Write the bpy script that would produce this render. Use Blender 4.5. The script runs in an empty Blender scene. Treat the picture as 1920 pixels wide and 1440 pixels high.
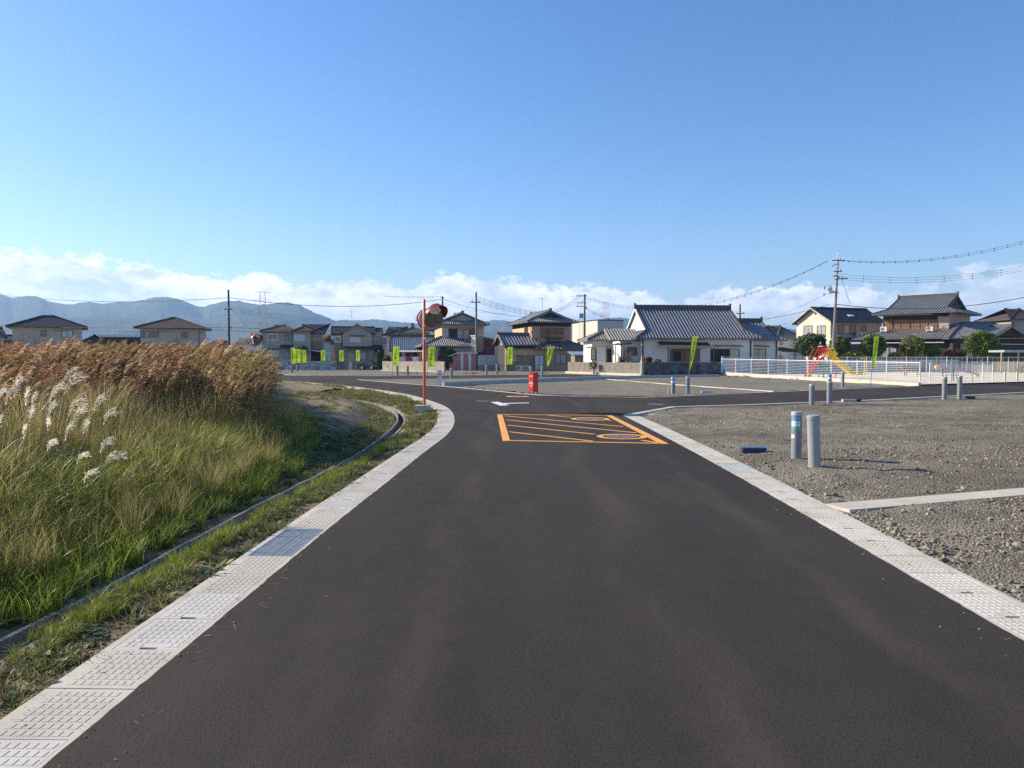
import bpy, math, random
import numpy as np
from math import sin, cos, pi, radians, sqrt, atan2
random.seed(7); rng = np.random.default_rng(7)
sc = bpy.context.scene
COL = sc.collection

# ------------------------------------------------------------------ camera
F = 1400.0; CH = 1.65; HZ = 672.0
PITCH = math.atan((720 - HZ) / F)
cam_d = bpy.data.cameras.new('camera'); cam = bpy.data.objects.new('camera', cam_d); COL.objects.link(cam)
cam_d.sensor_width = 36; cam_d.lens = F / 1920 * 36
cam_d.clip_start = 0.1; cam_d.clip_end = 20000
cam.location = (0, 0, CH); cam.rotation_euler = (pi / 2 - PITCH, 0, 0)
sc.camera = cam

# ------------------------------------------------------------------ light
SUN_EL = radians(27.0)
SDX, SDY = -0.945, 0.327                       # horizontal direction towards the sun
sc.view_settings.view_transform = 'Standard'; sc.view_settings.look = 'None'
sc.view_settings.gamma = 1.0; sc.view_settings.exposure = 0.84; sc.view_settings.use_curve_mapping = False
sun_d = bpy.data.lights.new('sun', 'SUN'); sun = bpy.data.objects.new('sun', sun_d); COL.objects.link(sun)
sun_d.energy = 5.0; sun_d.angle = radians(0.53); sun_d.color = (1.0, 0.865, 0.67)
_sd = np.array([SDX * cos(SUN_EL), SDY * cos(SUN_EL), sin(SUN_EL)])
import mathutils
sun.rotation_euler = mathutils.Vector(tuple(_sd)).to_track_quat('Z', 'Y').to_euler()

world = bpy.data.worlds.new('World'); sc.world = world; world.use_nodes = True
wt = world.node_tree; wt.nodes.clear()
def WN(t, **k):
    n = wt.nodes.new(t)
    for a, b in k.items(): setattr(n, a, b)
    return n
def wl(a, b): wt.links.new(a, b)
def wmath(op, a, b=None, c=None, clamp=False):
    n = WN('ShaderNodeMath', operation=op); n.use_clamp = clamp
    for i, x in enumerate((a, b, c)):
        if x is None: continue
        if isinstance(x, (int, float)): n.inputs[i].default_value = x
        else: wl(x, n.inputs[i])
    return n.outputs[0]
sky = WN('ShaderNodeTexSky', sky_type='NISHITA'); sky.sun_disc = False
sky.sun_elevation = SUN_EL; sky.sun_rotation = atan2(SDX, SDY)
sky.altitude = 0; sky.air_density = 1.0; sky.dust_density = 0.35; sky.ozone_density = 2.2
tc = WN('ShaderNodeTexCoord'); sx = WN('ShaderNodeSeparateXYZ'); wl(tc.outputs['Generated'], sx.inputs[0])
az = wmath('ARCTAN2', sx.outputs[0], sx.outputs[1]); el = wmath('ARCSINE', sx.outputs[2])
# cloud bank: its top height over the compass
ramp = WN('ShaderNodeValToRGB')
azn = wmath('MULTIPLY_ADD', az, 1 / 1.4, 0.5); wl(azn, ramp.inputs[0])
prof = [(-.62, .128), (-.5, .122), (-.4, .110), (-.3, .105), (-.2, .098), (-.1, .108), (0, .116), (.06, .096), (.12, .099), (.2, .078), (.27, .09), (.38, .098), (.45, .082), (.52, .088), (.6, .115)]
cr = ramp.color_ramp; cr.interpolation = 'B_SPLINE'
while len(cr.elements) > 1: cr.elements.remove(cr.elements[-1])
for i, (a, e) in enumerate(prof):
    p = a / 1.4 + .5; g = e * 5
    if i == 0: cr.elements[0].position = p; elx = cr.elements[0]
    else: elx = cr.elements.new(p)
    elx.color = (g, g, g, 1)
top = wmath('MULTIPLY', ramp.outputs[0], 0.2)
cv = WN('ShaderNodeCombineXYZ')
wl(wmath('MULTIPLY', az, 1.0), cv.inputs[0]); wl(wmath('MULTIPLY', el, 1.7), cv.inputs[1])
def wnoise(scale, detail, rough, dist=0.0, off=0.0, vec=None):
    n = WN('ShaderNodeTexNoise', noise_dimensions='3D'); n.inputs['Scale'].default_value = scale
    n.inputs['Detail'].default_value = detail; n.inputs['Roughness'].default_value = rough; n.inputs['Distortion'].default_value = dist
    m = WN('ShaderNodeVectorMath', operation='ADD'); m.inputs[1].default_value = (off, off * .7, off * .3)
    wl(vec if vec else cv.outputs[0], m.inputs[0]); wl(m.outputs[0], n.inputs['Vector']); return n.outputs[0]
n1 = wnoise(13, 12, .62, .15); n2 = wnoise(34, 9, .6, .1, 5); n3 = wnoise(6, 9, .6, .5, 9)
bil = wmath('ABSOLUTE', wmath('SUBTRACT', n2, .5))
edge = wmath('ADD', wmath('SUBTRACT', top, el), wmath('MULTIPLY', wmath('SUBTRACT', n1, .5), .085))
edge = wmath('ADD', edge, wmath('MULTIPLY', bil, -.05))
cover = WN('ShaderNodeMapRange', interpolation_type='SMOOTHSTEP'); wl(edge, cover.inputs[0])
cover.inputs[1].default_value = -.002; cover.inputs[2].default_value = .0075
# the bank thins into haze lower down, with streaks
fade = WN('ShaderNodeMapRange', interpolation_type='SMOOTHSTEP'); wl(wmath('SUBTRACT', top, el), fade.inputs[0])
fade.inputs[1].default_value = .02; fade.inputs[2].default_value = .07; fade.inputs[3].default_value = 1.0; fade.inputs[4].default_value = .58
c2 = WN('ShaderNodeCombineXYZ'); wl(az, c2.inputs[0]); wl(wmath('MULTIPLY', el, 5), c2.inputs[1])
streak = wnoise(7, 7, .6, .6, 3, c2.outputs[0])
str2 = WN('ShaderNodeMapRange'); wl(streak, str2.inputs[0]); str2.inputs[1].default_value = .38; str2.inputs[2].default_value = .66; str2.inputs[3].default_value = -.28; str2.inputs[4].default_value = .3
low = WN('ShaderNodeMapRange', interpolation_type='SMOOTHSTEP'); wl(wmath('SUBTRACT', top, el), low.inputs[0])
low.inputs[1].default_value = .02; low.inputs[2].default_value = .06
alpha = wmath('MULTIPLY', cover.outputs[0], wmath('ADD', fade.outputs[0], wmath('MULTIPLY', str2.outputs[0], low.outputs[0])), clamp=True)
below = WN('ShaderNodeMapRange'); wl(el, below.inputs[0]); below.inputs[1].default_value = -.03; below.inputs[2].default_value = 0
alpha = wmath('MULTIPLY', alpha, below.outputs[0])
# shade inside the bank
shade = WN('ShaderNodeMapRange'); wl(n3, shade.inputs[0]); shade.inputs[1].default_value = .38; shade.inputs[2].default_value = .62
sh2 = wmath('MULTIPLY', wmath('ADD', shade.outputs[0], wmath('MULTIPLY', wmath('SUBTRACT', n2, .5), 2.0)), 1.0, clamp=True)
ccol = WN('ShaderNodeMix', data_type='RGBA'); wl(sh2, ccol.inputs[0])
ccol.inputs[6].default_value = (5.0, 5.9, 7.0, 1); ccol.inputs[7].default_value = (9.9, 9.6, 9.2, 1)
hsv = WN('ShaderNodeHueSaturation'); hsv.inputs['Saturation'].default_value = 1.26; hsv.inputs['Value'].default_value = 1.0
wl(sky.outputs[0], hsv.inputs['Color'])
tint = WN('ShaderNodeMix', data_type='RGBA', blend_type='MULTIPLY'); tint.inputs[0].default_value = 1; tint.inputs[7].default_value = (1.04, 1.02, 1.14, 1); wl(hsv.outputs[0], tint.inputs[6])
mixc = WN('ShaderNodeMix', data_type='RGBA'); wl(alpha, mixc.inputs[0]); wl(tint.outputs[2], mixc.inputs[6]); wl(ccol.outputs[2], mixc.inputs[7])
bg = WN('ShaderNodeBackground'); bg.inputs[1].default_value = 0.095; wl(mixc.outputs[2], bg.inputs[0])
wo = WN('ShaderNodeOutputWorld'); wl(bg.outputs[0], wo.inputs[0])
sc.cycles.max_bounces = 6; sc.cycles.diffuse_bounces = 3; sc.cycles.glossy_bounces = 3; sc.cycles.transmission_bounces = 4
sc.cycles.volume_bounces = 0; sc.cycles.transparent_max_bounces = 6; sc.cycles.caustics_reflective = False; sc.cycles.caustics_refractive = False
HAZE = 1.7e-4
sc.cycles.use_denoising = False; sc.cycles.sample_clamp_indirect = 4

# ------------------------------------------------------------------ measuring helpers (photo pixel -> metres)
_cp, _sp = cos(PITCH), sin(PITCH)
def ray(u, v):
    a = (u - 960) / F; b = (720 - v) / F
    return a, _cp + b * _sp, -_sp + b * _cp
def G(u, v, z=0.0):
    dx, dy, dz = ray(u, v); t = (z - CH) / dz
    return (dx * t, dy * t)
def P(u, v, Y):
    dx, dy, dz = ray(u, v); t = Y / dy
    return (dx * t, Y, CH + dz * t)

# ------------------------------------------------------------------ materials
MATS = {}
def M(name, col, rough=.7, var=.12, scale=2.0, bump=0.0, bscale=30, metal=0.0, spec=.5, col2=None, coat=0.0, detail=5):
    if name in MATS: return MATS[name]
    m = bpy.data.materials.new(name); m.use_nodes = True; nt = m.node_tree; b = nt.nodes['Principled BSDF']
    b.inputs['Roughness'].default_value = rough; b.inputs['Metallic'].default_value = metal
    b.inputs['Specular IOR Level'].default_value = spec; b.inputs['Coat Weight'].default_value = coat
    t = nt.nodes.new('ShaderNodeTexCoord')
    if var > 0 or col2:
        n = nt.nodes.new('ShaderNodeTexNoise'); n.inputs['Scale'].default_value = scale; n.inputs['Detail'].default_value = detail; n.inputs['Roughness'].default_value = .65
        nt.links.new(t.outputs['Object'], n.inputs['Vector'])
        mr = nt.nodes.new('ShaderNodeMapRange'); mr.inputs[1].default_value = .32; mr.inputs[2].default_value = .68
        nt.links.new(n.outputs[0], mr.inputs[0])
        mx = nt.nodes.new('ShaderNodeMix'); mx.data_type = 'RGBA'; nt.links.new(mr.outputs[0], mx.inputs[0])
        c2 = col2 or tuple(min(1, c * (1 + var)) for c in col); c1 = col if col2 else tuple(c * (1 - var) for c in col)
        mx.inputs[6].default_value = (*c1, 1); mx.inputs[7].default_value = (*c2, 1)
        nt.links.new(mx.outputs[2], b.inputs['Base Color'])
    else: b.inputs['Base Color'].default_value = (*col, 1)
    if bump > 0:
        n2 = nt.nodes.new('ShaderNodeTexNoise'); n2.inputs['Scale'].default_value = bscale; n2.inputs['Detail'].default_value = 4
        nt.links.new(t.outputs['Object'], n2.inputs['Vector'])
        bp = nt.nodes.new('ShaderNodeBump'); bp.inputs['Strength'].default_value = bump; bp.inputs['Distance'].default_value = .01
        nt.links.new(n2.outputs[0], bp.inputs['Height']); nt.links.new(bp.outputs[0], b.inputs['Normal'])
    MATS[name] = m; return m

class NB:
    """small node-building helper for the ground materials"""
    def __init__(s, name):
        s.m = bpy.data.materials.new(name); s.m.use_nodes = True; s.nt = s.m.node_tree; s.b = s.nt.nodes['Principled BSDF']
        s.tc = s.nt.nodes.new('ShaderNodeTexCoord').outputs['Object']
    def link(s, a, b): s.nt.links.new(a, b)
    def noise(s, scale, detail=5, rough=.6, vec=None, dist=0, stretch=None):
        n = s.nt.nodes.new('ShaderNodeTexNoise'); n.inputs['Scale'].default_value = scale; n.inputs['Detail'].default_value = detail
        n.inputs['Roughness'].default_value = rough; n.inputs['Distortion'].default_value = dist
        v = vec or s.tc
        if stretch:
            mp = s.nt.nodes.new('ShaderNodeMapping'); mp.inputs['Scale'].default_value = stretch; s.link(v, mp.inputs[0]); v = mp.outputs[0]
        s.link(v, n.inputs['Vector']); return n.outputs[0]
    def voro(s, scale, feature='F1', rand=1.0):
        n = s.nt.nodes.new('ShaderNodeTexVoronoi'); n.feature = feature; n.inputs['Scale'].default_value = scale; n.inputs['Randomness'].default_value = rand
        s.link(s.tc, n.inputs['Vector']); return n
    def rng(s, x, a, b, c=0.0, d=1.0, smooth=False):
        n = s.nt.nodes.new('ShaderNodeMapRange'); n.interpolation_type = 'SMOOTHSTEP' if smooth else 'LINEAR'
        s.link(x, n.inputs[0])
        for i, q in enumerate((a, b, c, d)): n.inputs[i + 1].default_value = q
        return n.outputs[0]
    def mix(s, f, a, b, mode='MIX'):
        n = s.nt.nodes.new('ShaderNodeMix'); n.data_type = 'RGBA'; n.blend_type = mode
        for i, q in ((0, f), (6, a), (7, b)):
            if isinstance(q, (int, float)): n.inputs[i].default_value = q
            elif isinstance(q, tuple): n.inputs[i].default_value = (*q, 1)
            else: s.link(q, n.inputs[i])
        return n.outputs[2]
    def math(s, op, a, b):
        n = s.nt.nodes.new('ShaderNodeMath'); n.operation = op
        for i, q in enumerate((a, b)):
            if isinstance(q, (int, float)): n.inputs[i].default_value = q
            else: s.link(q, n.inputs[i])
        return n.outputs[0]
    def bump(s, h, strength=.5, dist=.01, prev=None):
        n = s.nt.nodes.new('ShaderNodeBump'); n.inputs['Strength'].default_value = strength; n.inputs['Distance'].default_value = dist
        s.link(h, n.inputs['Height'])
        if prev: s.link(prev, n.inputs['Normal'])
        return n.outputs[0]
    def done(s, col, rough=.9, normal=None, spec=.3):
        s.b.inputs['Roughness'].default_value = rough if isinstance(rough, (int, float)) else .9
        if not isinstance(rough, (int, float)): s.link(rough, s.b.inputs['Roughness'])
        s.b.inputs['Specular IOR Level'].default_value = spec
        s.link(col, s.b.inputs['Base Color'])
        if normal: s.link(normal, s.b.inputs['Normal'])
        MATS[s.m.name] = s.m; return s.m

# asphalt: dark, faintly brown, fine open grain, worn paler bands
n = NB('asphalt')
g1 = n.noise(260, 3, .7); g2 = n.voro(170); big = n.noise(.35, 5, .6, stretch=(1, .35, 1)); pit = n.noise(75, 4, .75); med = n.noise(3.0, 5, .6)
c = n.mix(n.rng(big, .35, .68), (.027, .0243, .0232), (.053, .0475, .0440))
c = n.mix(n.rng(med, .35, .7, 0, .4), c, (.060, .049, .042))
c = n.mix(n.rng(g1, .5, .78, 0, .55), c, (.105, .096, .088))
c = n.mix(n.rng(pit, .54, .66, 0, .9), c, (.010, .009, .009))
spk = n.voro(9, rand=1.0); c = n.mix(n.rng(spk.outputs['Distance'], .0, .035, .55, 0), c, (.2, .19, .17))
tan = n.noise(.8, 4, .6, stretch=(1.2, .22, 1)); c = n.mix(n.rng(tan, .55, .74, 0, .22), c, (.115, .100, .084))
sxyz = n.nt.nodes.new('ShaderNodeSeparateXYZ'); n.link(n.tc, sxyz.inputs[0]); wob = n.noise(.25, 3, .5)
px_ = n.math('ADD', sxyz.outputs[0], n.math('MULTIPLY', n.math('SUBTRACT', wob, .5), 1.2))
for cx_, w_ in ((-.55, .30), (1.05, .34), (2.35, .25)):
    tr_ = n.rng(n.math('ABSOLUTE', n.math('SUBTRACT', px_, cx_), 0.0), w_, 0.0, 0, 1, True); c = n.mix(n.math('MULTIPLY', n.math('MULTIPLY', tr_, n.rng(n.noise(1.1, 4, .6, stretch=(1, .25, 1)), .38, .62)), .26), c, (.135, .112, .088))
gr2 = n.noise(42, 5, .8); c = n.mix(n.rng(gr2, .53, .68, 0, .75), c, (.013, .011, .010)); gr3 = n.noise(95, 4, .8); c = n.mix(n.rng(gr3, .55, .7, 0, .5), c, (.10, .085, .072))
crk_ = n.voro(1.3, 'DISTANCE_TO_EDGE'); nm = n.bump(gr2, .5, .008); nm = n.bump(pit, .55, .006, nm); nm = n.bump(g2.outputs['Distance'], .5, .003, nm)
ASPHALT = n.done(c, .9, nm, .12)

def gravel_mat(name, lo, hi, dirt, dirtamt=.5):
    n = NB(name)
    v1 = n.voro(38); v2 = n.voro(85); big = n.noise(.22, 5, .65, stretch=(1, 1.6, 1)); med = n.noise(1.6, 6, .7); fine = n.noise(30, 4, .7)
    c = n.mix(n.rng(v1.outputs['Color'], .1, .9), lo, hi)
    c2 = n.mix(n.rng(v2.outputs['Color'], .1, .9), lo, hi); c = n.mix(.5, c, c2)
    c = n.mix(n.rng(big, .42, .62, 0, dirtamt), c, dirt)
    c = n.mix(n.rng(med, .48, .72, 0, .5), c, tuple(x * .6 for x in lo))
    c = n.mix(n.rng(fine, .55, .8, 0, .35), c, tuple(min(1, x * 1.5) for x in hi))
    c = n.mix(n.rng(v1.outputs['Distance'], .45, .9, 0, .35), c, tuple(x * .45 for x in lo))
    h = n.math('SUBTRACT', 1.0, v1.outputs['Distance']); nm = n.bump(h, .9, .022); nm = n.bump(fine, .6, .012, nm)
    return n.done(c, .95, nm, .15)
GRAVEL = gravel_mat('gravel', (.145, .13, .098), (.37, .335, .26), (.10, .078, .052), .7)
GRAVEL_FAR = gravel_mat('gravel_grey', (.17, .157, .128), (.33, .31, .255), (.15, .125, .088), .6)

n = NB('soil')
a = n.noise(1.2, 6, .65); b2 = n.noise(12, 6, .7); f = n.noise(60, 4, .7)
c = n.mix(n.rng(a, .4, .62), (.19, .148, .098), (.30, .245, .17)); c = n.mix(n.rng(b2, .5, .72, 0, .7), c, (.075, .055, .035))
gr = n.noise(2.3, 5, .7); c = n.mix(n.rng(gr, .52, .62, 0, .75), c, (.10, .105, .035))
nm = n.bump(b2, .9, .03); nm = n.bump(f, .7, .01, nm)
SOIL = n.done(c, .95, nm, .15)
n = NB('sand'); a = n.noise(.5, 5, .6); f = n.noise(40, 4, .7)
c = n.mix(n.rng(a, .35, .65), (.56, .50, .39), (.66, .60, .49)); c = n.mix(n.rng(f, .55, .75, 0, .3), c, (.42, .37, .29))
SAND = n.done(c, .95, n.bump(f, .4, .01), .15)
def concrete_mat(name, c0, c1, stain, bs=.25):
    n = NB(name); a = n.noise(1.7, 6, .65); f = n.noise(90, 4, .7); st = n.noise(.9, 6, .7, stretch=(1, 1, .3))
    c = n.mix(n.rng(a, .35, .65), c0, c1); c = n.mix(n.rng(st, .56, .75, 0, .5), c, stain); c = n.mix(n.rng(f, .6, .75, 0, .25), c, tuple(x * .6 for x in c0))
    return n.done(c, .85, n.bump(f, bs, .004), .25)
CONC = concrete_mat('pale_concrete', (.455, .42, .35), (.55, .51, .43), (.30, .265, .205))
CONCW = concrete_mat('cream_concrete', (.45, .42, .355), (.55, .515, .44), (.26, .235, .185))
LIDM = concrete_mat('white_lid_concrete', (.485, .465, .415), (.575, .55, .50), (.32, .295, .245))
CONCG = concrete_mat('grey_concrete', (.30, .29, .27), (.38, .37, .34), (.18, .17, .15))
CHC = concrete_mat('dark_channel_concrete', (.20, .195, .18), (.27, .262, .24), (.09, .085, .07), .4)  # darker concrete so the channel strip stands out less
CONCOLD = concrete_mat('weathered_concrete', (.27, .245, .205), (.37, .34, .285), (.12, .11, .09), .5)
BLOCKM = concrete_mat('dark_block', (.115, .11, .105), (.165, .16, .15), (.07, .07, .065), .5)
def worn(name, col):
    n = NB(name); w = n.noise(14, 8, .75); f = n.noise(80, 4, .8); big = n.noise(2.2, 4, .6)
    c = n.mix(n.rng(big, .35, .65), tuple(x * .85 for x in col), col); c = n.mix(n.rng(w, .58, .66, 0, .55), c, (.09, .07, .05)); c = n.mix(n.rng(f, .58, .68, 0, .6), c, (.10, .075, .055))
    return n.done(c, .8, n.bump(f, .5, .004), .2)
PAINT_O = worn('orange_road_paint', (.84, .40, .115))
PAINT_W = worn('white_road_paint', (.74, .73, .70))
IRON = M('manhole_iron', (.16, .13, .125), .55, .3, 25, .4, 60, metal=.4)
GALV = M('galvanised_steel', (.34, .385, .40), .55, .2, 14, .2, 60, metal=.1)
GALVB = M('bright_steel', (.62, .64, .66), .35, .1, 14, metal=.7)
PVC = M('grey_pvc', (.215, .235, .26), .42, .08, 6)
PVC2 = M('pale_grey_pvc', (.29, .305, .325), .42, .08, 6)
PVCCAP = M('pvc_cap', (.42, .44, .46), .45, .05, 6)
WHITEPAINT = M('white_steel_paint', (.78, .79, .79), .4, .04, 3)
ORANGE = M('orange_pole_paint', (.64, .125, .018), .38, .1, 5)
REDHOOD = M('red_hood', (.30, .03, .022), .45, .1, 5)
MIRROR = M('convex_mirror', (.62, .66, .68), .03, 0, metal=1.0)
BACKGREY = M('mirror_back_grey', (.33, .35, .37), .5, .08, 5)
RED = M('fire_box_red', (.62, .022, .018), .38, .08, 5)
FLAG = M('lime_banner_cloth', (.42, .86, .045), .8, .06, 6)
FLAGTXT = M('banner_dark_green_print', (.018, .06, .012), .8, 0)
WHITE = M('white_print', (.8, .8, .8), .6, .03)
DARK = M('black_rubber', (.02, .02, .02), .7, .1)
POLEM = M('utility_pole_concrete', (.21, .195, .175), .85, .15, 3, .3, 40)
POLED = M('dark_pole_fittings', (.06, .058, .055), .7, .2, 8)
WIRE = M('cable_black', (.035, .035, .04), .6, 0)
TRANSF = M('transformer_grey', (.45, .47, .48), .5, .08, 4)
GLASS = M('window_glass', (.035, .042, .05), .06, .3, .8, spec=.8)
CURTAIN = M('curtained_glass', (.30, .31, .32), .25, .3, 2.5, spec=.7)
ALU = M('aluminium_frame', (.09, .075, .06), .45, .1, 4, metal=.3)
WFRAME = M('white_window_frame', (.72, .72, .70), .5, .04)
SHUT_W = M('white_shutter', (.60, .63, .66), .55, .06, 3)
SHUT_B = M('brown_shutter', (.23, .115, .060), .6, .12, 4)
SHUT_C = M('cream_shutter', (.56, .50, .34), .6, .06, 4)
WOOD = M('brown_wood', (.10, .055, .032), .7, .25, 6, .3, 20)
WOODL = M('pale_wood', (.42, .30, .17), .7, .25, 6, .3, 20)
TILE_B = M('blue_black_tiles', (.075, .08, .095), .34, .3, 1.5, spec=.8)
TILE_BG = M('sunlit_glazed_cover_tiles', (.17, .17, .18), .24, .2, 1.5, spec=1.0, coat=.6)  # paler than the blue-black tiles: glaze plus sunlit stripes put into the colour
TILE_GG = M('grey_cover_tiles', (.24, .235, .22), .38, .2, 1.5, spec=.8)  # paler copy of the grey tiles, sunlit ribs put into its colour
TILE_G = M('grey_tiles', (.13, .125, .115), .55, .3, 2.5, .2, 10)
TILE_GL = M('light_grey_tiles', (.235, .225, .20), .65, .2, 2.5, .2, 10)
TILE_R = M('ridge_tiles', (.075, .07, .068), .6, .35, 4, .3, 12)
SLATE_N = M('navy_slate', (.034, .032, .052), .6, .25, 2, .2, 12)
SLATE_BR = M('brown_slate', (.15, .082, .06), .7, .25, 2.5, .2, 12)
SLATE_BK = M('black_slate', (.024, .027, .036), .65, .3, 2, .2, 12)
SLATE_RD = M('mottled_red_slate', (.12, .045, .04), .7, .3, .5, .2, 12, col2=(.07, .06, .06))
SLATE_GR = M('green_grey_slate', (.11, .13, .12), .7, .2, 2)
STUCCO_W = M('white_plaster', (.70, .69, .66), .9, .05, .7, .2, 60)
STUCCO_BE = M('beige_plaster', (.45, .41, .34), .9, .07, .7, .2, 60)
STUCCO_PK = M('pinkish_beige_plaster', (.48, .41, .365), .9, .07, .7, .2, 60)
STUCCO_GY = M('grey_beige_siding', (.39, .36, .31), .85, .08, .7, .2, 60)
STUCCO_OL = M('olive_brown_siding', (.22, .185, .125), .85, .08, .9, .2, 60)
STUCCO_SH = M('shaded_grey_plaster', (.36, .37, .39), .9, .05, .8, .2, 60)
STUCCO_CR = M('cream_plaster', (.60, .545, .455), .9, .06, .7, .2, 60)
STUCCO_TN = M('tan_plaster', (.62, .40, .28), .9, .08, .8, .2, 60)
STUCCO_PE = M('peach_plaster', (.58, .385, .26), .9, .06, .8, .2, 60)
STUCCO_BR = M('brown_plaster', (.44, .28, .195), .9, .10, .8, .2, 60)
STUCCO_RO = M('rose_plaster', (.50, .36, .31), .9, .06, .8, .2, 60)
STUCCO_LG = M('light_grey_plaster', (.46, .46, .45), .9, .06, .8, .2, 60)
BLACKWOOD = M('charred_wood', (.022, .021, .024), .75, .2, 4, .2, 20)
SHED_R = M('red_corrugated_steel', (.56, .22, .20), .55, .12, 1.5)
SHED_DR = M('dark_red_steel', (.36, .12, .11), .6, .15, 1.2)
SHED_GY = M('grey_corrugated_steel', (.55, .57, .56), .55, .12, 1.2)
CAR_B = M('dark_blue_car_paint', (.018, .032, .085), .2, .04, 2, coat=.8)
ACW = M('air_conditioner_white', (.66, .65, .60), .5, .05, 4)
SL_RED = M('slide_red', (.62, .035, .04), .4, .08, 4)
SL_YEL = M('slide_yellow', (.90, .60, .035), .4, .08, 4)
SL_GRN = M('post_green', (.02, .20, .13), .45, .08, 4)
PURPLE = M('post_purple', (.11, .06, .34), .45, .08, 4)
PINK = M('seesaw_pink', (.72, .16, .25), .45, .08, 4)
BENCHB = M('bench_brown', (.24, .13, .085), .7, .15, 6)
BENCHG = M('bench_grey', (.25, .24, .23), .7, .15, 6)
BARK = M('bark', (.10, .08, .06), .9, .3, 12, .5, 30)
TWIG = M('bare_twig', (.15, .125, .11), .9, .2, 12)
BLUEPL = M('blue_plastic', (.015, .085, .24), .35, .1, 5)
WATERM = M('channel_mud', (.05, .045, .035), .6, .3, 6)

def leaf_mat(name, trans=.35, rough=.6, attr=True, col=(.1, .1, .05), rvar=.35):
    m = bpy.data.materials.new(name); m.use_nodes = True; nt = m.node_tree; b = nt.nodes['Principled BSDF']; out = nt.nodes['Material Output']
    b.inputs['Roughness'].default_value = rough; b.inputs['Specular IOR Level'].default_value = .35
    at = nt.nodes.new('ShaderNodeAttribute'); at.attribute_name = 'tint'
    oi = nt.nodes.new('ShaderNodeObjectInfo'); mr = nt.nodes.new('ShaderNodeMapRange')
    nt.links.new(oi.outputs['Random'], mr.inputs[0]); mr.inputs[3].default_value = 1 - rvar; mr.inputs[4].default_value = 1 + rvar
    vm = nt.nodes.new('ShaderNodeVectorMath'); vm.operation = 'SCALE'
    nt.links.new(at.outputs['Color'], vm.inputs[0]); nt.links.new(mr.outputs[0], vm.inputs['Scale'])
    nt.links.new(vm.outputs[0], b.inputs['Base Color'])
    tr = nt.nodes.new('ShaderNodeBsdfTranslucent'); nt.links.new(vm.outputs[0], tr.inputs[0])
    mx = nt.nodes.new('ShaderNodeMixShader'); mx.inputs[0].default_value = trans
    nt.links.new(b.outputs[0], mx.inputs[1]); nt.links.new(tr.outputs[0], mx.inputs[2]); nt.links.new(mx.outputs[0], out.inputs[0])
    MATS[name] = m; return m
GRASSM = leaf_mat('grass_blades', .40, .45)
FLAG = leaf_mat('lime_banner_cloth_lit', .45, .8, rvar=0.0)
REEDM = leaf_mat('dry_reed', .42, .75)
PLUMEM = leaf_mat('silky_plume', .62, .8, rvar=.08)
LEAFM = leaf_mat('tree_leaves', .28, .42, rvar=.0)

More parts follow.
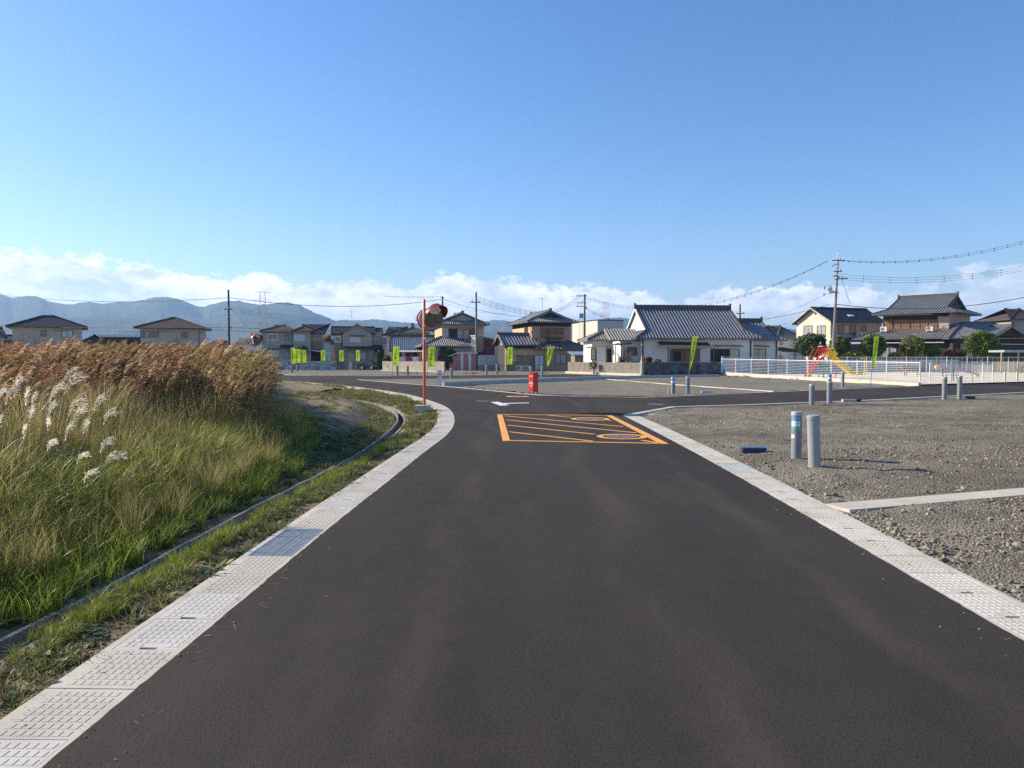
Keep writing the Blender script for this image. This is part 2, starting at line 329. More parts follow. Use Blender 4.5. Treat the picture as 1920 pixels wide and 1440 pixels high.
# ------------------------------------------------------------------ mesh building
class MB:
    def __init__(s): s.v = []; s.f = []; s.mi = []; s.cur = 0
    def add(s, vs, fs):
        k = len(s.v); s.v += [tuple(map(float, q)) for q in vs]; s.f += [tuple(i + k for i in q) for q in fs]; s.mi += [s.cur] * len(fs); return s
    def box(s, x0, x1, y0, y1, z0, z1):
        return s.add([(x0, y0, z0), (x1, y0, z0), (x1, y1, z0), (x0, y1, z0), (x0, y0, z1), (x1, y0, z1), (x1, y1, z1), (x0, y1, z1)],
                     [(0, 3, 2, 1), (4, 5, 6, 7), (0, 1, 5, 4), (1, 2, 6, 5), (2, 3, 7, 6), (3, 0, 4, 7)])
    def cbox(s, c, sx, sy, sz, rz=0, ry=0, rx=0):
        m = mathutils.Euler((rx, ry, rz)).to_matrix(); q = []
        for z in (-.5, .5):
            for x, y in ((-.5, -.5), (.5, -.5), (.5, .5), (-.5, .5)):
                p = m @ mathutils.Vector((x * sx, y * sy, z * sz)); q.append((p.x + c[0], p.y + c[1], p.z + c[2]))
        return s.add(q, [(0, 3, 2, 1), (4, 5, 6, 7), (0, 1, 5, 4), (1, 2, 6, 5), (2, 3, 7, 6), (3, 0, 4, 7)])
    def bar(s, a, b, w, h=None, up=(0, 0, 1)):
        """rectangular bar from a to b"""
        h = h or w; a = mathutils.Vector(a); b = mathutils.Vector(b); d = (b - a)
        if d.length < 1e-6: return s
        d.normalize(); u = mathutils.Vector(up)
        if abs(d.dot(u)) > .98: u = mathutils.Vector((1, 0, 0))
        r = d.cross(u).normalized(); u = r.cross(d)
        q = []
        for p in (a, b):
            for i, j in ((-1, -1), (1, -1), (1, 1), (-1, 1)): q.append(p + r * (i * w / 2) + u * (j * h / 2))
        return s.add(q, [(0, 1, 2, 3), (7, 6, 5, 4), (0, 4, 5, 1), (1, 5, 6, 2), (2, 6, 7, 3), (3, 7, 4, 0)])
    def tube(s, pts, r, n=8, caps=True):
        """tube along points; r a number or a list"""
        pts = [mathutils.Vector(p) for p in pts]; R = r if isinstance(r, (list, tuple)) else [r] * len(pts)
        k = len(pts); vs = []; fs = []; ref = None
        for i, p in enumerate(pts):
            d = (pts[min(i + 1, k - 1)] - pts[max(i - 1, 0)]).normalized()
            if ref is None: ref = mathutils.Vector((0, 0, 1)) if abs(d.z) < .9 else mathutils.Vector((1, 0, 0))
            x = d.cross(ref).normalized(); y = x.cross(d).normalized()
            for j in range(n):
                a = 2 * pi * j / n; vs.append(p + (x * cos(a) + y * sin(a)) * R[i])
        for i in range(k - 1):
            for j in range(n): fs.append((i * n + j, i * n + (j + 1) % n, (i + 1) * n + (j + 1) % n, (i + 1) * n + j))
        if caps: fs.append(tuple(range(n - 1, -1, -1))); fs.append(tuple((k - 1) * n + j for j in range(n)))
        return s.add(vs, fs)
    def poly(s, pts, z0, z1=None):
        """flat polygon or prism from xy points"""
        n = len(pts)
        if z1 is None: return s.add([(p[0], p[1], z0) for p in pts], [tuple(range(n))])
        return s.add([(p[0], p[1], z0) for p in pts] + [(p[0], p[1], z1) for p in pts],
                     [tuple(range(n - 1, -1, -1)), tuple(range(n, 2 * n))] + [(i, (i + 1) % n, n + (i + 1) % n, n + i) for i in range(n)])
    def disc(s, c, r, n=32, z=None):
        return s.add([(c[0] + r * cos(2 * pi * i / n), c[1] + r * sin(2 * pi * i / n), c[2]) for i in range(n)], [tuple(range(n))])
    def ring(s, c, r0, r1, n=40):
        vs = [(c[0] + r * cos(2 * pi * i / n), c[1] + r * sin(2 * pi * i / n), c[2]) for r in (r0, r1) for i in range(n)]
        return s.add(vs, [(i, (i + 1) % n, n + (i + 1) % n, n + i)[::-1] for i in range(n)])
    def build(s, name, mat, parent=None, smooth=False, kind=None, label=None):
        me = bpy.data.meshes.new(name); me.from_pydata(s.v, [], s.f)
        for m in (mat if isinstance(mat, (list, tuple)) else [mat]): me.materials.append(m)
        if isinstance(mat, (list, tuple)): me.polygons.foreach_set('material_index', s.mi)
        if smooth:
            me.polygons.foreach_set('use_smooth', [True] * len(me.polygons))
            try: me.set_sharp_from_angle(angle=radians(40))
            except Exception: pass
        me.update()
        o = bpy.data.objects.new(name, me); COL.objects.link(o)
        if parent: o.parent = parent
        if kind: o['kind'] = kind
        if label: o['label'] = label
        return o

def tag(o, label=None, cat=None, group=None, kind=None):
    if label: o['label'] = label
    if cat: o['category'] = cat
    if group: o['group'] = group
    if kind: o['kind'] = kind
    return o
def thing(name, label, cat, loc=(0, 0, 0), rz=0, group=None):
    o = bpy.data.objects.new(name, None); COL.objects.link(o); o.location = loc; o.rotation_euler = (0, 0, rz)
    o.empty_display_size = .1
    return tag(o, label, cat, group)
def kids(o): return [c for c in bpy.data.objects if c.parent == o]
def copy_tree(o, parent=None, tree=None):
    tree = tree or {q: kids(q) for q in [o] + kids(o) + [g for k in kids(o) for g in kids(k)]}
    c = o.copy(); COL.objects.link(c); c.parent = parent
    for ch in tree.get(o, []): copy_tree(ch, c, tree)
    return c
def structure(o, label=None): o['kind'] = 'structure'; 
def npmesh(name, V, Fq, mat, tint=None, parent=None, smooth=False, link=True):
    me = bpy.data.meshes.new(name); V = np.asarray(V, dtype=np.float32); Fq = np.asarray(Fq, dtype=np.int32)
    me.vertices.add(len(V)); me.vertices.foreach_set('co', V.ravel()); k = Fq.shape[1]
    me.loops.add(Fq.size); me.loops.foreach_set('vertex_index', Fq.ravel())
    me.polygons.add(len(Fq)); me.polygons.foreach_set('loop_start', np.arange(0, Fq.size, k, dtype=np.int32))
    if smooth: me.polygons.foreach_set('use_smooth', np.ones(len(Fq), dtype=bool))
    me.materials.append(mat); me.update(calc_edges=True)
    if tint is not None:
        a = me.attributes.new('tint', 'FLOAT_COLOR', 'POINT'); t = np.ones((len(V), 4), dtype=np.float32); t[:, :3] = tint; a.data.foreach_set('color', t.ravel())
    o = bpy.data.objects.new(name, me)
    if link: COL.objects.link(o)
    if parent: o.parent = parent
    return o

def catmull(pts, step=.5):
    pts = [np.array(p, float) for p in pts]; P0 = [2 * pts[0] - pts[1]] + pts + [2 * pts[-1] - pts[-2]]; out = []
    for i in range(1, len(P0) - 2):
        a, b, c, d = P0[i - 1:i + 3]; n = max(2, int(np.linalg.norm(c - b) / step))
        for k in range(n):
            t = k / n; out.append(.5 * ((2 * b) + (-a + c) * t + (2 * a - 5 * b + 4 * c - d) * t * t + (-a + 3 * b - 3 * c + d) * t ** 3))
    out.append(pts[-1]); return np.array(out)
def offset(pl, d):
    pl = np.asarray(pl, float); t = np.gradient(pl, axis=0); t /= np.linalg.norm(t, axis=1)[:, None] + 1e-9
    return pl + np.stack([-t[:, 1], t[:, 0]], 1) * d      # to the left of travel
def inside(px, py, poly):
    r = np.zeros(px.shape, bool); n = len(poly); j = n - 1
    for i in range(n):
        xi, yi = poly[i]; xj, yj = poly[j]
        if yi != yj:
            c = ((yi > py) != (yj > py)) & (px < (xj - xi) * (py - yi) / (yj - yi) + xi); r ^= c
        j = i
    return r
def pldist(px, py, pl):
    """distance to a polyline, signed: positive on the right of travel"""
    best = np.full(px.shape, 1e9); sg = np.zeros(px.shape)
    for (ax, ay), (bx, by) in zip(pl[:-1], pl[1:]):
        dx, dy = bx - ax, by - ay; L = dx * dx + dy * dy + 1e-12
        t = np.clip(((px - ax) * dx + (py - ay) * dy) / L, 0, 1); ex = px - ax - t * dx; ey = py - ay - t * dy; d = np.hypot(ex, ey)
        s = np.sign(ex * dy - ey * dx); m = d < best; best = np.where(m, d, best); sg = np.where(m, s, sg)
    return best * sg
def vnoise(x, y, seed=0):
    """cheap smooth value noise for numpy arrays"""
    def h(i, j):
        q = np.sin(i * 127.1 + j * 311.7 + seed * 74.7) * 43758.5453; return q - np.floor(q)
    xi = np.floor(x); yi = np.floor(y); fx = x - xi; fy = y - yi; fx = fx * fx * (3 - 2 * fx); fy = fy * fy * (3 - 2 * fy)
    return (h(xi, yi) * (1 - fx) + h(xi + 1, yi) * fx) * (1 - fy) + (h(xi, yi + 1) * (1 - fx) + h(xi + 1, yi + 1) * fx) * fy
def fbm(x, y, seed=0, o=4):
    s = 0; a = .5
    for i in range(o): s = s + a * vnoise(x * 2 ** i, y * 2 ** i, seed + i * 3); a *= .5
    return s
def sstep(x, a, b): t = np.clip((x - a) / (b - a), 0, 1); return t * t * (3 - 2 * t)

# ------------------------------------------------------------------ ground plan (metres)
LEDGE = catmull([(-1.93, -3), (-1.90, 1), (-1.885, 3.0), (-1.76, 7.5), (-1.66, 9.9), (-1.53, 13.2), (-1.42, 15.4), (-1.40, 17.3), (-1.47, 19.1), (-1.62, 21), (-1.93, 23.7), (-2.42, 26.3), (-3.1, 28.9),
                 (-4.15, 32.5), (-5.5, 36.1), (-8.3, 42), (-12.4, 49), (-16.6, 55), (-24, 64), (-34, 74)], .45)
REDGE = catmull([(2.90, -3), (2.93, 1), (2.98, 4.35), (3.07, 7.5), (3.15, 10.5), (3.2, 14), (3.22, 18), (3.2, 21.6)], .5)
NEARR = [(3.2, 21.6), G(1256, 763), G(1320, 761), G(1390, 759), G(1600, 751.5), G(1920, 735.5), (40, 45), (60, 58)]
FARK = [(-12.0, 57.7), G(760, 719.5), G(833, 724.8), G(917, 732.5), G(975, 738.3), G(1017, 741.6), G(1083, 743.4), G(1205, 745.8), G(1310, 741.5), G(1453, 735.3), G(1637, 727.6), G(1725, 723.8), G(1920, 718.3), (60, 66)]
def jag(pl, amp, step=.06, seed=1):
    """densify a near edge and roughen it"""
    out = []
    for a, b in zip(pl[:-1], pl[1:]):
        a = np.array(a); b = np.array(b); n = max(1, int(np.linalg.norm(b - a) / step)); out += [a + (b - a) * k / n for k in range(n)]
    out.append(np.array(pl[-1])); out = np.array(out)
    out[:, 0] += (fbm(out[:, 1] * 11, out[:, 0] * 0 + 3, seed, 4) - .47) * amp
    return [tuple(q) for q in out]
Lnear = [tuple(p) for p in LEDGE if p[1] < 30]; Lfar = [tuple(p) for p in LEDGE if p[1] >= 30]
Ljag = jag(Lnear, .018, .05, 2); Rjag = jag([tuple(p) for p in REDGE[:-1]], .018, .05, 5)
Ljag = [(x - .012, y) for x, y in Ljag]; Rjag = [(x + .012, y) for x, y in Rjag]
road_poly = Ljag + Lfar + [(-44, 84), (-44, 98), (-27, 84), (-22.9, 75), (-19.5, 71), (-10, 69.6), (-12, 57.7)] + FARK[1:] + [(60, 58)] + NEARR[::-1][1:] + Rjag[::-1]
def flat(name, poly, z, mat, thick=.05):
    """a real sheet with a thin body; a bmesh n-gon triangulated"""
    import bmesh
    bm = bmesh.new(); vs = [bm.verts.new((p[0], p[1], z)) for p in poly]; f = bm.faces.new(vs)
    if f.calc_area() and (f.normal_update() or f.normal.z < 0): f.normal_flip()
    bmesh.ops.triangulate(bm, faces=[f]); me = bpy.data.meshes.new(name); bm.to_mesh(me); bm.free(); me.materials.append(mat)
    o = bpy.data.objects.new(name, me); COL.objects.link(o); o['kind'] = 'structure'; return o
flat('road', road_poly, 0.0, ASPHALT)
flat('side_road', [(-19.5, 71), (-10, 69.6), (-3.1, 72), (5.9, 76.6), (9, 74), (7.2, 66.5), (-2.6, 61.3), (-10.6, 57.6), (-12, 57.7), (-14.8, 62)][::-1], -0.004, ASPHALT)
MB().poly([(-1500, -60), (1500, -60), (1500, 1500), (-1500, 1500)], -0.42).build('ground', SOIL, kind='structure')
# gravel lots
rl = [tuple(p) for p in offset(REDGE, -.46)]
rl_poly = rl + [G(1246, 766), G(1320, 763.5), G(1390, 761), G(1600, 753.2), G(1920, 737), (40, 43), (60, 55), (60, -3)]
def heightfield(name, x0, x1, y0, y1, res, hf, mat, keep=None, resy=None):
    xs = np.arange(x0, x1 + res * .5, res); ys = np.arange(y0, y1 + (resy or res) * .5, resy or res); X, Y = np.meshgrid(xs, ys); Z = hf(X, Y)
    nx = len(xs); idx = np.arange(X.size).reshape(X.shape); q = np.stack([idx[:-1, :-1], idx[:-1, 1:], idx[1:, 1:], idx[1:, :-1]], -1).reshape(-1, 4)
    if keep is not None:
        cx = (X[:-1, :-1] + X[1:, 1:]) / 2; cy = (Y[:-1, :-1] + Y[1:, 1:]) / 2; q = q[keep(cx, cy).ravel()]
    V = np.stack([X.ravel(), Y.ravel(), Z.ravel()], 1); used = np.unique(q); mp = np.full(len(V), -1); mp[used] = np.arange(len(used))
    o = npmesh(name, V[used], mp[q], mat, smooth=True); o['kind'] = 'structure'; return o
def h_right(X, Y):
    d = X - 3.6; base = -.016 + .03 * sstep(d, 0, 1.0)
    edgeY = np.interp(X, [p[0] for p in NEARR], [p[1] for p in NEARR]); base = base - .045 * (1 - sstep(edgeY - Y, 0, 1.5))
    dv = np.abs(pldist(X, Y, np.array([(3.56, 8.42), (6.6, 9.5), (10, 10.7), (14, 12.1), (22, 15)])) - .18); base = base - .016 * (1 - sstep(dv, .15, .4))
    return base + (fbm(X * .45, Y * .45, 3) - .47) * .13 * sstep(d, .1, 1.5) * sstep(dv, .15, .7) + ((fbm(X * 2.6, Y * 2.6, 8) - .47) * .07 + (fbm(X * 9, Y * 9, 8, 3) - .44) * .03) * sstep(d, -.05, .35) * (.15 + .85 * sstep(dv, .1, .45))
heightfield('gravel_lot', 3.3, 16, 1.0, 31, .09, h_right, GRAVEL, keep=lambda a, b: inside(a, b, rl_poly))
heightfield('gravel_lot', 15.9, 60, 1.0, 58, .5, lambda X, Y: h_right(X, Y) - .01, GRAVEL, keep=lambda a, b: inside(a, b, rl_poly))
MB().poly([(3.3, -3), (16, -3), (16, 1.0), (3.3, 1.0)], -.02).build('gravel_lot', GRAVEL, kind='structure')
def bumpy(name, poly, z, mat, amp=.04, res=.5):
    xs = [p[0] for p in poly]; ys = [p[1] for p in poly]
    o = heightfield(name, min(xs), max(xs), min(ys), max(ys), res, lambda X, Y: z + (fbm(X * .6, Y * .6, 4) - .47) * amp + (fbm(X * 2, Y * 2, 14) - .47) * amp * .5, mat, keep=lambda a, b: inside(a, b, poly)); return o
islandB = [G(833, 725), G(917, 732.5), G(975, 738.3), G(1017, 741.6), G(1083, 743.4), G(1205, 745.8), G(1310, 741.5), G(1453, 735.3), G(1637, 727.6), G(1725, 723.8), (24.4, 45), (20.8, 72), (8.4, 70), G(1133, 711)]
flat('gravel_island', islandB, -.03, GRAVEL_FAR)
bumpy('gravel_island', [(a, b) for a, b in [(-2.6, 42.5), (-.8, 38.6), (1.5, 33.6), (3, 33), (5.5, 31.8), (12, 36.4), (19, 41.4), (23.8, 45), (20.2, 71), (9.4, 69.5), (6.5, 58.5), (-2, 46.5)]], .012, GRAVEL_FAR, .07, .4)
flat('gravel_wedge', [(-11.7, 57.65), G(760, 719), G(833, 724.3), G(1133, 711.2), (7.1, 66.3), (-2.6, 61.2), (-10.6, 57.5)][::1], .03, GRAVEL_FAR)
flat('far_gravel_lot', [(-26.5, 84), (-22.7, 75.2), (-19.4, 71.2), (-10, 69.8), (-3.1, 72.2), (5.9, 76.8), (10, 78), (14, 120), (-60, 122), (-60, 100)], -.005, GRAVEL_FAR)
flat('house_plots', [(20.8, 72), (8.4, 70), (5.9, 76.8), (14, 125), (130, 150), (130, 92), (24, 93)], -.012, GRAVEL_FAR)
flat('park_ground', [(20.4, 72.4), (24.5, 44.6), (34.2, 49.9), (60, 66.2), (84, 84), (84, 92), (24, 93)], .10, SAND)
# far land with fields
FARM = M('far_ground', (.16, .15, .10), .95, .3, .02, col2=(.10, .12, .06))
MB().poly([(-7000, 122), (7000, 122), (7000, 9000), (-7000, 9000)], -.05).build('far_ground', FARM, kind='structure')
MB().poly([(-7000, -900), (7000, -900), (7000, 121.9), (-7000, 121.9)], -.5).build('base_ground', FARM, kind='structure')

# ------------------------------------------------------------------ left terrain: verge, channel, field
CHAN = np.array([(-3.12, -3), (-3.08, 2.0), (-3.04, 4.4), (-2.97, 5.4), (-2.93, 7.8), (-2.80, 10.7), (-2.74, 13.2), (-2.79, 15.3), (-2.86, 17.0), (-2.98, 19.2), (-3.22, 21.6), (-3.75, 24.6), (-4.65, 27.6), (-6.3, 31.3), (-8.6, 34.6), (-11.6, 38)])
CH_W = .08
def h_left(X, Y):
    d = pldist(X, Y, CHAN)                      # + towards the road
    dl = pldist(X, Y, LEDGE[::2])               # - on the field side
    verge = -.03 - .10 * (1 - sstep(d, .15, .75)) * sstep(Y, 9, 16) - .03
    w = .10 + .30 * sstep(Y, 10, 15)
    fieldz = -.10 - .10 * sstep(Y, 9, 16) + w * sstep(-d, .35, 1.7)
    z = np.where(d > 0, verge, fieldz)
    z = np.where(np.abs(d) < CH_W + .03, -.40, z)
    nz = (fbm(X * 1.3, Y * 1.3, 5) - .47) * .07 + (fbm(X * 7, Y * 7, 6, 3) - .44) * .05
    near = sstep(-dl, .5, .75); rough = sstep(np.abs(d), .2, .5)
    return z + nz * near * rough
GL = [tuple(p) for p in offset(LEDGE, .40)]
field_keep = lambda a, b: inside(a, b, [(-60, -3)] + GL + [(-60, 74)])
heightfield('verge', -9, 0, -1, 40, .09, h_left, SOIL, keep=lambda a, b: field_keep(a, b) & ~((pldist(a, b, CHAN) > -99) & (np.abs(pldist(a, b, CHAN)) < .05)))
heightfield('field', -60, -8.95, -3, 74, .6, lambda X, Y: .12 + (fbm(X * .5, Y * .5, 2) - .47) * .2 - .2 * sstep(pldist(X, Y, LEDGE[::3]), -2.5, -.3), SOIL, keep=field_keep)
# channel of precast concrete pieces
chs = catmull(CHAN, .5); chroot = bpy.data.objects.new('drain_channel', None); COL.objects.link(chroot); chroot['kind'] = 'structure'
acc = [0.0]
for a, b in zip(chs[:-1], chs[1:]): acc.append(acc[-1] + np.linalg.norm(b - a))
acc = np.array(acc)
def at_s(s): return np.array([np.interp(s, acc, chs[:, 0]), np.interp(s, acc, chs[:, 1])])
s = 3.0
while s < acc[-1] - 1:
    L = 1.0; mb = MB(); m = at_s(s); e = at_s(s + L - .012); zt = -.085 - .05 * float(sstep(np.array(m[1]), 9, 16)) 
    nsub = 2
    for k in range(nsub):
        a = at_s(s + (L - .012) * k / nsub); b = at_s(s + (L - .012) * (k + 1) / nsub); d = (b - a) / np.linalg.norm(b - a); nrm = np.array([-d[1], d[0]])
        a = a - d * 0.01 * (k > 0)
        for i0, i1, z0, z1 in ((CH_W, CH_W + .036, -.45, zt + random.uniform(-.004, .008) + .012), (-CH_W - .06, -CH_W, -.45, zt - .01), (-CH_W, CH_W, -.45, -.37)):
            q = [a + nrm * i0, b + nrm * i0, b + nrm * i1, a + nrm * i1]; mb.poly([tuple(x) for x in q][::-1], z0, z1)
    mb.build('channel_piece', CHC, chroot); s += L

# ------------------------------------------------------------------ road gutters with treaded precast units
def tread(mb, x, y, w, l, z0, h, fr):
    """raised block with sloping sides; fr maps local (across, along) to world"""
    b = .003; q = []
    for i, j in ((0, 0), (w, 0), (w, l), (0, l)): q.append((*fr(x + i, y + j), z0))
    for i, j in ((b, b), (w - b, b), (w - b, l - b), (b, l - b)): q.append((*fr(x + i, y + j), z0 + h))
    mb.add(q, [(4, 5, 6, 7), (0, 1, 5, 4), (1, 2, 6, 5), (2, 3, 7, 6), (3, 0, 4, 7)])
def gutter(name, edge, sgn, y_lid, grates, treads_to, label_side):
    """edge: road-side line; the unit lies on its outer side (sgn -1: to the left)."""
    root = bpy.data.objects.new(name, None); COL.objects.link(root); root['kind'] = 'structure'
    acc = np.concatenate([[0], np.cumsum(np.linalg.norm(np.diff(edge, axis=0), axis=1))]); tot = acc[-1]
    nrm_pl = offset(edge, 1.0) - edge
    def fr_at(s, off):
        x = np.interp(s, acc, edge[:, 0]); y = np.interp(s, acc, edge[:, 1]); nx = np.interp(s, acc, nrm_pl[:, 0]); ny = np.interp(s, acc, nrm_pl[:, 1])
        return x + nx * off * (-sgn), y + ny * off * (-sgn)
    s_of_y = lambda y: float(np.interp(y, edge[:, 1], acc))
    W = .47; ZT = -.006; s0 = s_of_y(y_lid) - .5
    while s0 > 2: s0 -= 2.0
    k = 0; s = s0 - 2.0 if s0 - 2 > 0 else s0
    while s < tot - .3:
        L = min(1.99, tot - s - .01)
        ymid = float(np.interp(s + 1, acc, edge[:, 1])); mb = MB(); small = ymid > treads_to
        curved = ymid > 15 or small
        step = .5 if not curved else .33
        opening = (.5, 1.5) if (not small and L > 1.9) else None
        def slab(a0, a1, w0, w1, z0, z1, tgt):
            n = max(1, int(math.ceil((a1 - a0) / step)))
            for i in range(n):
                u0 = a0 + (a1 - a0) * i / n; u1 = a0 + (a1 - a0) * (i + 1) / n
                q = [fr_at(s + u0, w0), fr_at(s + u1, w0), fr_at(s + u1, w1), fr_at(s + u0, w1)]
                if sgn > 0: q = q[::-1]
                tgt.poly(q[::-1], z0, z1)
        def rows(a0, a1, tgt, z=ZT, skip=None, marg=.0):
            n = int((a1 - a0) / .0645); off0 = (a1 - a0 - n * .0645) / 2 + .006
            for i in range(n):
                for j in range(8):
                    x = .065 + j * .0425; y = a0 + off0 + i * .0645
                    if skip and i == 0 and 2 <= j <= 4: continue
                    tread(tgt, x, y, .034, .049, z, .0022, (lambda a, b, s=s: fr_at(s + b, a)))
        gname = 'gutter_unit'
        if opening:
            a, b = opening; z1 = ZT
            slab(0.0, a, 0, W, -.2, ZT, mb); slab(b, L, 0, W, -.2, ZT, mb); slab(a, b, 0, .045, -.2, ZT, mb); slab(a, b, W - .045, W, -.2, ZT, mb); slab(a, b, .045, W - .045, -.2, -.12, mb)
            rows(0.02, a - .01, mb); rows(b + .01, L - .02, mb)
            u = mb.build(gname, CONCW, root)
            if k in grates:
                g = MB(); z = ZT
                def gq(a0, a1, w0, w1, z0, z1):
                    q = [fr_at(s + a0, w0), fr_at(s + a1, w0), fr_at(s + a1, w1), fr_at(s + a0, w1)]
                    g.poly(q[::-1] if sgn < 0 else q, z0, z1)
                gq(a + .006, b - .006, .05, .058, -.05, z + .002); gq(a + .006, b - .006, W - .058, W - .05, -.05, z + .002)
                gq(a + .006, a + .014, .058, W - .058, -.05, z + .002); gq(b - .014, b - .006, .058, W - .058, -.05, z + .002)
                for w in (.145, .235, .325): gq(a + .014, b - .014, w - .003, w + .003, -.045, z + .001)
                mm = MB(); xs = np.arange(.066, W - .06, .0095)
                bl = [x for x in xs]
                for w in bl: 
                    q = [fr_at(s + a + .015, w), fr_at(s + b - .015, w), fr_at(s + b - .015, w + .004), fr_at(s + a + .015, w + .004)]
                    mm.poly(q[::-1] if sgn < 0 else q, -.04, z - .002)
                for y in np.arange(a + .03, b - .02, .03):
                    q = [fr_at(s + y, .06), fr_at(s + y + .005, .06), fr_at(s + y + .005, W - .06), fr_at(s + y, W - .06)]
                    mm.poly(q[::-1] if sgn < 0 else q, -.03, z - .004)
                go = g.build('grating', GALVB, u); mm.build('grating_mesh', GALV, u)
            else:
                for c0, c1 in ((a + .004, (a + b) / 2 - .003), ((a + b) / 2 + .003, b - .004)):
                    ld = MB(); zl = ZT - .001 + random.uniform(-.0005, .0015)
                    hw0, hw1 = .175, .275
                    slab(c0, c0 + .028, .049, hw0, -.11, zl, ld); slab(c0, c0 + .028, hw1, W - .049, -.11, zl, ld); slab(c0 + .028, c1, .049, W - .049, -.11, zl, ld)
                    rows(c0 + .008, c1 - .004, ld, zl, skip=True)
                    ld.build('lid', LIDM, u)
                    hd = MB(); slab(c0 + .002, c0 + .026, hw0 + .002, hw1 - .002, -.09, -.05, hd); hd.build('lid_handle_slot', GALV, u)
        else:
            slab(0, L, 0, W, -.2, ZT, mb)
            if not small: rows(.02, L - .02, mb)
            mb.build(gname, CONC, root)
        s += 2.0; k += 1
    return root
gutter('left_gutter', LEDGE, -1, 4.19, {4}, 27, 'left')
gutter('right_gutter', REDGE, 1, 4.72, {6}, 19.5, 'right')
def kerb(name, pl, w, z0, z1, mat=CONC, joint=2.0, parent=None):
    root = bpy.data.objects.new(name, None); COL.objects.link(root); root['kind'] = 'structure'
    pl = np.array(pl, float); A = pl; B = offset(pl, -w)
    acc = np.concatenate([[0], np.cumsum(np.linalg.norm(np.diff(pl, axis=0), axis=1))]); n = max(1, int(acc[-1] / joint))
    ss = np.linspace(0, acc[-1], n + 1)
    g = lambda Q, s: (float(np.interp(s, acc, Q[:, 0])), float(np.interp(s, acc, Q[:, 1])))
    for a, b in zip(ss[:-1], ss[1:]):
        b2 = b - .012; cuts = [a] + [x for x in acc if a + .05 < x < b2 - .05] + [b2]
        q = [g(A, c) for c in cuts] + [g(B, c) for c in cuts[::-1]]
        MB().poly(q, z0, z1).build('kerb_stone', mat, root)
    return root
kerb('near_kerb', NEARR, .22, -.15, .012, CONC)
kerb('far_kerb', [np.array(p) for p in FARK][::-1], .20, -.15, .014, CONC)
kerb('far_lot_kerb', catmull([(-40, 99), (-32, 91), (-26.2, 83.8), (-23.0, 75.6), (-19.4, 71.3), (-10, 69.8), (-3.1, 72.2), (5.9, 76.8)], 1.5)[::-1], .22, -.15, .03, CONC)
kerb('wedge_kerb', [(-12, 57.9), (-10.6, 57.7), (-2.6, 61.4), (7.2, 66.6)][::-1], .18, -.15, .02, CONC)
kerb('apex_kerb', [(3.16, 21.62), G(1210, 779), G(1262, 767)], .3, -.15, -.002, CONC)
kerb('lot_divider', [(3.56, 8.42), (4.6, 8.78), (6.6, 9.5), (10, 10.7), (14, 12.1), (22, 15)], .36, -.15, .003, CONC, 3.0)
kerb('lot_line', [G(1141, 712), G(1262, 721.5), G(1340, 727), G(1454, 735)], .14, -.1, .05, CONC, 4)

# ------------------------------------------------------------------ road markings
def strip(mb, a, b, w, z):
    a = np.array(a); b = np.array(b); d = (b - a) / np.linalg.norm(b - a); n = np.array([-d[1], d[0]]) * w / 2
    mb.poly([tuple(a - n), tuple(b - n), tuple(b + n), tuple(a + n)][::1], z)
o1, o2, o3, o4 = G(937, 777.2), G(949.5, 827), G(1246, 832.5), G(1141.5, 779)
om = MB(); strip(om, o1, o2, .15, .004); strip(om, o4, o3, .17, .004)
top_a = G(942, 777.4); om2 = MB()
def between(p0, p1, w, z=.004): strip(om, p0, p1, w, z)
L_in = lambda v: None
strip(om, G(942.5, 777.4), G(1137, 779), .13, .004); strip(om, G(956.5, 826.2), G(1238, 831.5), .12, .004)
for (a, b) in (((946.5, 779.9), (1168, 799.9)), ((949, 787.4), (1194, 811.9)), ((951.5, 797.4), (1115, 814.4)), ((955, 809.9), (1112, 827.6)), ((1029, 778.8), (1071, 782.8)), ((1139, 788.3), (1147, 789.1)), ((1203, 825.6), (1232, 830.3))):
    strip(om, G(*a), G(*b), .10, .0045)
MH1 = G(1165.8, 818.8); MH2 = G(1107, 785.7)
om.ring((*MH1, .0052), .40, .53); om.ring((*MH2, .0052), .40, .53)
om.build('hatched_road_marking', PAINT_O, kind='structure')
MB().poly([G(920, 754), G(938, 760.8), G(955, 759.8), G(934, 753.4)], .004).poly([G(947, 757.3), G(992, 756), G(992, 754.9), G(943, 755.9)], .0045).build('junction_road_marking', PAINT_W, kind='structure')
def manhole(c, r, label, ring=False, mat=IRON, rust=False):
    t = thing('manhole_cover', label, 'manhole cover', (c[0], c[1], 0), 0, 'manhole covers in the road')
    mb = MB(); mb.disc((0, 0, .005), r, 40); mb.build('plate', mat, t)
    p = MB()
    for rr in (r * .98, r * .74, r * .5, r * .28): p.ring((0, 0, .0085), rr - .016, rr, 40)
    for k in range(24):
        a = 2 * pi * k / 24; p.cbox((cos(a) * r * .86, sin(a) * r * .86, .007), .05, .03, .004, a)
        if k % 2: p.cbox((cos(a) * r * .62, sin(a) * r * .62, .007), .05, .03, .004, a)
        if k % 3 == 0: p.cbox((cos(a) * r * .4, sin(a) * r * .4, .007), .04, .03, .004, a)
    p.build('raised_pattern', M('manhole_bright', (.34, .29, .28), .5, .2, 20, metal=.3), t); return t
manhole(MH1, .33, 'round iron manhole cover inside the nearer orange painted ring')
manhole(MH2, .33, 'round iron manhole cover inside the farther orange painted ring')
manhole(G(1230, 758.3), .33, 'round iron manhole cover in bare asphalt before the right gravel corner')
manhole(G(905, 752.3), .3, 'faint round manhole cover left of the white T road marking')
t = manhole(G(970, 743.7), .36, 'round cover with worn orange paint in front of the red box')
MB().ring((0, 0, .0095), .28, .5).build('worn_paint_ring', PAINT_O, t)

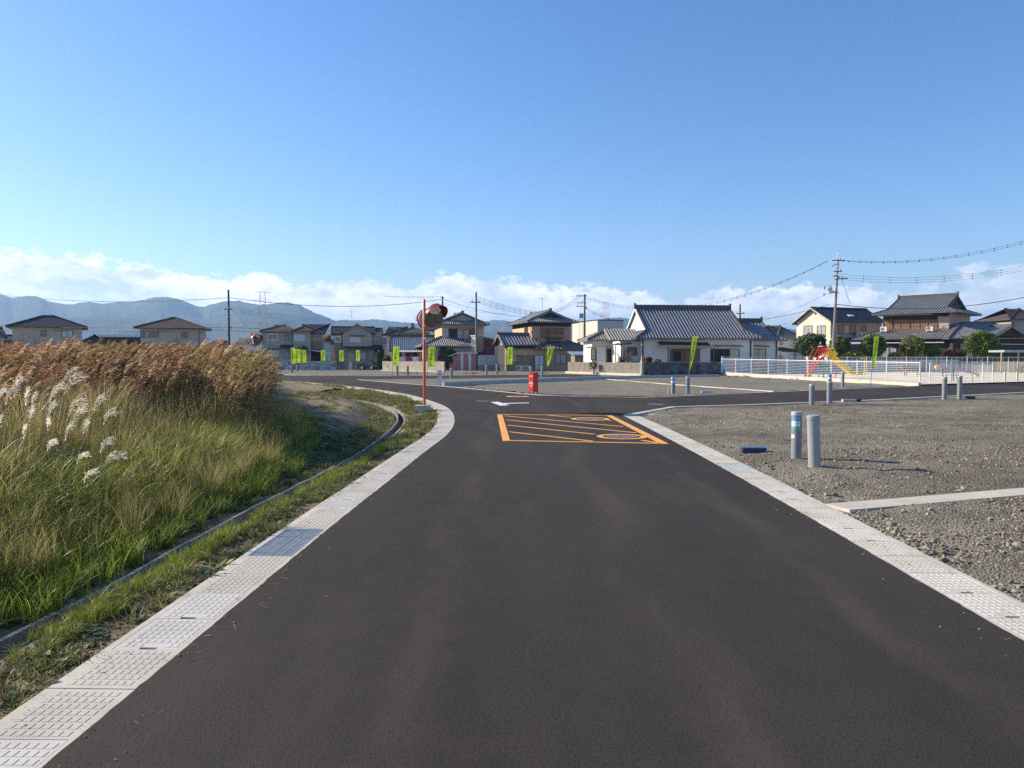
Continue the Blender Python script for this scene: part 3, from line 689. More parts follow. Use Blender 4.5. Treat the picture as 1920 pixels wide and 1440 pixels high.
# ------------------------------------------------------------------ instanced scatter (geometry nodes)
def scatter(name, pts, rot, scl, idx, coll, kind='stuff'):
    me = bpy.data.meshes.new(name); pts = np.asarray(pts, np.float32); me.vertices.add(len(pts)); me.vertices.foreach_set('co', pts.ravel())
    a = me.attributes.new('rot', 'FLOAT_VECTOR', 'POINT'); a.data.foreach_set('vector', np.asarray(rot, np.float32).ravel())
    a = me.attributes.new('scl', 'FLOAT_VECTOR', 'POINT'); a.data.foreach_set('vector', np.asarray(scl, np.float32).ravel())
    a = me.attributes.new('idx', 'INT', 'POINT'); a.data.foreach_set('value', np.asarray(idx, np.int32))
    o = bpy.data.objects.new(name, me); COL.objects.link(o); o['kind'] = kind
    ng = bpy.data.node_groups.new(name + '_nodes', 'GeometryNodeTree')
    ng.interface.new_socket('Geometry', in_out='INPUT', socket_type='NodeSocketGeometry'); ng.interface.new_socket('Geometry', in_out='OUTPUT', socket_type='NodeSocketGeometry')
    gi = ng.nodes.new('NodeGroupInput'); go = ng.nodes.new('NodeGroupOutput'); ip = ng.nodes.new('GeometryNodeInstanceOnPoints'); ci = ng.nodes.new('GeometryNodeCollectionInfo')
    ci.inputs['Collection'].default_value = coll; ci.inputs['Separate Children'].default_value = True; ci.inputs['Reset Children'].default_value = True
    def na(nm, ty):
        q = ng.nodes.new('GeometryNodeInputNamedAttribute'); q.data_type = ty; q.inputs['Name'].default_value = nm; return next(x for x in q.outputs if x.enabled and x.name == 'Attribute')
    lk = ng.links.new; lk(gi.outputs[0], ip.inputs['Points']); lk(ci.outputs[0], ip.inputs['Instance']); ip.inputs['Pick Instance'].default_value = True
    lk(na('idx', 'INT'), ip.inputs['Instance Index']); lk(na('rot', 'FLOAT_VECTOR'), ip.inputs['Rotation']); lk(na('scl', 'FLOAT_VECTOR'), ip.inputs['Scale'])
    lk(ip.outputs[0], go.inputs[0]); md = o.modifiers.new('scatter', 'NODES'); md.node_group = ng; return o
def blades(n, hmin, hmax, wid, spread, bend, cols, seg=4, lean=(0, 0), droop=1.0, seed=0):
    """a clump of curved tapering blades -> V, F, tint"""
    r = np.random.default_rng(seed); V = []; Fc = []; T = []
    for i in range(n):
        a = r.uniform(0, 2 * pi); rad = spread * sqrt(r.uniform()); bx, by = rad * cos(a), rad * sin(a); h = r.uniform(hmin, hmax); w = wid * r.uniform(.6, 1.3)
        da = a + r.normal(0, .8); b = bend * r.uniform(.3, 1.5) * h; dx, dy = cos(da) * b + lean[0] * h, sin(da) * b + lean[1] * h
        fa = r.uniform(0, 2 * pi); sx_, sy_ = cos(fa) * w / 2, sin(fa) * w / 2; k0 = len(V); c = np.array(cols[r.integers(len(cols))]) * r.uniform(.7, 1.25); c2 = np.array(cols[r.integers(len(cols))])
        tip = r.uniform(.9, 1.35)
        for s_ in range(seg + 1):
            t = s_ / seg; wv = (1 - t ** 1.6) if s_ < seg else .02; z = h * (t - .32 * droop * bend * 2 * t ** 3); x = bx + dx * t ** 2; y = by + dy * t ** 2
            V += [(x - sx_ * wv, y - sy_ * wv, z), (x + sx_ * wv, y + sy_ * wv, z)]; cc = c * (1 - .35 * t) + c2 * .35 * t * tip; T += [cc, cc]
            if s_: q = k0 + 2 * s_; Fc.append((q - 2, q - 1, q + 1, q))
    return V, Fc, T
def merge(*parts):
    V = []; Fc = []; T = []
    for v, f, t in parts:
        k = len(V); V += list(v); Fc += [tuple(i + k for i in q) for q in f]; T += list(t)
    return V, Fc, T
def coll(name): return bpy.data.collections.new(name)
GREENS = [(.13, .24, .02), (.22, .30, .028), (.34, .36, .04), (.05, .11, .012), (.42, .36, .09)]
OLIVES = [(.34, .31, .07), (.25, .26, .045), (.44, .36, .12), (.17, .21, .035)]
STRAWS = [(.50, .38, .20), (.40, .29, .13), (.58, .46, .27), (.32, .24, .10)]
BROWNS = [(.38, .235, .12), (.29, .165, .08), (.54, .385, .22), (.22, .125, .062), (.50, .375, .24)]
OLIVEPL = [(.36, .34, .12), (.45, .40, .18), (.28, .27, .08)]
cg = coll('green_tufts')
for i in range(6): 
    o = npmesh('tuft', *blades(34, .45, 1.0, .011, .10, .42, GREENS, 5, (.05, 0), seed=i)[:2], GRASSM, None, link=False); 
    bpy.data.objects.remove(o)
def add_src(c, name, V, Fc, T, mat):
    o = npmesh(name, V, Fc, mat, tint=np.array(T), link=False); c.objects.link(o); return o
for i in range(7): add_src(cg, 'tuft_%02d' % i, *blades(30, .40, 1.08, .015, .13, .48, GREENS, 6, (.06, 0), seed=i), GRASSM)
co = coll('mixed_tufts')
for i in range(7): add_src(co, 'tuft_%02d' % i, *merge(blades(24, .5, 1.05, .009, .13, .35, OLIVES, 5, (.08, 0), seed=20 + i), blades(16, .6, 1.1, .006, .12, .2, STRAWS, 4, (.12, 0), seed=40 + i)), GRASSM)
def reed(seed, nst=7, cols=BROWNS, hbase=1.0):
    """reed stems with leaves and nodding plumes, tops near hbase"""
    r = np.random.default_rng(seed); V = []; Fc = []; T = []
    def quad(a, b, w, c, nv=None):
        a = np.array(a); b = np.array(b); d = b - a; fa = r.uniform(0, 2 * pi); p = np.cross(d, [cos(fa), sin(fa), .4]); p = p / (np.linalg.norm(p) + 1e-9) * w / 2; k = len(V)
        V.extend([a - p, a + p, b + p * .25, b - p * .25]); Fc.append((k, k + 1, k + 2, k + 3)); T.extend([c] * 4)
    for i in range(nst):
        a = r.uniform(0, 2 * pi); rad = .22 * sqrt(r.uniform()); p = np.array([rad * cos(a), rad * sin(a), 0.]); h = hbase * r.uniform(.80, 1.03); lean = np.array([.10 + r.normal(0, .07), r.normal(0, .07), 0]); pts = []
        for s_ in range(6): t = s_ / 5; pts.append(p + lean * h * t ** 2 + np.array([0, 0, h * .93 * t]))
        c = np.array(STRAWS[r.integers(4)]) * .8
        for q0, q1 in zip(pts[:-1], pts[1:]): quad(q0, q1, .007, c)
        for k in range(5):
            t = r.uniform(.25, .95); q = p + lean * h * t * t + np.array([0, 0, h * .93 * t]); an = r.uniform(-1.3, 1.3) if r.uniform() < .7 else r.uniform(0, 6.28); L = r.uniform(.16, .34)
            d1 = np.array([cos(an) * .6, sin(an) * .6, .75]) * L * .5; d2 = np.array([cos(an), sin(an), -.25]) * L * .6; cc = np.array((STRAWS + OLIVES + BROWNS)[r.integers(12)]) * .85
            quad(q, q + d1, .014, cc); quad(q + d1, q + d1 + d2, .011, cc)
        tp = pts[-1]; cb = np.array(cols[r.integers(len(cols))]) * r.uniform(.8, 1.3); L = r.uniform(.16, .26)
        for k in range(42):
            t = r.uniform(0, 1); spine = tp + np.array([L * .5 * t ** 1.6, 0, L * (t - .25 * t * t)]); an = r.normal(0, 1.0); l = r.uniform(.025, .065) * (1.2 - .5 * t)
            d = np.array([cos(an) * .8 + .25, sin(an) * .8, r.uniform(-.5, .7)]) * l; quad(spine, spine + d, r.uniform(.007, .014), cb * r.uniform(.7, 1.35))
    return V, Fc, T
cre = coll('reed_clumps')
for i in range(12): add_src(cre, 'reed_%02d' % i, *reed(100 + i, 7, BROWNS if i < 9 else OLIVEPL + BROWNS[:1]), REEDM)
# where things grow
BOUND = np.array([(-3.15, -3), (-3.15, 3), (-3.22, 8), (-3.25, 11), (-3.75, 14.2), (-4.7, 17.5), (-7.2, 23), (-9.7, 29), (-13.4, 39), (-18, 50)])
def field_pts(n, x0, x1, y0, y1, seed):
    r = np.random.default_rng(seed); x = r.uniform(x0, x1, n); y = r.uniform(y0, y1, n); d = -pldist(x, y, BOUND); return x, y, d, r
def place(name, c, ncoll, x, y, hs, r, zf, wrot=.5, tilt=.1, ws=1.0):
    z = zf(x, y); n = len(x); rot = np.stack([r.normal(0, tilt, n), r.normal(0, tilt, n), r.uniform(-wrot, wrot, n)], 1)
    sc_ = np.stack([hs * ws, hs * ws, hs], 1); return scatter(name, np.stack([x, y, z], 1), rot, sc_, r.integers(0, ncoll, n), c)
def hz(x, y):
    z = np.full(x.shape, .12); m = (x > -9); z[m] = h_left(x[m], y[m]); return np.maximum(z, -.2)
# tall brown reeds
x, y, d, r = field_pts(24000, -34, -3, 4.5, 50, 11)
lim = 1.55 + 1.1 * fbm(x * .35, y * .35, 9)
start = np.where(y < 13, 3.2 + .9 * (13 - y) * .25, 1.1)      # distance from the edge at which the reeds begin
keep = (d > start * (.7 + .6 * fbm(x * .8, y * .8, 31))) & (r.uniform(size=len(x)) < np.clip(1.25 - (y - 12) / 45, .3, 1))
keep &= (-x < y * .80 + 1.0)
x, y, d = x[keep], y[keep], d[keep]; topz = np.where(y < 9, 1.45 + .03 * y, 1.72 + .0135 * (y - 9)) - .55 * np.exp(-((d - np.interp(y, [0, 13, 14, 60], [3, 3, 1.0, 1.0])) / .9).clip(0) * 1.0) * 1.0
topz = topz * (.80 + .34 * fbm(x * .9, y * .9, 17)) * (1 + r.normal(0, .05, len(x)))
topz = topz * np.where(x / y < -.42, .93, 1.0); _z = hz(x, y); ol = (fbm(x * .35, y * .5, 77) + .10 * sstep(x, -12, -6)) > .66; ri = np.where(ol & (r.uniform(size=len(x)) < .7), r.integers(9, 12, len(x)), r.integers(0, 9, len(x))); hh_ = topz - .12
scatter('brown_reed_bed', np.stack([x, y, _z], 1), np.stack([r.normal(0, .08, len(x)), r.normal(0, .08, len(x)), r.uniform(-.8, .8, len(x))], 1), np.stack([hh_, hh_, hh_], 1), ri, cre)
# mixed olive and straw grass between
x, y, d, r = field_pts(16000, -13, -3, 2.5, 30, 12)
keep = (d > .25) & (d < np.where(y < 13, 5.2, 2.3)) & (r.uniform(size=len(x)) < np.where(d < 2.6, .36, .55)) & (-x < y * .85 + 1.2)
keep &= fbm(x * .9, y * .9, 41) > .22
x, y, d = x[keep], y[keep], d[keep]; hs = (.60 + .85 * sstep(d, .3, 3.0)) * (.62 + .75 * fbm(x, y, 7))
place('mixed_tall_grass', co, 7, x, y, hs, r, hz, 3.1, .12)
# green grass in front
x, y, d, r = field_pts(11000, -9, -3, 1.5, 22, 13)
keep = (d > -.05) & (d < np.where(y < 13, 3.3, .9) * (.5 + fbm(x * .7, y * .7, 44))) & (r.uniform(size=len(x)) < .62) & (-x < y * .85 + 1.5)
x, y, d = x[keep], y[keep], d[keep]; hs = (.34 + .55 * sstep(d, .0, 1.8)) * (.65 + .7 * fbm(x * 1.2, y * 1.2, 6))
place('green_grass', cg, 7, x, y, hs, r, hz, 3.1, .18, 1.15)
# verge turf and weeds
cv_ = coll('verge_tufts')
VG = [(.13, .17, .04), (.10, .15, .03), (.19, .20, .06), (.24, .21, .08), (.30, .22, .10)]
for i in range(6): add_src(cv_, 'turf_%02d' % i, *blades(34, .05, .17, .006, .085, .8, VG, 3, seed=60 + i), GRASSM)
def weed(seed):
    r = np.random.default_rng(seed); V = []; Fc = []; T = []
    for k in range(26):
        a = r.uniform(0, 2 * pi); rd = r.uniform(.01, .11); c = np.array([rd * cos(a), rd * sin(a), r.uniform(.01, .055)]); l = r.uniform(.015, .04); u = np.array([cos(a), sin(a), r.uniform(-.2, .5)]) * l; v = np.array([-sin(a), cos(a), r.uniform(-.4, .4)]) * l * .45; k0 = len(V)
        V.extend([c - u, c + v, c + u, c - v]); Fc.append((k0, k0 + 1, k0 + 2, k0 + 3)); T.extend([np.array([(.07, .14, .025), (.12, .18, .04), (.22, .17, .05), (.05, .11, .02)][r.integers(4)])] * 4)
    return V, Fc, T
for i in range(6): add_src(cv_, 'weed_%02d' % i, *weed(80 + i), GRASSM)
r = np.random.default_rng(5); n = 60000; y = r.uniform(1.5, 40, n); x = r.uniform(-9.5, -1.6, n); d = pldist(x, y, CHAN); dl = pldist(x, y, LEDGE[::2])
dens = sstep(fbm(x * 1.5, y * 1.5, 51), .36, .56); dist_keep = np.clip(11 / y, .12, 1)
vg = (d > .22) & (dl < -.49)
fld = (d < -.26) & (y > 10) & (x > -9.3) & field_keep(x, y) & (dl < -.55)
pf = np.where(y < 17, .35, .10) * (fbm(x * .8, y * .8, 61) > .47)
keep = (vg & (r.uniform(size=n) < (.08 + .72 * dens) * dist_keep * np.where(y > 10, 1.0, .9))) | (fld & (r.uniform(size=n) < pf * dist_keep)) | ((d > -.9) & (d < -.24) & (dl < -.5) & (r.uniform(size=n) < .55 * dist_keep))
x, y, d = x[keep], y[keep], d[keep]; r2 = np.random.default_rng(6); hs = r2.uniform(.5, 1.35, len(x)) * (1 + (y > 14) * .25)
z = h_left(x, y) - .01; idx = np.where(r2.uniform(size=len(x)) < .6, r2.integers(0, 6, len(x)), r2.integers(6, 12, len(x)))
scatter('verge_turf', np.stack([x, y, z], 1), np.stack([r2.normal(0, .12, len(x)), r2.normal(0, .12, len(x)), r2.uniform(0, 6.28, len(x))], 1), np.stack([hs, hs, hs], 1), idx, cv_)
# stronger tufts leaning over the channel
y = np.concatenate([r2.uniform(3.2, 16, 900), r2.normal(8.3, .5, 26), r2.normal(13.4, .35, 14), r2.normal(7.0, .2, 10)]); x = np.interp(y, CHAN[:, 1], CHAN[:, 0]) + r2.uniform(.12, .36, len(y)); k = r2.uniform(size=len(y)) < np.concatenate([np.full(900, .35) + .65 * (fbm(y[:900] * 1.3, y[:900] * 0, 33) > .44), np.ones(50)]); x, y = x[k], y[k]
hs = r2.uniform(.08, .21, len(x)); scatter('channel_edge_tufts', np.stack([x, y, h_left(x, y)], 1), np.stack([r2.normal(0, .2, len(x)), r2.normal(0, .2, len(x)), r2.uniform(0, 6.28, len(x))], 1), np.stack([hs * 1.3, hs * 1.3, hs], 1), r2.integers(0, 7, len(x)), cg)
# far verge grass along the left road
r = np.random.default_rng(15); n = 9000; y = r.uniform(28, 66, n); x = -r.uniform(4, 34, n); dl = pldist(x, y, LEDGE[::2]); k = (dl < -.52) & (dl > -7) & (pldist(x, y, BOUND) > -.2) & (fbm(x * .5, y * .5, 71) > .40); x, y = x[k], y[k]
z = np.where(x > -9, h_left(x, y), -.02 + .1 * 0); hs = r.uniform(1.2, 2.6, len(x)); scatter('far_verge_grass', np.stack([x, y, z], 1), np.stack([hs * 0, hs * 0, r.uniform(0, 6.28, len(x))], 1), np.stack([hs, hs, hs], 1), r.integers(0, 6, len(x)), cv_)

# gravel stones on the near lots
crk = coll('stones')
import bmesh
STONE = NB('stone'); oi = STONE.nt.nodes.new('ShaderNodeObjectInfo').outputs['Random']
c = STONE.mix(oi, (.11, .097, .072), (.43, .38, .295)); f = STONE.noise(60, 4, .7); c = STONE.mix(STONE.rng(f, .4, .7, 0, .5), c, (.14, .12, .095)); STONE = STONE.done(c, .9, STONE.bump(f, .5, .004), .25)
for i in range(8):
    bm = bmesh.new(); bmesh.ops.create_icosphere(bm, subdivisions=1, radius=1)
    for v in bm.verts: v.co = v.co * random.uniform(.65, 1.25); v.co.z *= .62; v.co.x *= 1.15
    me = bpy.data.meshes.new('stone_%02d' % i); bm.to_mesh(me); bm.free(); me.materials.append(STONE); crk.objects.link(bpy.data.objects.new('stone_%02d' % i, me))
r = np.random.default_rng(21); n = 420000; y = r.uniform(3.2, 30, n); x = r.uniform(3.4, 19, n)
k = (x < y * .74 + 1.5) & (r.uniform(size=n) < np.clip((8.0 / y) ** 2.0, .03, 1) * (.25 + .95 * sstep(fbm(x * .9, y * .9, 91), .38, .60))) & inside(x, y, rl_poly) & ~((np.abs(pldist(x, y, np.array([(3.50, 8.42), (6.6, 9.5), (10, 10.7), (14, 12.1), (22, 15)])) - .18) < .19))
x, y = x[k], y[k]; s_ = np.clip(r.lognormal(-4.98, .55, len(x)), .004, .034) * (1 + .0 * np.clip(y - 12, 0, 10) / 10); 
edge_b = (np.abs(x - (np.interp(y, REDGE[:, 1], REDGE[:, 0]) + .62)) < .18); s_ = np.where(edge_b, s_ * 1.3, s_)
scatter('loose_gravel', np.stack([x, y, h_right(x, y) + s_ * .2], 1), r.uniform(-3, 3, (len(x), 3)) * np.array([.3, .3, 1]), np.stack([s_, s_, s_], 1), r.integers(0, 8, len(x)), crk)
print('stones', len(x))
# soil crumbs and small stones on the verge
r = np.random.default_rng(23); n = 9000; y = r.uniform(2.5, 18, n); x = np.interp(y, LEDGE[:, 1], LEDGE[:, 0]) - .5 - r.uniform(0, .95, n) ** 1.0 * .8; s_ = np.clip(r.lognormal(-5.1, .5, n), .003, .02)
CRUMB = coll('soil_crumbs')
for i in range(4):
    o = crk.objects[i].copy(); o.data = o.data.copy(); o.data.materials[0] = SOIL; o.name = 'crumb_%02d' % i; CRUMB.objects.link(o)
scatter('soil_crumbs', np.stack([x, y, h_left(x, y) + s_ * .3], 1), r.uniform(-3, 3, (n, 3)) * np.array([.3, .3, 1]), np.stack([s_, s_, s_], 1), r.integers(0, 4, n), CRUMB)

# ------------------------------------------------------------------ silver grass plumes (each one a thing)
def plume_mesh(seed, size, side):
    r = np.random.default_rng(seed); V = []; Fc = []; T = []; L = size
    col = np.array((.97, .90, .76)) * r.uniform(.92, 1.04)
    for k in range(11):
        t0 = .02 + .55 * k / 11; base = np.array([.22 * L * t0 * side, 0, L * .9 * t0]); l = L * (1.0 - .5 * t0) * r.uniform(.8, 1.1); an = r.normal(0, .13); up = r.uniform(.9, 1.15); prev = base; k0 = len(V)
        for s_ in range(6):
            t = s_ / 5; p = base + np.array([side * (.12 * t + .62 * t ** 1.9) * l * .85 + an * l * .25 * t, sin(an) * l * .35 * t, l * up * (t * .88 - .30 * side * t ** 2.6)]); w = .0085 * (1 - .55 * abs(2 * t - 1)) * (1 + size)
            V += [p - np.array([0, w, w * .6]), p + np.array([0, w, w * .6])]; T += [col * r.uniform(.9, 1.05)] * 2
            if s_: q = k0 + 2 * s_; Fc.append((q - 2, q - 1, q + 1, q))
            if s_:
                for j in range(4):
                    fr = r.uniform(0, 1); b = prev * (1 - fr) + p * fr; dd = (p - prev); dd = dd / (np.linalg.norm(dd) + 1e-9); e = b + (dd * .9 + r.normal(0, .55, 3)) * r.uniform(.010, .022); kk = len(V); w2 = .0011
                    V += [b - [0, 0, w2], b + [0, 0, w2], e + [0, 0, w2], e - [0, 0, w2]]; Fc.append((kk, kk + 1, kk + 2, kk + 3)); T += [col] * 4
            prev = p
    return V, Fc, T
plumes = [(22, 730, 7.6, .30, 1, 'tall white plume at the photo edge, leftmost of the silver grass'), (38, 718, 7.6, .27, .5, 'white plume leaning right, second from the left edge of the reeds'), (60, 738, 7.2, .20, .3, 'short fat white plume between two taller ones at left'),
          (72, 742, 7.4, .18, .7, 'small white plume low beside the fat white one'), (66, 770, 7.0, .17, .5, 'slim beige plume standing under the short fat white plume'), (104, 728, 8.0, .30, 1, 'long white plume just left of the tallest silver grass'),
          (128, 700, 8.2, .36, 1, 'tallest silver plume, arching right above all others'), (132, 712, 8.0, .34, 1.1, 'dense white plume hanging just below the tallest one'), (100, 762, 7.8, .26, .7, 'straight white plume below the long white plume'),
          (140, 752, 7.8, .32, 1.1, 'wide arching white plume in the middle of the group'), (146, 770, 7.6, .30, 1, 'thick white plume under the wide arching one'), (134, 800, 7.4, .26, .8, 'white plume pointing up steeply from the green grass'),
          (188, 746, 8.0, .24, 1.2, 'plume bent over to the right above brown reeds'), (206, 772, 7.6, .24, 1.2, 'thin greyish plume curving right, alone at the group end'), (168, 792, 7.4, .18, .7, 'small beige plume standing right of the thick ones'),
          (102, 790, 7.2, .13, .2, 'tiny upright white plume in olive grass'), (56, 802, 7.0, .17, .4, 'forked white plume low in the green grass at left'), (100, 826, 6.8, .16, 1.1, 'small drooping beige plume in the green grass'),
          (200, 825, 7.2, .22, 1.4, 'flat arching plume above bright green blades'), (206, 852, 7.0, .22, 1.6, 'lowest flat plume lying over the green grass'), (156, 850, 7.0, .17, 1.3, 'ragged drooping plume in the middle of the green grass'),
          (170, 884, 6.6, .17, 1.2, 'faded plume deep in the green grass near the channel'), (6, 790, 7.0, .17, .4, 'half hidden pale plume low at the reed edge'), (8, 735, 7.8, .2, .6, 'thin white plume touching the frame edge')]
for i, (u, v, Y, size, side, lab) in enumerate(plumes):
    size *= .85; tx, ty, tz = P(u - 12, v + 8, Y); gx = tx - .18; gz = .0; t = thing('silver_grass', lab, 'silver grass', (gx, ty, gz), 0, 'silver grass plumes in the left field')
    pz = tz - size * .45
    MB().tube([(0, 0, 0), (.05, 0, pz * .5), (.18, 0, pz)], [.004, .0035, .002], 5).build('stem', M('stem_straw', (.33, .28, .14), .8, .1), t)
    V, Fc, T = plume_mesh(300 + i, size, side); o = npmesh('plume', V, Fc, PLUMEM, np.array(T), t); o['kind'] = 'stuff'; o.location = (.18, 0, pz); o.rotation_euler = (0, 0, random.uniform(-.35, .35))

# ------------------------------------------------------------------ houses
def slope(mb, pts, th=.10):
    """roof plane with real thickness from 3-D points (eave edge first)"""
    n = len(pts); v = [mathutils.Vector(p) for p in pts]; nn = (v[1] - v[0]).cross(v[2] - v[1]).normalized()
    if nn.z < 0: v = v[::-1]; nn = -nn
    lo = [p - mathutils.Vector((0, 0, th)) for p in v]
    mb.add(v + lo, [tuple(range(n)), tuple(range(2 * n - 1, n - 1, -1))] + [(i, n + i, n + (i + 1) % n, (i + 1) % n) for i in range(n)])
def ribs(mb, pts, pitch=.27, r=.10, inset=.12, step=0.0):
    """rows of round cover tiles running up a roof plane; pts: eave edge first"""
    A, B = mathutils.Vector(pts[0]), mathutils.Vector(pts[1]); s = (B - A).normalized(); nn = s.cross(mathutils.Vector(pts[2]) - B).normalized()
    if nn.z < 0: nn = -nn
    t = nn.cross(s).normalized()
    if t.z < 0: t = -t
    q = [((mathutils.Vector(p) - A).dot(s), (mathutils.Vector(p) - A).dot(t)) for p in pts]; s0 = min(a for a, b in q); s1 = max(a for a, b in q)
    x = s0 + inset
    while x < s1 - inset:
        hit = []
        for i in range(len(q)):
            (a, b), (c, d) = q[i], q[(i + 1) % len(q)]
            if (a - x) * (c - x) < 0: hit.append(b + (d - b) * (x - a) / (c - a))
        if len(hit) >= 2:
            a, b = min(hit) - .02, max(hit) - .03
            if b - a > .15:
                vs = []
                for tt in (a, b):
                    for k in range(7):
                        an = pi * k / 6; vs.append(A + s * (x - r * cos(an)) + t * tt + nn * (r * .95 * sin(an) - .004))
                mb.add(vs, [(k, k + 1, k + 8, k + 7)[::-1] for k in range(6)] + [(0, 1, 2, 3, 4, 5, 6)])
        x += pitch
def courses(mb, pts, dz=.30, h=.016):
    """shingle courses: thin steps across a roof plane"""
    A, B = mathutils.Vector(pts[0]), mathutils.Vector(pts[1]); s = (B - A).normalized(); nn = s.cross(mathutils.Vector(pts[2]) - B).normalized()
    if nn.z < 0: nn = -nn
    t = nn.cross(s).normalized()
    if t.z < 0: t = -t
    q = [((mathutils.Vector(p) - A).dot(s), (mathutils.Vector(p) - A).dot(t)) for p in pts]; t1 = max(b for a, b in q); y = dz
    while y < t1 - .1:
        hit = []
        for i in range(len(q)):
            (a, b), (c, d) = q[i], q[(i + 1) % len(q)]
            if (b - y) * (d - y) < 0: hit.append(a + (c - a) * (y - b) / (d - b))
        if len(hit) >= 2:
            a, b = min(hit) + .03, max(hit) - .03
            if b > a: p0 = A + s * a + t * y + nn * h * .5; p1 = A + s * b + t * y + nn * h * .5; mb.bar(p0, p1, .03, h, nn)
        y += dz
class House:
    def __init__(s, name, label, u, Y, yaw=0, v=None, z=0.0, cat='house'):
        s.x0 = (u - 960) / F * Y / (_cp + 0) * 1.0; px, py, pz = P(u, HZ, Y); s.x0 = px; s.y0 = Y; s.a = radians(yaw); s.z = z
        s.root = thing(name, label, cat, (px, Y, z), s.a); s.ca = cos(s.a); s.sa = sin(s.a)
    def hit(s, u, v, ly=0.0, lx=None):
        """photo pixel onto the house's front plane (local y = ly) or a side plane (local x = lx) -> local coordinates"""
        dx, dy, dz = ray(u, v); ox, oy = -s.x0, -s.y0
        lox = ox * s.ca + oy * s.sa; loy = -ox * s.sa + oy * s.ca; ldx = dx * s.ca + dy * s.sa; ldy = -dx * s.sa + dy * s.ca
        t = (ly - loy) / ldy if lx is None else (lx - lox) / ldx
        return lox + t * ldx, loy + t * ldy, CH + t * dz - s.z
    def X(s, u, ly=0): return s.hit(u, HZ, ly)[0]
    def Yd(s, u, lx): return s.hit(u, HZ, lx=lx)[1]
    def Z(s, v, u, ly=0, lx=None): return s.hit(u, v, ly, lx)[2]
    def wall(s, x0, x1, y0, y1, z0, z1, mat, name='wall'): return MB().box(x0, x1, y0, y1, z0, z1).build(name, mat, s.root)
    def roof(s, x0, x1, y0, y1, z, p=.42, g=None, ov=.5, mat=TILE_B, axis='x', tiles='rib', gmat=STUCCO_W, pitch=.30, ridge=True, ridgemat=TILE_R, rh=.30, th=.12, bargemat=None, sides='all'):
        """roof over a rectangle; g: hip setback (None full hip, 0 gable)"""
        sw = axis == 'y'
        if sw: x0, x1, y0, y1 = y0, y1, x0, x1
        T = (lambda a, b, c: (b, a, c)) if sw else (lambda a, b, c: (a, b, c))
        ex0, ex1, ey0, ey1 = x0 - ov, x1 + ov, y0 - ov, y1 + ov; hd = (ey1 - ey0) / 2; ym = (ey0 + ey1) / 2; H = hd * p; ze = z - ov * p * .0
        gg = hd if g is None else g; gg = min(gg, hd)
        gl = gr = gg
        mb = MB(); rb = MB(); planes = []
        vo = .25 if 0 < gg < hd else 0
        for side in (0, 1):
            yy = ey0 if side == 0 else ey1; yi = (lambda d: ey0 + d) if side == 0 else (lambda d: ey1 - d)
            pts = [(ex0, yy, ze), (ex1, yy, ze)]
            if gg > 0: pts += [(ex1 - gg, yi(gg), ze + gg * p)]
            if 0 < gg < hd: pts += [(ex1 - gg + vo, yi(gg), ze + gg * p)]
            if gg < hd: pts += [(ex1 - gg + vo, ym, ze + H), (ex0 + gg - vo, ym, ze + H)]
            if 0 < gg < hd: pts += [(ex0 + gg - vo, yi(gg), ze + gg * p)]
            if gg > 0: pts += [(ex0 + gg, yi(gg), ze + gg * p)]
            if gg >= hd: pts = [(ex0, yy, ze), (ex1, yy, ze), (ex1 - hd, ym, ze + H), (ex0 + hd, ym, ze + H)]
            planes.append([T(*q) for q in pts])
        if gg > 0:
            for xx, sgn in ((ex0, 1), (ex1, -1)):
                if gg >= hd: pts = [(xx, ey0, ze), (xx, ey1, ze), (xx + sgn * hd, ym, ze + H)]
                else: pts = [(xx, ey0, ze), (xx, ey1, ze), (xx + sgn * gg, ey1 - gg, ze + gg * p), (xx + sgn * gg, ey0 + gg, ze + gg * p)]
                planes.append([T(*q) for q in pts])
        for q in planes: slope(mb, q, th)
        ro = mb.build('roof', mat, s.root)
        if tiles == 'rib':
            for q in planes: ribs(rb, q, pitch)
            rb.build('roof_tiles', {TILE_B: TILE_BG, TILE_G: TILE_GG}.get(mat, mat), ro, True, kind='stuff')
        elif tiles == 'course':
            for q in planes: courses(rb, q)
            rb.build('roof_shingles', mat, ro, kind='stuff')
        if gg < hd:                                             # gable walls
            for xx, sgn in ((ex0 + gg, 1), (ex1 - gg, -1)):
                o_ = 0 if gg > 0 else ov * sgn
                wz = ze + gg * p; w = hd - gg if gg > 0 else (y1 - y0) / 2
                a = [(xx + o_, ym - w, wz - .02), (xx + o_, ym + w, wz - .02), (xx + o_, ym, ze + H - .12 - (0 if gg > 0 else ov * p * 0))]
                if gg == 0: a = [(xx + o_, ym - w, ze - .05), (xx + o_, ym + w, ze - .05), (xx + o_, ym + w, ze + ov * p - .1), (xx + o_, ym, ze + H - .13), (xx + o_, ym - w, ze + ov * p - .1)]
                b = [(q[0] + .1 * sgn, q[1], q[2]) for q in a]; n = len(a)
                gm = MB(); gm.add([T(*q) for q in a + b], [tuple(range(n)), tuple(range(2 * n - 1, n - 1, -1))] + [(i, (i + 1) % n, n + (i + 1) % n, n + i) for i in range(n)])
                bm_ = MB()
                for e in (ey0 + gg, ey1 - gg):
                    bm_.bar(T(xx - (vo + .01) * sgn, e, wz - .06), T(xx - (vo + .01) * sgn, ym, ze + H - .06), .06, .20)
                bm_.build('bargeboard', bargemat or BLACKWOOD, s.root); gm.build('gable', gmat, s.root)
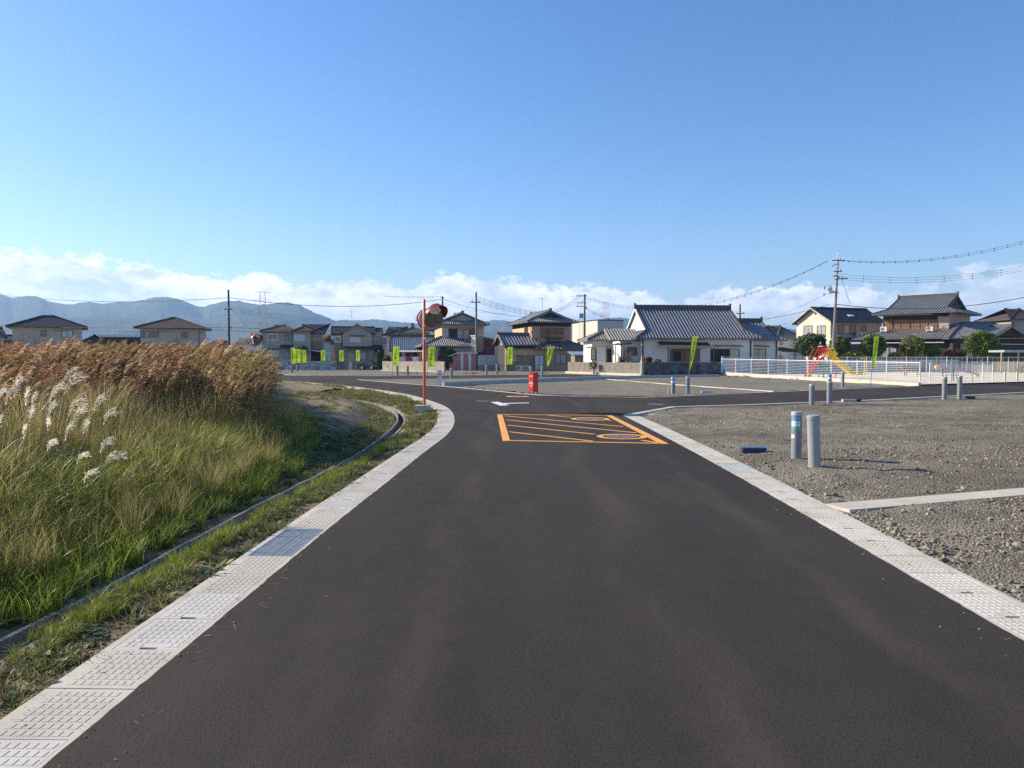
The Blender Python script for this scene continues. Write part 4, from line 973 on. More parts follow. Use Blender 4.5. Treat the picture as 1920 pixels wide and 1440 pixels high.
        if ridge:
            rg = MB(); n = 0
            def rbar(a, b, w, h, tiles=True):
                a = mathutils.Vector(T(*a)); b = mathutils.Vector(T(*b)); rg.bar(a, b, w, h); L = (b - a).length; k = max(2, int(L / .42)); d = (b - a) / L
                for i in range(k): rg.bar(a + d * (L * (i + .12) / k) + mathutils.Vector((0, 0, h / 2)), a + d * (L * (i + .88) / k) + mathutils.Vector((0, 0, h / 2)), w * .75, .07)
            if gg < hd: rbar((ex0 + gg - vo, ym, ze + H + rh * .35), (ex1 - gg + vo, ym, ze + H + rh * .35), .22, rh)
            elif ex1 - ex0 > 2 * hd + .1: rbar((ex0 + hd, ym, ze + H + .06), (ex1 - hd, ym, ze + H + .06), .2, rh * .6)
            if gg < hd and rh > .2:
                for xx in (ex0 + gg - vo, ex1 - gg + vo): rg.cbox(T(xx, ym, ze + H + rh * .6), .16 if not sw else .34, .34 if not sw else .16, rh * 1.5)
            hipl = min(gg, hd)
            if gg > 0:
                for xx, sx_ in ((ex0, 1), (ex1, -1)):
                    for yy, sy_ in ((ey0, 1), (ey1, -1)): rbar((xx + .05 * sx_, yy + .05 * sy_, ze + .07), (xx + sx_ * hipl, yy + sy_ * hipl, ze + hipl * p + .07), .17, .16 if rh > .2 else .08)
            if 0 <= gg < hd and rh > .2:
                for xx, sg in ((ex0 + gg - vo + .12, 1), (ex1 - gg + vo - .12, -1)):
                    for e in (ey0 + gg, ey1 - gg): rbar((xx, e, ze + gg * p + .08), (xx, ym, ze + H + .06), .18, .14)
            rg.build('ridge', ridgemat, s.root, kind='stuff' if rh > .2 else None)
        return ze + H
    def lean(s, x0, x1, y0, y1, z0, z1, mat=TILE_B, tiles='rib', pitch=.30, dirn='-y', th=.09):
        """single plane: low edge at z0 on side dirn, high edge at z1"""
        c = {'-y': [(x0, y0, z0), (x1, y0, z0), (x1, y1, z1), (x0, y1, z1)], '-x': [(x0, y1, z0), (x0, y0, z0), (x1, y0, z1), (x1, y1, z1)], '+x': [(x1, y0, z0), (x1, y1, z0), (x0, y1, z1), (x0, y0, z1)]}[dirn]
        mb = MB(); slope(mb, c, th); ro = mb.build('eaves_roof', mat, s.root)
        if tiles == 'rib': rb = MB(); ribs(rb, c, pitch); rb.build('roof_tiles', {TILE_B: TILE_BG, TILE_G: TILE_GG}.get(mat, mat), ro, True, kind='stuff')
        elif tiles == 'course': rb = MB(); courses(rb, c); rb.build('roof_shingles', mat, ro, kind='stuff')
        return ro
    def win(s, u0, v0, u1, v1, ly=0.0, lx=None, kind='glass', frame=None, nm='window', bars=1, fw=.06, dep=.07):
        if lx is None:
            x0, x1 = s.X(u0, ly), s.X(u1, ly); um = (u0 + u1) / 2; z1, z0 = s.Z(v0, um, ly), s.Z(v1, um, ly)
            T = lambda a, d, z: (a, ly - d, z)
        else:
            x0, x1 = s.Yd(u0, lx), s.Yd(u1, lx); um = (u0 + u1) / 2; z1, z0 = s.Z(v0, um, lx=lx), s.Z(v1, um, lx=lx); sg = -1
            x0, x1 = min(x0, x1), max(x0, x1); T = lambda a, d, z: (lx - d, a, z)
        def bx(mb, a0, a1, d0, d1, z0_, z1_):
            p, q = T(a0, d0, z0_), T(a1, d1, z1_); mb.box(min(p[0], q[0]), max(p[0], q[0]), min(p[1], q[1]), max(p[1], q[1]), z0_, z1_)
        fm = frame or ALU; mb = MB()
        bx(mb, x0 - fw, x0, -.05, dep, z0 - fw, z1 + fw); bx(mb, x1, x1 + fw, -.05, dep, z0 - fw, z1 + fw); bx(mb, x0, x1, -.05, dep, z0 - fw, z0); bx(mb, x0, x1, -.05, dep, z1, z1 + fw)
        for i in range(bars): c = x0 + (x1 - x0) * (i + 1) / (bars + 1); bx(mb, c - .025, c + .025, .021, .05, z0, z1)
        w = mb.build(nm, fm, s.root)
        pm = {'glass': GLASS, 'curtain': CURTAIN, 'white': SHUT_W, 'brown': SHUT_B, 'cream': SHUT_C, 'dark': BLACKWOOD}[kind]
        if kind in ('glass', 'curtain'):
            n = bars + 1
            for i in range(n):
                a = x0 + (x1 - x0) * i / n; b = x0 + (x1 - x0) * (i + 1) / n; m2 = MB(); bx(m2, a + .004, b - .004, -.03, .02 - .006 * (i % 2), z0 + .003, z1 - .003); m2.build('pane', pm if not (kind == 'glass' and i == 1 and n > 2) else CURTAIN, w)
        else:
            m2 = MB(); bx(m2, x0 + .003, x1 - .003, -.03, .015, z0 + .003, z1 - .003); sh = m2.build('shutter', pm, w); m3 = MB(); n = max(2, int((z1 - z0) / .12)) if kind == 'white' else max(2, int((x1 - x0) / .3))
            for i in range(1, n):
                if kind == 'white': zz = z0 + (z1 - z0) * i / n; bx(m3, x0 + .01, x1 - .01, .016, .026, zz - .02, zz + .02)
                else: a = x0 + (x1 - x0) * i / n; bx(m3, a - .012, a + .012, .016, .03, z0 + .01, z1 - .01)
            m3.build('shutter_ribs', pm, w, kind='stuff')
        return w
    def pipe(s, u, v0, v1, ly=0, mat=None, r=.04):
        x = s.X(u, ly); MB().tube([(x, ly - .08, s.Z(v1, u, ly)), (x, ly - .08, s.Z(v0, u, ly))], r, 6).build('drainpipe', mat or ALU, s.root)
    def bar(s, u0, v0, u1, v1, ly=0, d=.1, h=.1, mat=None, nm='canopy'):
        a = s.hit(u0, v0, ly); b = s.hit(u1, v1, ly); MB().bar((a[0], ly - d / 2, a[2]), (b[0], ly - d / 2, b[2]), d, h).build(nm, mat or BLACKWOOD, s.root)
def quick_house(name, label, u0, u1, Y, v_eave, v_base, depth, wall, roofmat, yaw=0, **k):
    h = House(name, label, u0, Y, yaw); h.x1 = h.X(u1); h.ze = h.Z(v_eave, (u0 + u1) / 2); h.d = depth; h.w0 = h.wall(0, h.x1, 0, depth, -.6, h.ze, wall); return h
def aircon(label, pos, rz=0, legs=.0, sc_=1.0):
    t = thing('air_conditioner', label, 'air conditioner', pos, rz, 'outdoor air conditioning units')
    MB().box(-.42, .42, -.16, .16, legs, legs + .62).build('casing', ACW, t)
    m = MB(); m.v = []; n = 20
    for rr in (.235, .16, .085): 
        for i in range(n): a = 2 * pi * i / n; b = 2 * pi * (i + 1) / n; m.bar((-.12 + rr * cos(a), -.168, legs + .31 + rr * sin(a)), (-.12 + rr * cos(b), -.168, legs + .31 + rr * sin(b)), .012)
    for i in range(4): a = pi * i / 4; m.bar((-.12 + .24 * cos(a), -.168, legs + .31 + .24 * sin(a)), (-.12 - .24 * cos(a), -.168, legs + .31 - .24 * sin(a)), .01)
    d = MB(); d.add([(-.12 + .23 * cos(2 * pi * i / n), -.164, legs + .31 + .23 * sin(2 * pi * i / n)) for i in range(n)], [tuple(range(n))[::-1]]); d.build('fan', DARK, t); m.build('grille', ACW, t)
    f = MB()
    for x in (-.34, .34): f.box(x - .03, x + .03, -.15, .15, 0, max(legs, .05) - .002 if legs else -.001 + .0)
    if legs: f.build('stand', GALV, t)
    return t

# --- left row, far
h = quick_house('house', 'beige house at far left with black hipped roof behind bare trees', 24, 155, 104, 613, 690, 7.2, STUCCO_BE, SLATE_BK, 30)
h.roof(0, h.x1, 0, 7.2, h.ze, .40, None, .75, SLATE_BK, tiles='course', ridgemat=SLATE_BK, rh=.12); h.win(78, 620, 87, 630); h.win(117, 620, 137, 632, kind='white'); h.bar(20, 614, 160, 614, 0, .5, .12, STUCCO_LG, 'eaves_board'); h.win(40, 655, 60, 672)
h = quick_house('house', 'partly hidden brown house cut by the photo edge, small dark roof', -50, 8, 108, 631, 690, 7, STUCCO_PK, SLATE_BK, 34)
h.roof(0, h.x1, 0, 7, h.ze, .40, None, .45, SLATE_BK, tiles='course', ridgemat=SLATE_BK, rh=.12); h.win(-30, 640, -10, 650)
h = quick_house('garage', 'low navy gabled building wedged between two pale hipped houses', 156, 200, 118, 641, 690, 7, SLATE_N, SLATE_N, 29)
h.roof(0, h.x1, 0, 7, h.ze, .55, 0, .4, SLATE_N, 'y', 'course', SLATE_N, ridgemat=SLATE_N, rh=.1)
h = quick_house('garage', 'dark little shed roof left of the beige hipped house', 8, 24, 118, 638, 690, 4, SLATE_N, SLATE_N, 33)
h.roof(0, h.x1, 0, 4, h.ze, .4, 0, .2, SLATE_N, 'x', 'none', SLATE_N, ridgemat=SLATE_N, rh=.08)
h = quick_house('warehouse', 'long low warehouse with white roof edge between the hipped houses', 186, 268, 135, 632, 688, 10, BLACKWOOD, SLATE_GR, 28)
h.wall(-.2, h.x1 + .2, -.3, 10, h.ze, h.ze + .45, WFRAME, 'fascia'); h.win(250, 636, 258, 641)
h = quick_house('house', 'pinkish house with mottled red hipped roof beside the utility pole', 264, 374, 102, 615, 690, 7.2, STUCCO_PK, SLATE_RD, 15)
h.roof(0, h.x1, 0, 7.2, h.ze, .37, None, .75, SLATE_RD, tiles='course', ridgemat=SLATE_BK, rh=.12); h.win(265, 622, 297, 632, bars=3); h.win(342, 624, 351, 633);  h.pipe(374.5, 616, 690); h.bar(256, 616, 394, 616, 0, .6, .1, STUCCO_LG, 'eaves_board')
# brown roofed grey-beige house
h = quick_house('house', 'grey-beige two-storey house with brown roof behind the banner cluster', 491, 551, 112, 621, 691, 6.5, STUCCO_GY, SLATE_BR, 15)
h.roof(0, h.x1 + .6, 0, 6.5, h.ze, .30, None, .35, SLATE_BR, tiles='course', ridgemat=SLATE_BR, rh=.10)
x2 = h.X(583, -1); h.wall(h.x1, x2, -1.0, 7, -.2, h.ze, STUCCO_GY); h.roof(h.x1 + .1, x2, -1.0, 6.2, h.ze + .012, .42, 3.2, .4, SLATE_BR, 'y', 'course', SLATE_BR, ridgemat=SLATE_BR, rh=.08)
x3 = h.X(606, .9); z3 = h.Z(624, 595, .9); h.wall(x2, x3, .9, 7, -.2, z3, STUCCO_GY); h.roof(x2 - .2, x3, .9, 7.2, z3, .42, None, .3, SLATE_BK, 'x', 'course', ridgemat=SLATE_BK, rh=.1)
h.win(503, 627, 520, 637.5, frame=WFRAME, kind='glass', fw=.12); h.win(535, 629, 541, 638); h.win(552, 628, 571, 639, -1, kind='white', frame=WFRAME); h.win(586, 632, 603, 640, .9, kind='glass')
h.win(502, 658, 522, 668, kind='white', frame=WFRAME); h.win(536, 658, 540, 672, kind='white'); h.lean(h.X(526), h.X(551), -1.3, .05, h.Z(652, 538, -1.3), h.Z(646, 538), SLATE_N, 'none'); h.bar(499, 654, 524, 654, 0, .5, .1, SLATE_N)
h.wall(x2 + .1, x3 - .1, .5, .899, h.Z(655, 595, .9), h.Z(642, 595, .9), STUCCO_OL, 'balcony')
cp = MB(); a = h.hit(583, 656, -2.5); b = h.hit(622, 663, -2.5); cp.add([(a[0], -2.5, a[2]), (b[0], -2.5, b[2]), (b[0], 1, b[2] + .1), (a[0], 1, a[2] + .1), (a[0], -2.5, a[2] - .08), (b[0], -2.5, b[2] - .08), (b[0], 1, b[2] + .02), (a[0], 1, a[2] + .02)], [(0, 1, 2, 3), (7, 6, 5, 4), (0, 4, 5, 1), (1, 5, 6, 2), (2, 6, 7, 3), (3, 7, 4, 0)]); cp.build('carport_roof', WFRAME, h.root)
h.wall(x2 + .05, h.X(606, .8), .6, .8, 0, h.Z(658, 595, .9), BLACKWOOD, 'carport_wall')
for u in (606.5, 617): x = h.X(u, -2.4); MB().box(x - .05, x + .05, -2.45, -2.35, 0, h.Z(661.5, u, -2.4)).build('carport_post', WFRAME, h.root)
h.pipe(551, 622, 690); h.pipe(491.8, 622, 690)
# slate gable-front house
h = quick_house('house', 'greyish house with slate roof and front gable behind the dark car', 626, 716, 113, 623, 692, 7.0, STUCCO_GY, SLATE_BK, 12)
h.roof(-.1, h.X(700), 0, 6.6, h.ze - .25, .33, 0, .3, SLATE_BK, 'x', 'course', STUCCO_GY, ridgemat=SLATE_BK, rh=.1); h.roof(h.X(700), h.x1, .3, 6, h.ze - .5, .4, 0, .25, SLATE_N, 'x', 'course', STUCCO_GY, ridgemat=SLATE_BK, rh=.1)
xa, xb = h.X(645, -.7), h.X(695, -.7); h.wall(xa, xb, -.7, 3, 2.9, h.ze, STUCCO_GY, 'gable_wall'); h.roof(xa, xb, -.7, 6, h.ze + .02, .50, 0, .35, SLATE_BK, 'y', 'course', STUCCO_GY, ridgemat=SLATE_BK, rh=.1, bargemat=STUCCO_OL)
h.wall(-.01, h.X(641), -.35, 0, -.2, h.ze - .5, STUCCO_OL, 'bay'); h.win(629, 631.5, 638.5, 640.5, -.35, frame=WFRAME, fw=.12, bars=0); h.win(657, 632.5, 675.5, 641, -.7, kind='white', frame=WFRAME); h.bar(655, 629.5, 685, 629.5, -.7, .4, .08, BLACKWOOD); h.win(701, 632, 713, 640.5)
h.lean(h.X(642, -1.6), h.X(718, -1.6), -1.7, 0, h.Z(653.5, 680, -1.7), h.Z(646.5, 680), SLATE_N, 'course'); h.win(655.5, 664, 662, 676, kind='curtain', frame=WFRAME, bars=0); h.win(672, 659.5, 686, 674, kind='white'); h.pipe(696, 626, 690, -.7, WFRAME); h.pipe(644.5, 626, 655, -.7, WFRAME)
h.wall(h.X(704), h.x1 + .3, -.5, -.01, -.1, h.Z(655, 710), BLACKWOOD, 'entrance_shade_block')  # solid dark block: shade of the entrance recess put into its colour
MB().bar((h.X(660, -1), 1.5, h.ze + 2.2), (h.X(660, -1), 1.5, h.ze + 3.4), .04).bar((h.X(656, -1), 1.5, h.ze + 3.2), (h.X(665, -1), 1.5, h.ze + 3.2), .03).build('aerial', WIRE, h.root)
# small brown-shuttered houses
h = quick_house('house', 'small beige house with one brown shutter left of the laundry house', 725, 765, 128, 628, 691, 7, STUCCO_BE, SLATE_BK, 6)
h.roof(0, h.x1, 0, 7, h.ze, .38, None, .5, SLATE_BK, tiles='course', ridgemat=SLATE_BK, rh=.12); h.win(736, 633, 751, 642.5, kind='brown')
h = quick_house('house', 'cream house with dark hipped roof rising behind the laundry house', 752, 800, 122, 624, 691, 8, STUCCO_CR, SLATE_BK, 10)
h.roof(0, h.x1, 0, 8, h.ze, .36, 2.6, .5, TILE_G, tiles='course', ridgemat=TILE_R, rh=.15, gmat=STUCCO_CR)
# laundry house: long tiled slope
h = quick_house('house', 'low house with long navy tiled slope above hanging laundry', 738, 835, 109, 658, 691, 8, STUCCO_BR, TILE_B, 8)
zl = h.Z(657, 790, -.6); h.roof(-.1, h.x1 + 1.0, -.2, 9.5, zl, .40, 0, .6, TILE_B, 'x', 'rib', BLACKWOOD, bargemat=TILE_GL)
h.lean(h.X(738, -2), h.X(800, -2), -2.2, -.4, h.Z(659, 770, -2.2), h.Z(656.5, 770, -.4), WFRAME, 'none')
for u in (756, 788): x = h.X(u, -2.1); MB().box(x - .035, x + .035, -2.15, -2.08, 0, h.Z(659.5, u, -2.1)).build('awning_post', WFRAME, h.root)
for k, (u0, u1) in enumerate(((746, 752), (762, 770), (774, 781))): h.win(u0, 662, u1, 674, kind='dark', bars=0)
LAUN = [(749, 2.2, (.75, .73, .70), 'white'), (753.5, 1.6, (.72, .68, .60), 'cream'), (758, 1.4, (.66, .66, .68), 'pale grey'), (763, 2.3, (.45, .03, .16), 'crimson'), (777.5, 1.9, (.74, .74, .74), 'white'), (780.5, 1.7, (.78, .78, .77), 'bright white'), (787, 2.6, (.24, .17, .15), 'brown')]
for i, (u, w, c, nm_) in enumerate(LAUN):
    p = P(u, 669.5, 106.2); t = thing('laundry', {0: 'white shirt, first of the washing behind the concrete wall', 1: 'cream towel hung beside the first white shirt', 2: 'pale grey cloth hung between cream towel and crimson shirt', 3: 'crimson shirt hung in the middle of the washing', 4: 'white shirt hung just right of the crimson gap', 5: 'bright white shirt touching the other white one', 6: 'brown cloth hung last on the line near the orange pole'}[i], 'laundry', p, 0, 'washing on the line')
    mb = MB(); n = 6
    for k in range(n):
        x0 = -w * .16 + k * w * .32 / n; x1 = x0 + w * .32 / n; y0 = .03 * sin(k * 2.1); y1 = .03 * sin((k + 1) * 2.1); zb = -.62 - .05 * (k % 2)
        mb.add([(x0, y0, zb), (x1, y1, zb), (x1, y1, 0), (x0, y0, 0), (x0, y0 + .02, zb), (x1, y1 + .02, zb), (x1, y1 + .02, 0), (x0, y0 + .02, 0)], [(0, 1, 2, 3), (7, 6, 5, 4), (3, 2, 6, 7), (0, 4, 5, 1)])
    if w > 1.5: mb.cbox((-w * .2, .01, -.12), .12, .03, .18, 0, .5); mb.cbox((w * .2, .01, -.12), .12, .03, .18, 0, -.5)
    mb.build('cloth', M('cloth_' + nm_.replace(' ', '_'), c, .9, .08, 4), t)
t = thing('washing_pole', 'thin washing pole carrying the laundry behind the concrete wall', 'washing pole', P(745, 669, 106.2)); a = P(745, 669, 106.2); b = P(792, 669, 106.2)
MB().tube([(0, 0, 0), (b[0] - a[0], 0, b[2] - a[2])], .02, 6).build('pole', GALVB, t)
st = MB()
for dx in (.3, b[0] - a[0] - .3): st.bar((dx, 0, -a[2]), (dx, 0, 0), .05)
st.build('stand', GALVB, t)
# tan two-storey house behind the mirror
h = House('house', 'tan two-storey house with grey tiled gabled roof behind the red shed', 829, 107, 15)
x1 = h.X(907); ze = h.Z(608, 865); dl = 5.4; h.wall(0, x1, 0, dl + 1, -.2, ze, STUCCO_BR); h.wall(-.02, .0, .0, dl + 1, 3.0, ze - .5, STUCCO_PE, 'sunlit_side_wall'); h.wall(-.03, x1 + .02, -.03, -.001, h.Z(613, 865), h.Z(609, 865), STUCCO_BE, 'plaster_band')  # paler side skin puts the sunlit left face into its plaster colour
h.roof(0, x1, 0, dl + 1, ze, .42, 1.3, .75, TILE_G, 'y', 'rib', STUCCO_GY, bargemat=TILE_R)
h.win(843, 617, 857, 636, kind='dark', bars=2); h.win(857.5, 619, 867.5, 635, kind='curtain', bars=0); h.win(868.5, 619, 879, 635, kind='curtain', bars=0); h.win(882, 617, 890, 634, kind='brown'); h.win(811, 618, 815, 622, lx=-.02)
a = h.X(829.5, -.02); h.wall(a, h.X(840), -.03, -.001, h.Z(636, 835), h.Z(616, 835), STUCCO_PE, 'corner_panel'); h.win(831, 618, 838.5, 636, -.03, kind='curtain', frame=WFRAME)
h.wall(x1 - .9, x1 + .01, -.02, -.001, h.Z(634, 900), h.Z(616, 900), STUCCO_TN, 'corner_panel')
xl = h.X(797, -2.6); xr = h.X(890, -2.6); zlo = h.Z(649, 845, -2.6); h.wall(xl, xr, -2.6, 0, -.2, zlo, STUCCO_PE); h.roof(xl, xr, -2.6, 3.2, zlo, .40, None, .6, TILE_G, 'x', 'rib', rh=.25)
h.win(835, 653, 846, 657, -2.6, kind='dark', bars=0); h.wall(h.X(838, -2.7), xr, -2.68, -2.601, 0, zlo - .3, STUCCO_LG, 'front_panel'); h.win(848, 653, 875, 660, -2.68, kind='glass', bars=3); h.bar(796, 655.5, 832, 655.5, -2.6, .3, .12, STUCCO_LG)
pr = thing('evergreen_bush', 'dark evergreen bush between the concrete wall and red shed', 'bush', (*P(838, HZ, 104.0)[:2], 0))
BUSHES = [(pr, 'dark', 1.05, .9, 1.9, 2.2, 50)]
# red shed with white posts
h = House('shed', 'red corrugated shed with two white upright strips beside the bush', 856, 103.5, 0, cat='shed')
zt = h.Z(663, 870); x1 = h.X(893); z0 = h.Z(694.5, 870)
def corr(h, x0, x1, y, z0, z1, mat, nm='corrugated_sheet', z1b=None, pw=.16):
    mb = MB(); n = int((x1 - x0) / pw)
    for i in range(n): a = x0 + (x1 - x0) * i / n; zt_ = z1 + ((z1b if z1b is not None else z1) - z1) * i / n; mb.box(a, a + pw * .5, y - .035, y - .001, z0, zt_ - .01)
    return mb.build(nm, mat, h.root, kind='stuff')
h.wall(0, x1, 0, 3, -.1, zt, SHED_R); corr(h, 0, x1, 0, -.05, zt, SHED_R)
xl = h.X(842.5, 0); h.wall(xl, -.01, 0, 3, -.1, zt - .32, SHED_R); corr(h, xl, -.01, 0, -.05, zt - .33, SHED_R)
mb = MB(); mb.bar((xl - .15, -.15, zt - .38), (.02, -.15, zt + .0), .3, .12); mb.box(.02, x1 + .15, -.3, 3.2, zt, zt + .16); mb.add([(xl - .15, 0, zt - .33), (.02, 0, zt + .05), (.02, 3.2, zt + .05), (xl - .15, 3.2, zt - .33)], [(0, 1, 2, 3)]); mb.build('roof', WFRAME, h.root)
for u in (866.5, 881): x = h.X(u); MB().box(x - .17, x + .17, -.06, -.036, 0, zt - .01).build('white_strip', WFRAME, h.root)
# terrace, cabinet and dark red annex above the shed
h = House('annex', 'dark red steel annex standing above the grey sheet wall', 903, 108, 12, cat='annex')
x1 = h.X(940); z1 = h.Z(632, 905); z1b = h.Z(641, 940); mb = MB(); mb.add([(0, 0, 0), (x1, 0, 0), (x1, 0, z1b), (0, 0, z1), (0, 4, 0), (x1, 4, 0), (x1, 4, z1b), (0, 4, z1)], [(0, 1, 2, 3), (7, 6, 5, 4), (0, 3, 7, 4), (1, 5, 6, 2), (3, 2, 6, 7)]); mb.build('wall', SHED_DR, h.root); corr(h, 0, x1, 0, .1, z1, SHED_DR, z1b=z1b, pw=.22)
MB().bar((-.3, 0, z1 + .1), (x1 + .2, 0, z1b + .1), 1.0, .14).build('roof', STUCCO_LG, h.root); h.win(909, 639, 918, 648, kind='dark', bars=2)
t = thing('storage_cabinet', 'tall cream cabinet standing on the terrace above the red shed', 'cabinet', (*P(890, HZ, 104.6)[:2], 0), radians(-42)); zb = P(889, 658, 105)[2]; zt = P(889, 630, 105)[2]
MB().box(-.72, .35, 0, 1.3, zb, zt).build('body', M('cream_steel', (.62, .58, .44), .5, .05), t); MB().box(.36, .42, .0, 1.3, zb, zt).build('shaded_side_panel', M('olive_grey_steel', (.27, .27, .22), .6, .08), t); MB().box(-.8, .5, -.08, 1.4, zt, zt + .1).build('top', WFRAME, t)  # olive side panel is the cabinet's shaded side put into colour
MB().box(-.2, -.18, -.012, -.001, zb + .02, zt - .02).build('door_seam', GALV, t)
t = thing('terrace', 'terrace deck with rusty pink railings behind the red shed', 'terrace', (*P(859, HZ, 104.8)[:2], 0)); w = P(902, HZ, 104.8)[0] - t.location.x
MB().box(0, w, 0, 3, zb - .14, zb - .001).build('deck', GALV, t); PR = M('pink_rail_paint', (.50, .22, .19), .6, .15, 4)
for z in (.28, .58, .88): MB().bar((0, 0, zb + z), (w, 0, zb + z), .05, .1).build('rail', PR, t)
for x in (0, w * .33, w * .66, w - .05): MB().bar((x, 0, zb - .0), (x, 0, zb + .95), .06).build('railing_post', PR, t)
for x in (.1, w - .1): MB().bar((x, 1.5, 0), (x, 1.5, zb - .15), .1).build('deck_post', GALV, t)
for x, hh in ((1.0, 1.9), (2.6, 1.9)): MB().bar((x, .05, zb), (x, .05, zb + hh), .04).build('awning_post', GALV, t)
MB().bar((1.0, .05, zb + 1.9), (2.6, .05, zb + 1.9), .04).build('awning_bar', GALV, t)
# grey sheet wall with white sheeting
h = House('sheet_wall', 'grey corrugated sheet wall on a block base right of the red shed', 896, 103.5, 0, cat='wall')
x1 = h.X(951); za, zb = h.Z(684.5, 920), h.Z(666, 905); h.wall(0, x1, 0, .2, -.2, za, CONCG, 'block_base'); h.wall(0, x1, .03, .15, za, zb, SHED_GY, 'sheet'); corr(h, h.X(913), x1, .03, za, zb, SHED_GY)
m = MB(); xe = h.X(913)
for i in range(12): a = xe * i / 12; m.box(a, a + xe / 12 * .93, -.05 - .04 * (i % 3), .02, za - .05 * (i % 2), zb - .05 + .04 * (i % 2))
m.build('tarpaulin', M('white_tarpaulin', (.58, .56, .50), .7, .15, 3), h.root)
t = House('store_box', 'olive grey store box with white edge above the sheet wall', 933, 106, 0, cat='store box'); z0, z1 = t.Z(668, 940), t.Z(648, 940); t.wall(0, t.X(951), 0, 2, 0, z1, M('olive_grey_sheet', (.14, .14, .11), .8, .1)); t.wall(-.4, -.01, -.05, .4, 0, z1 - .05, WFRAME, 'edge_panel')
# brown two-storey house with striped tiled wing
h = House('house', 'orange-brown two-storey house with black band and striped tiled wing', 997, 101, 15)
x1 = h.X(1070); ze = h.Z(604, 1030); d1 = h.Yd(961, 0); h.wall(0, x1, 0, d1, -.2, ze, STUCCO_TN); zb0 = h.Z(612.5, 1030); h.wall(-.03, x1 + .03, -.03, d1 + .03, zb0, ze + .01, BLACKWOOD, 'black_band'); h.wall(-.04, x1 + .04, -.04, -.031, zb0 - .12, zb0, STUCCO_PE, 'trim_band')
h.wall(.0, x1 + .02, -.02, -.001, 2, zb0 - .13, STUCCO_BR, 'shaded_front_skin')  # darker copy of the tan plaster: front shade put into its colour
h.roof(0, x1, 0, d1, ze, .42, 1.5, .85, TILE_G, 'y', 'rib', BLACKWOOD, bargemat=TILE_B)
h.win(984, 615, 990, 625, lx=0); h.win(1014, 615, 1027, 632.5, -.02, kind='brown', bars=0); h.win(1028, 615, 1055, 625, -.02, kind='brown', bars=1)
bl = MB(); a, b = h.X(1027, -.9), h.X(1057, -.9); zz0, zz1 = h.Z(633.5, 1040, -.9), h.Z(624.5, 1040, -.9)
bl.bar((a, -.9, zz1), (b, -.9, zz1), .05); bl.bar((a, -.9, zz0), (b, -.9, zz0), .06)
for i in range(22): x = a + (b - a) * i / 21; bl.bar((x, -.9, zz0), (x, -.9, zz1), .025)
bl.build('balcony_railing', ALU, h.root); h.wall(a, b, -.92, 0, zz0 - .12, zz0 - .03, BLACKWOOD, 'balcony_floor')
aircon('air conditioner on the balcony end of the orange-brown house', (*P(1062, HZ, 103.6)[:2], P(1062, 633.5, 103.6)[2]), radians(20))
MB().bar((x1 * .35, 1.5, ze + 1.9), (x1 * .35, 1.5, ze + 3.4), .04).bar((x1 * .35 - .6, 1.5, ze + 3.3), (x1 * .35 + .5, 1.5, ze + 3.3), .03).build('aerial', WIRE, h.root)
# left wing
xl, xr = h.X(941, -1.0), h.X(1001, -1.0); zw = h.Z(646.5, 970, -1.6); h.wall(xl + .4, xr, -1.0, 3.0, -.2, zw, BLACKWOOD); h.roof(xl + .6, xr + .2, -1.0, 3.6, zw, .50, 0, .6, TILE_B, 'x', 'rib', STUCCO_BR, pitch=.42, bargemat=TILE_GL)
h.wall(xl + .4, h.X(1003, -1.6), -1.7, -1.01, -.2, h.Z(653, 970, -1.7), STUCCO_OL, 'front_room'); h.wall(h.X(950, -1.85), h.X(1040, -1.85), -1.85, -1.701, h.Z(666, 990, -1.85), h.Z(656.5, 990, -1.85), WOODL, 'timber_fascia')
h.win(964, 668, 978, 678, -1.7, kind='glass'); h.win(1003, 667, 1019, 694, -1.9, kind='white', bars=1); h.wall(h.X(952, -1.75), h.X(966, -1.75), -1.76, -1.701, 1.2, h.Z(658, 955, -1.75), STUCCO_BE, 'beige_panel')
h.wall(h.X(985, -1.4), h.X(1045, -1.4), -1.69, 0, -.2, h.Z(655, 1010, -1.7), BLACKWOOD, 'porch_shade_block')  # no real hollow, a near-black block painted as porch shade
# right wing
xr2 = h.X(1095, -1.8); xs = h.X(1016, -1.8); zr = h.Z(654, 1050, -1.8); h.wall(xs, xr2, -1.8, 3, -.2, zr, STUCCO_BR); h.roof(xs - .2, xr2, -1.8, 4.4, zr, .42, 3.0, .75, TILE_B, 'x', 'rib', BLACKWOOD, pitch=.42, bargemat=TILE_GL)
h.win(1041, 664, 1061, 681, -1.8, kind='curtain', bars=1); h.bar(1040, 658, 1082, 658, -1.8, .2, .1, STUCCO_BE)
for k, u in enumerate((974, 988.5)): p = P(u, HZ, 97.0); aircon(('air conditioner on the ground near the lime banner, left of a pair', 'air conditioner on the ground by the grey door, right of a pair')[k], (p[0], 97.0, 0), 0, .1)
t = thing('metal_fence', 'thin dark railing in front of the brown house and sheet wall', 'fence', (*P(905, HZ, 92)[:2], 0)); w = P(1050, HZ, 92)[0] - t.location.x; zt = P(950, 685, 92)[2]
MB().bar((0, 0, zt), (w, 0, zt), .05).build('rail', ALU, t); MB().bar((0, 0, .12), (w, 0, .12), .05).build('rail', ALU, t)
for i in range(10): MB().bar((w * i / 9, 0, 0), (w * i / 9, 0, zt), .05).build('fence_post', ALU, t)
m = MB()
for i in range(90): m.bar((w * i / 89, .01, .12), (w * i / 89, .01, zt), .012)
m.build('bars', ALU, t, kind='stuff')
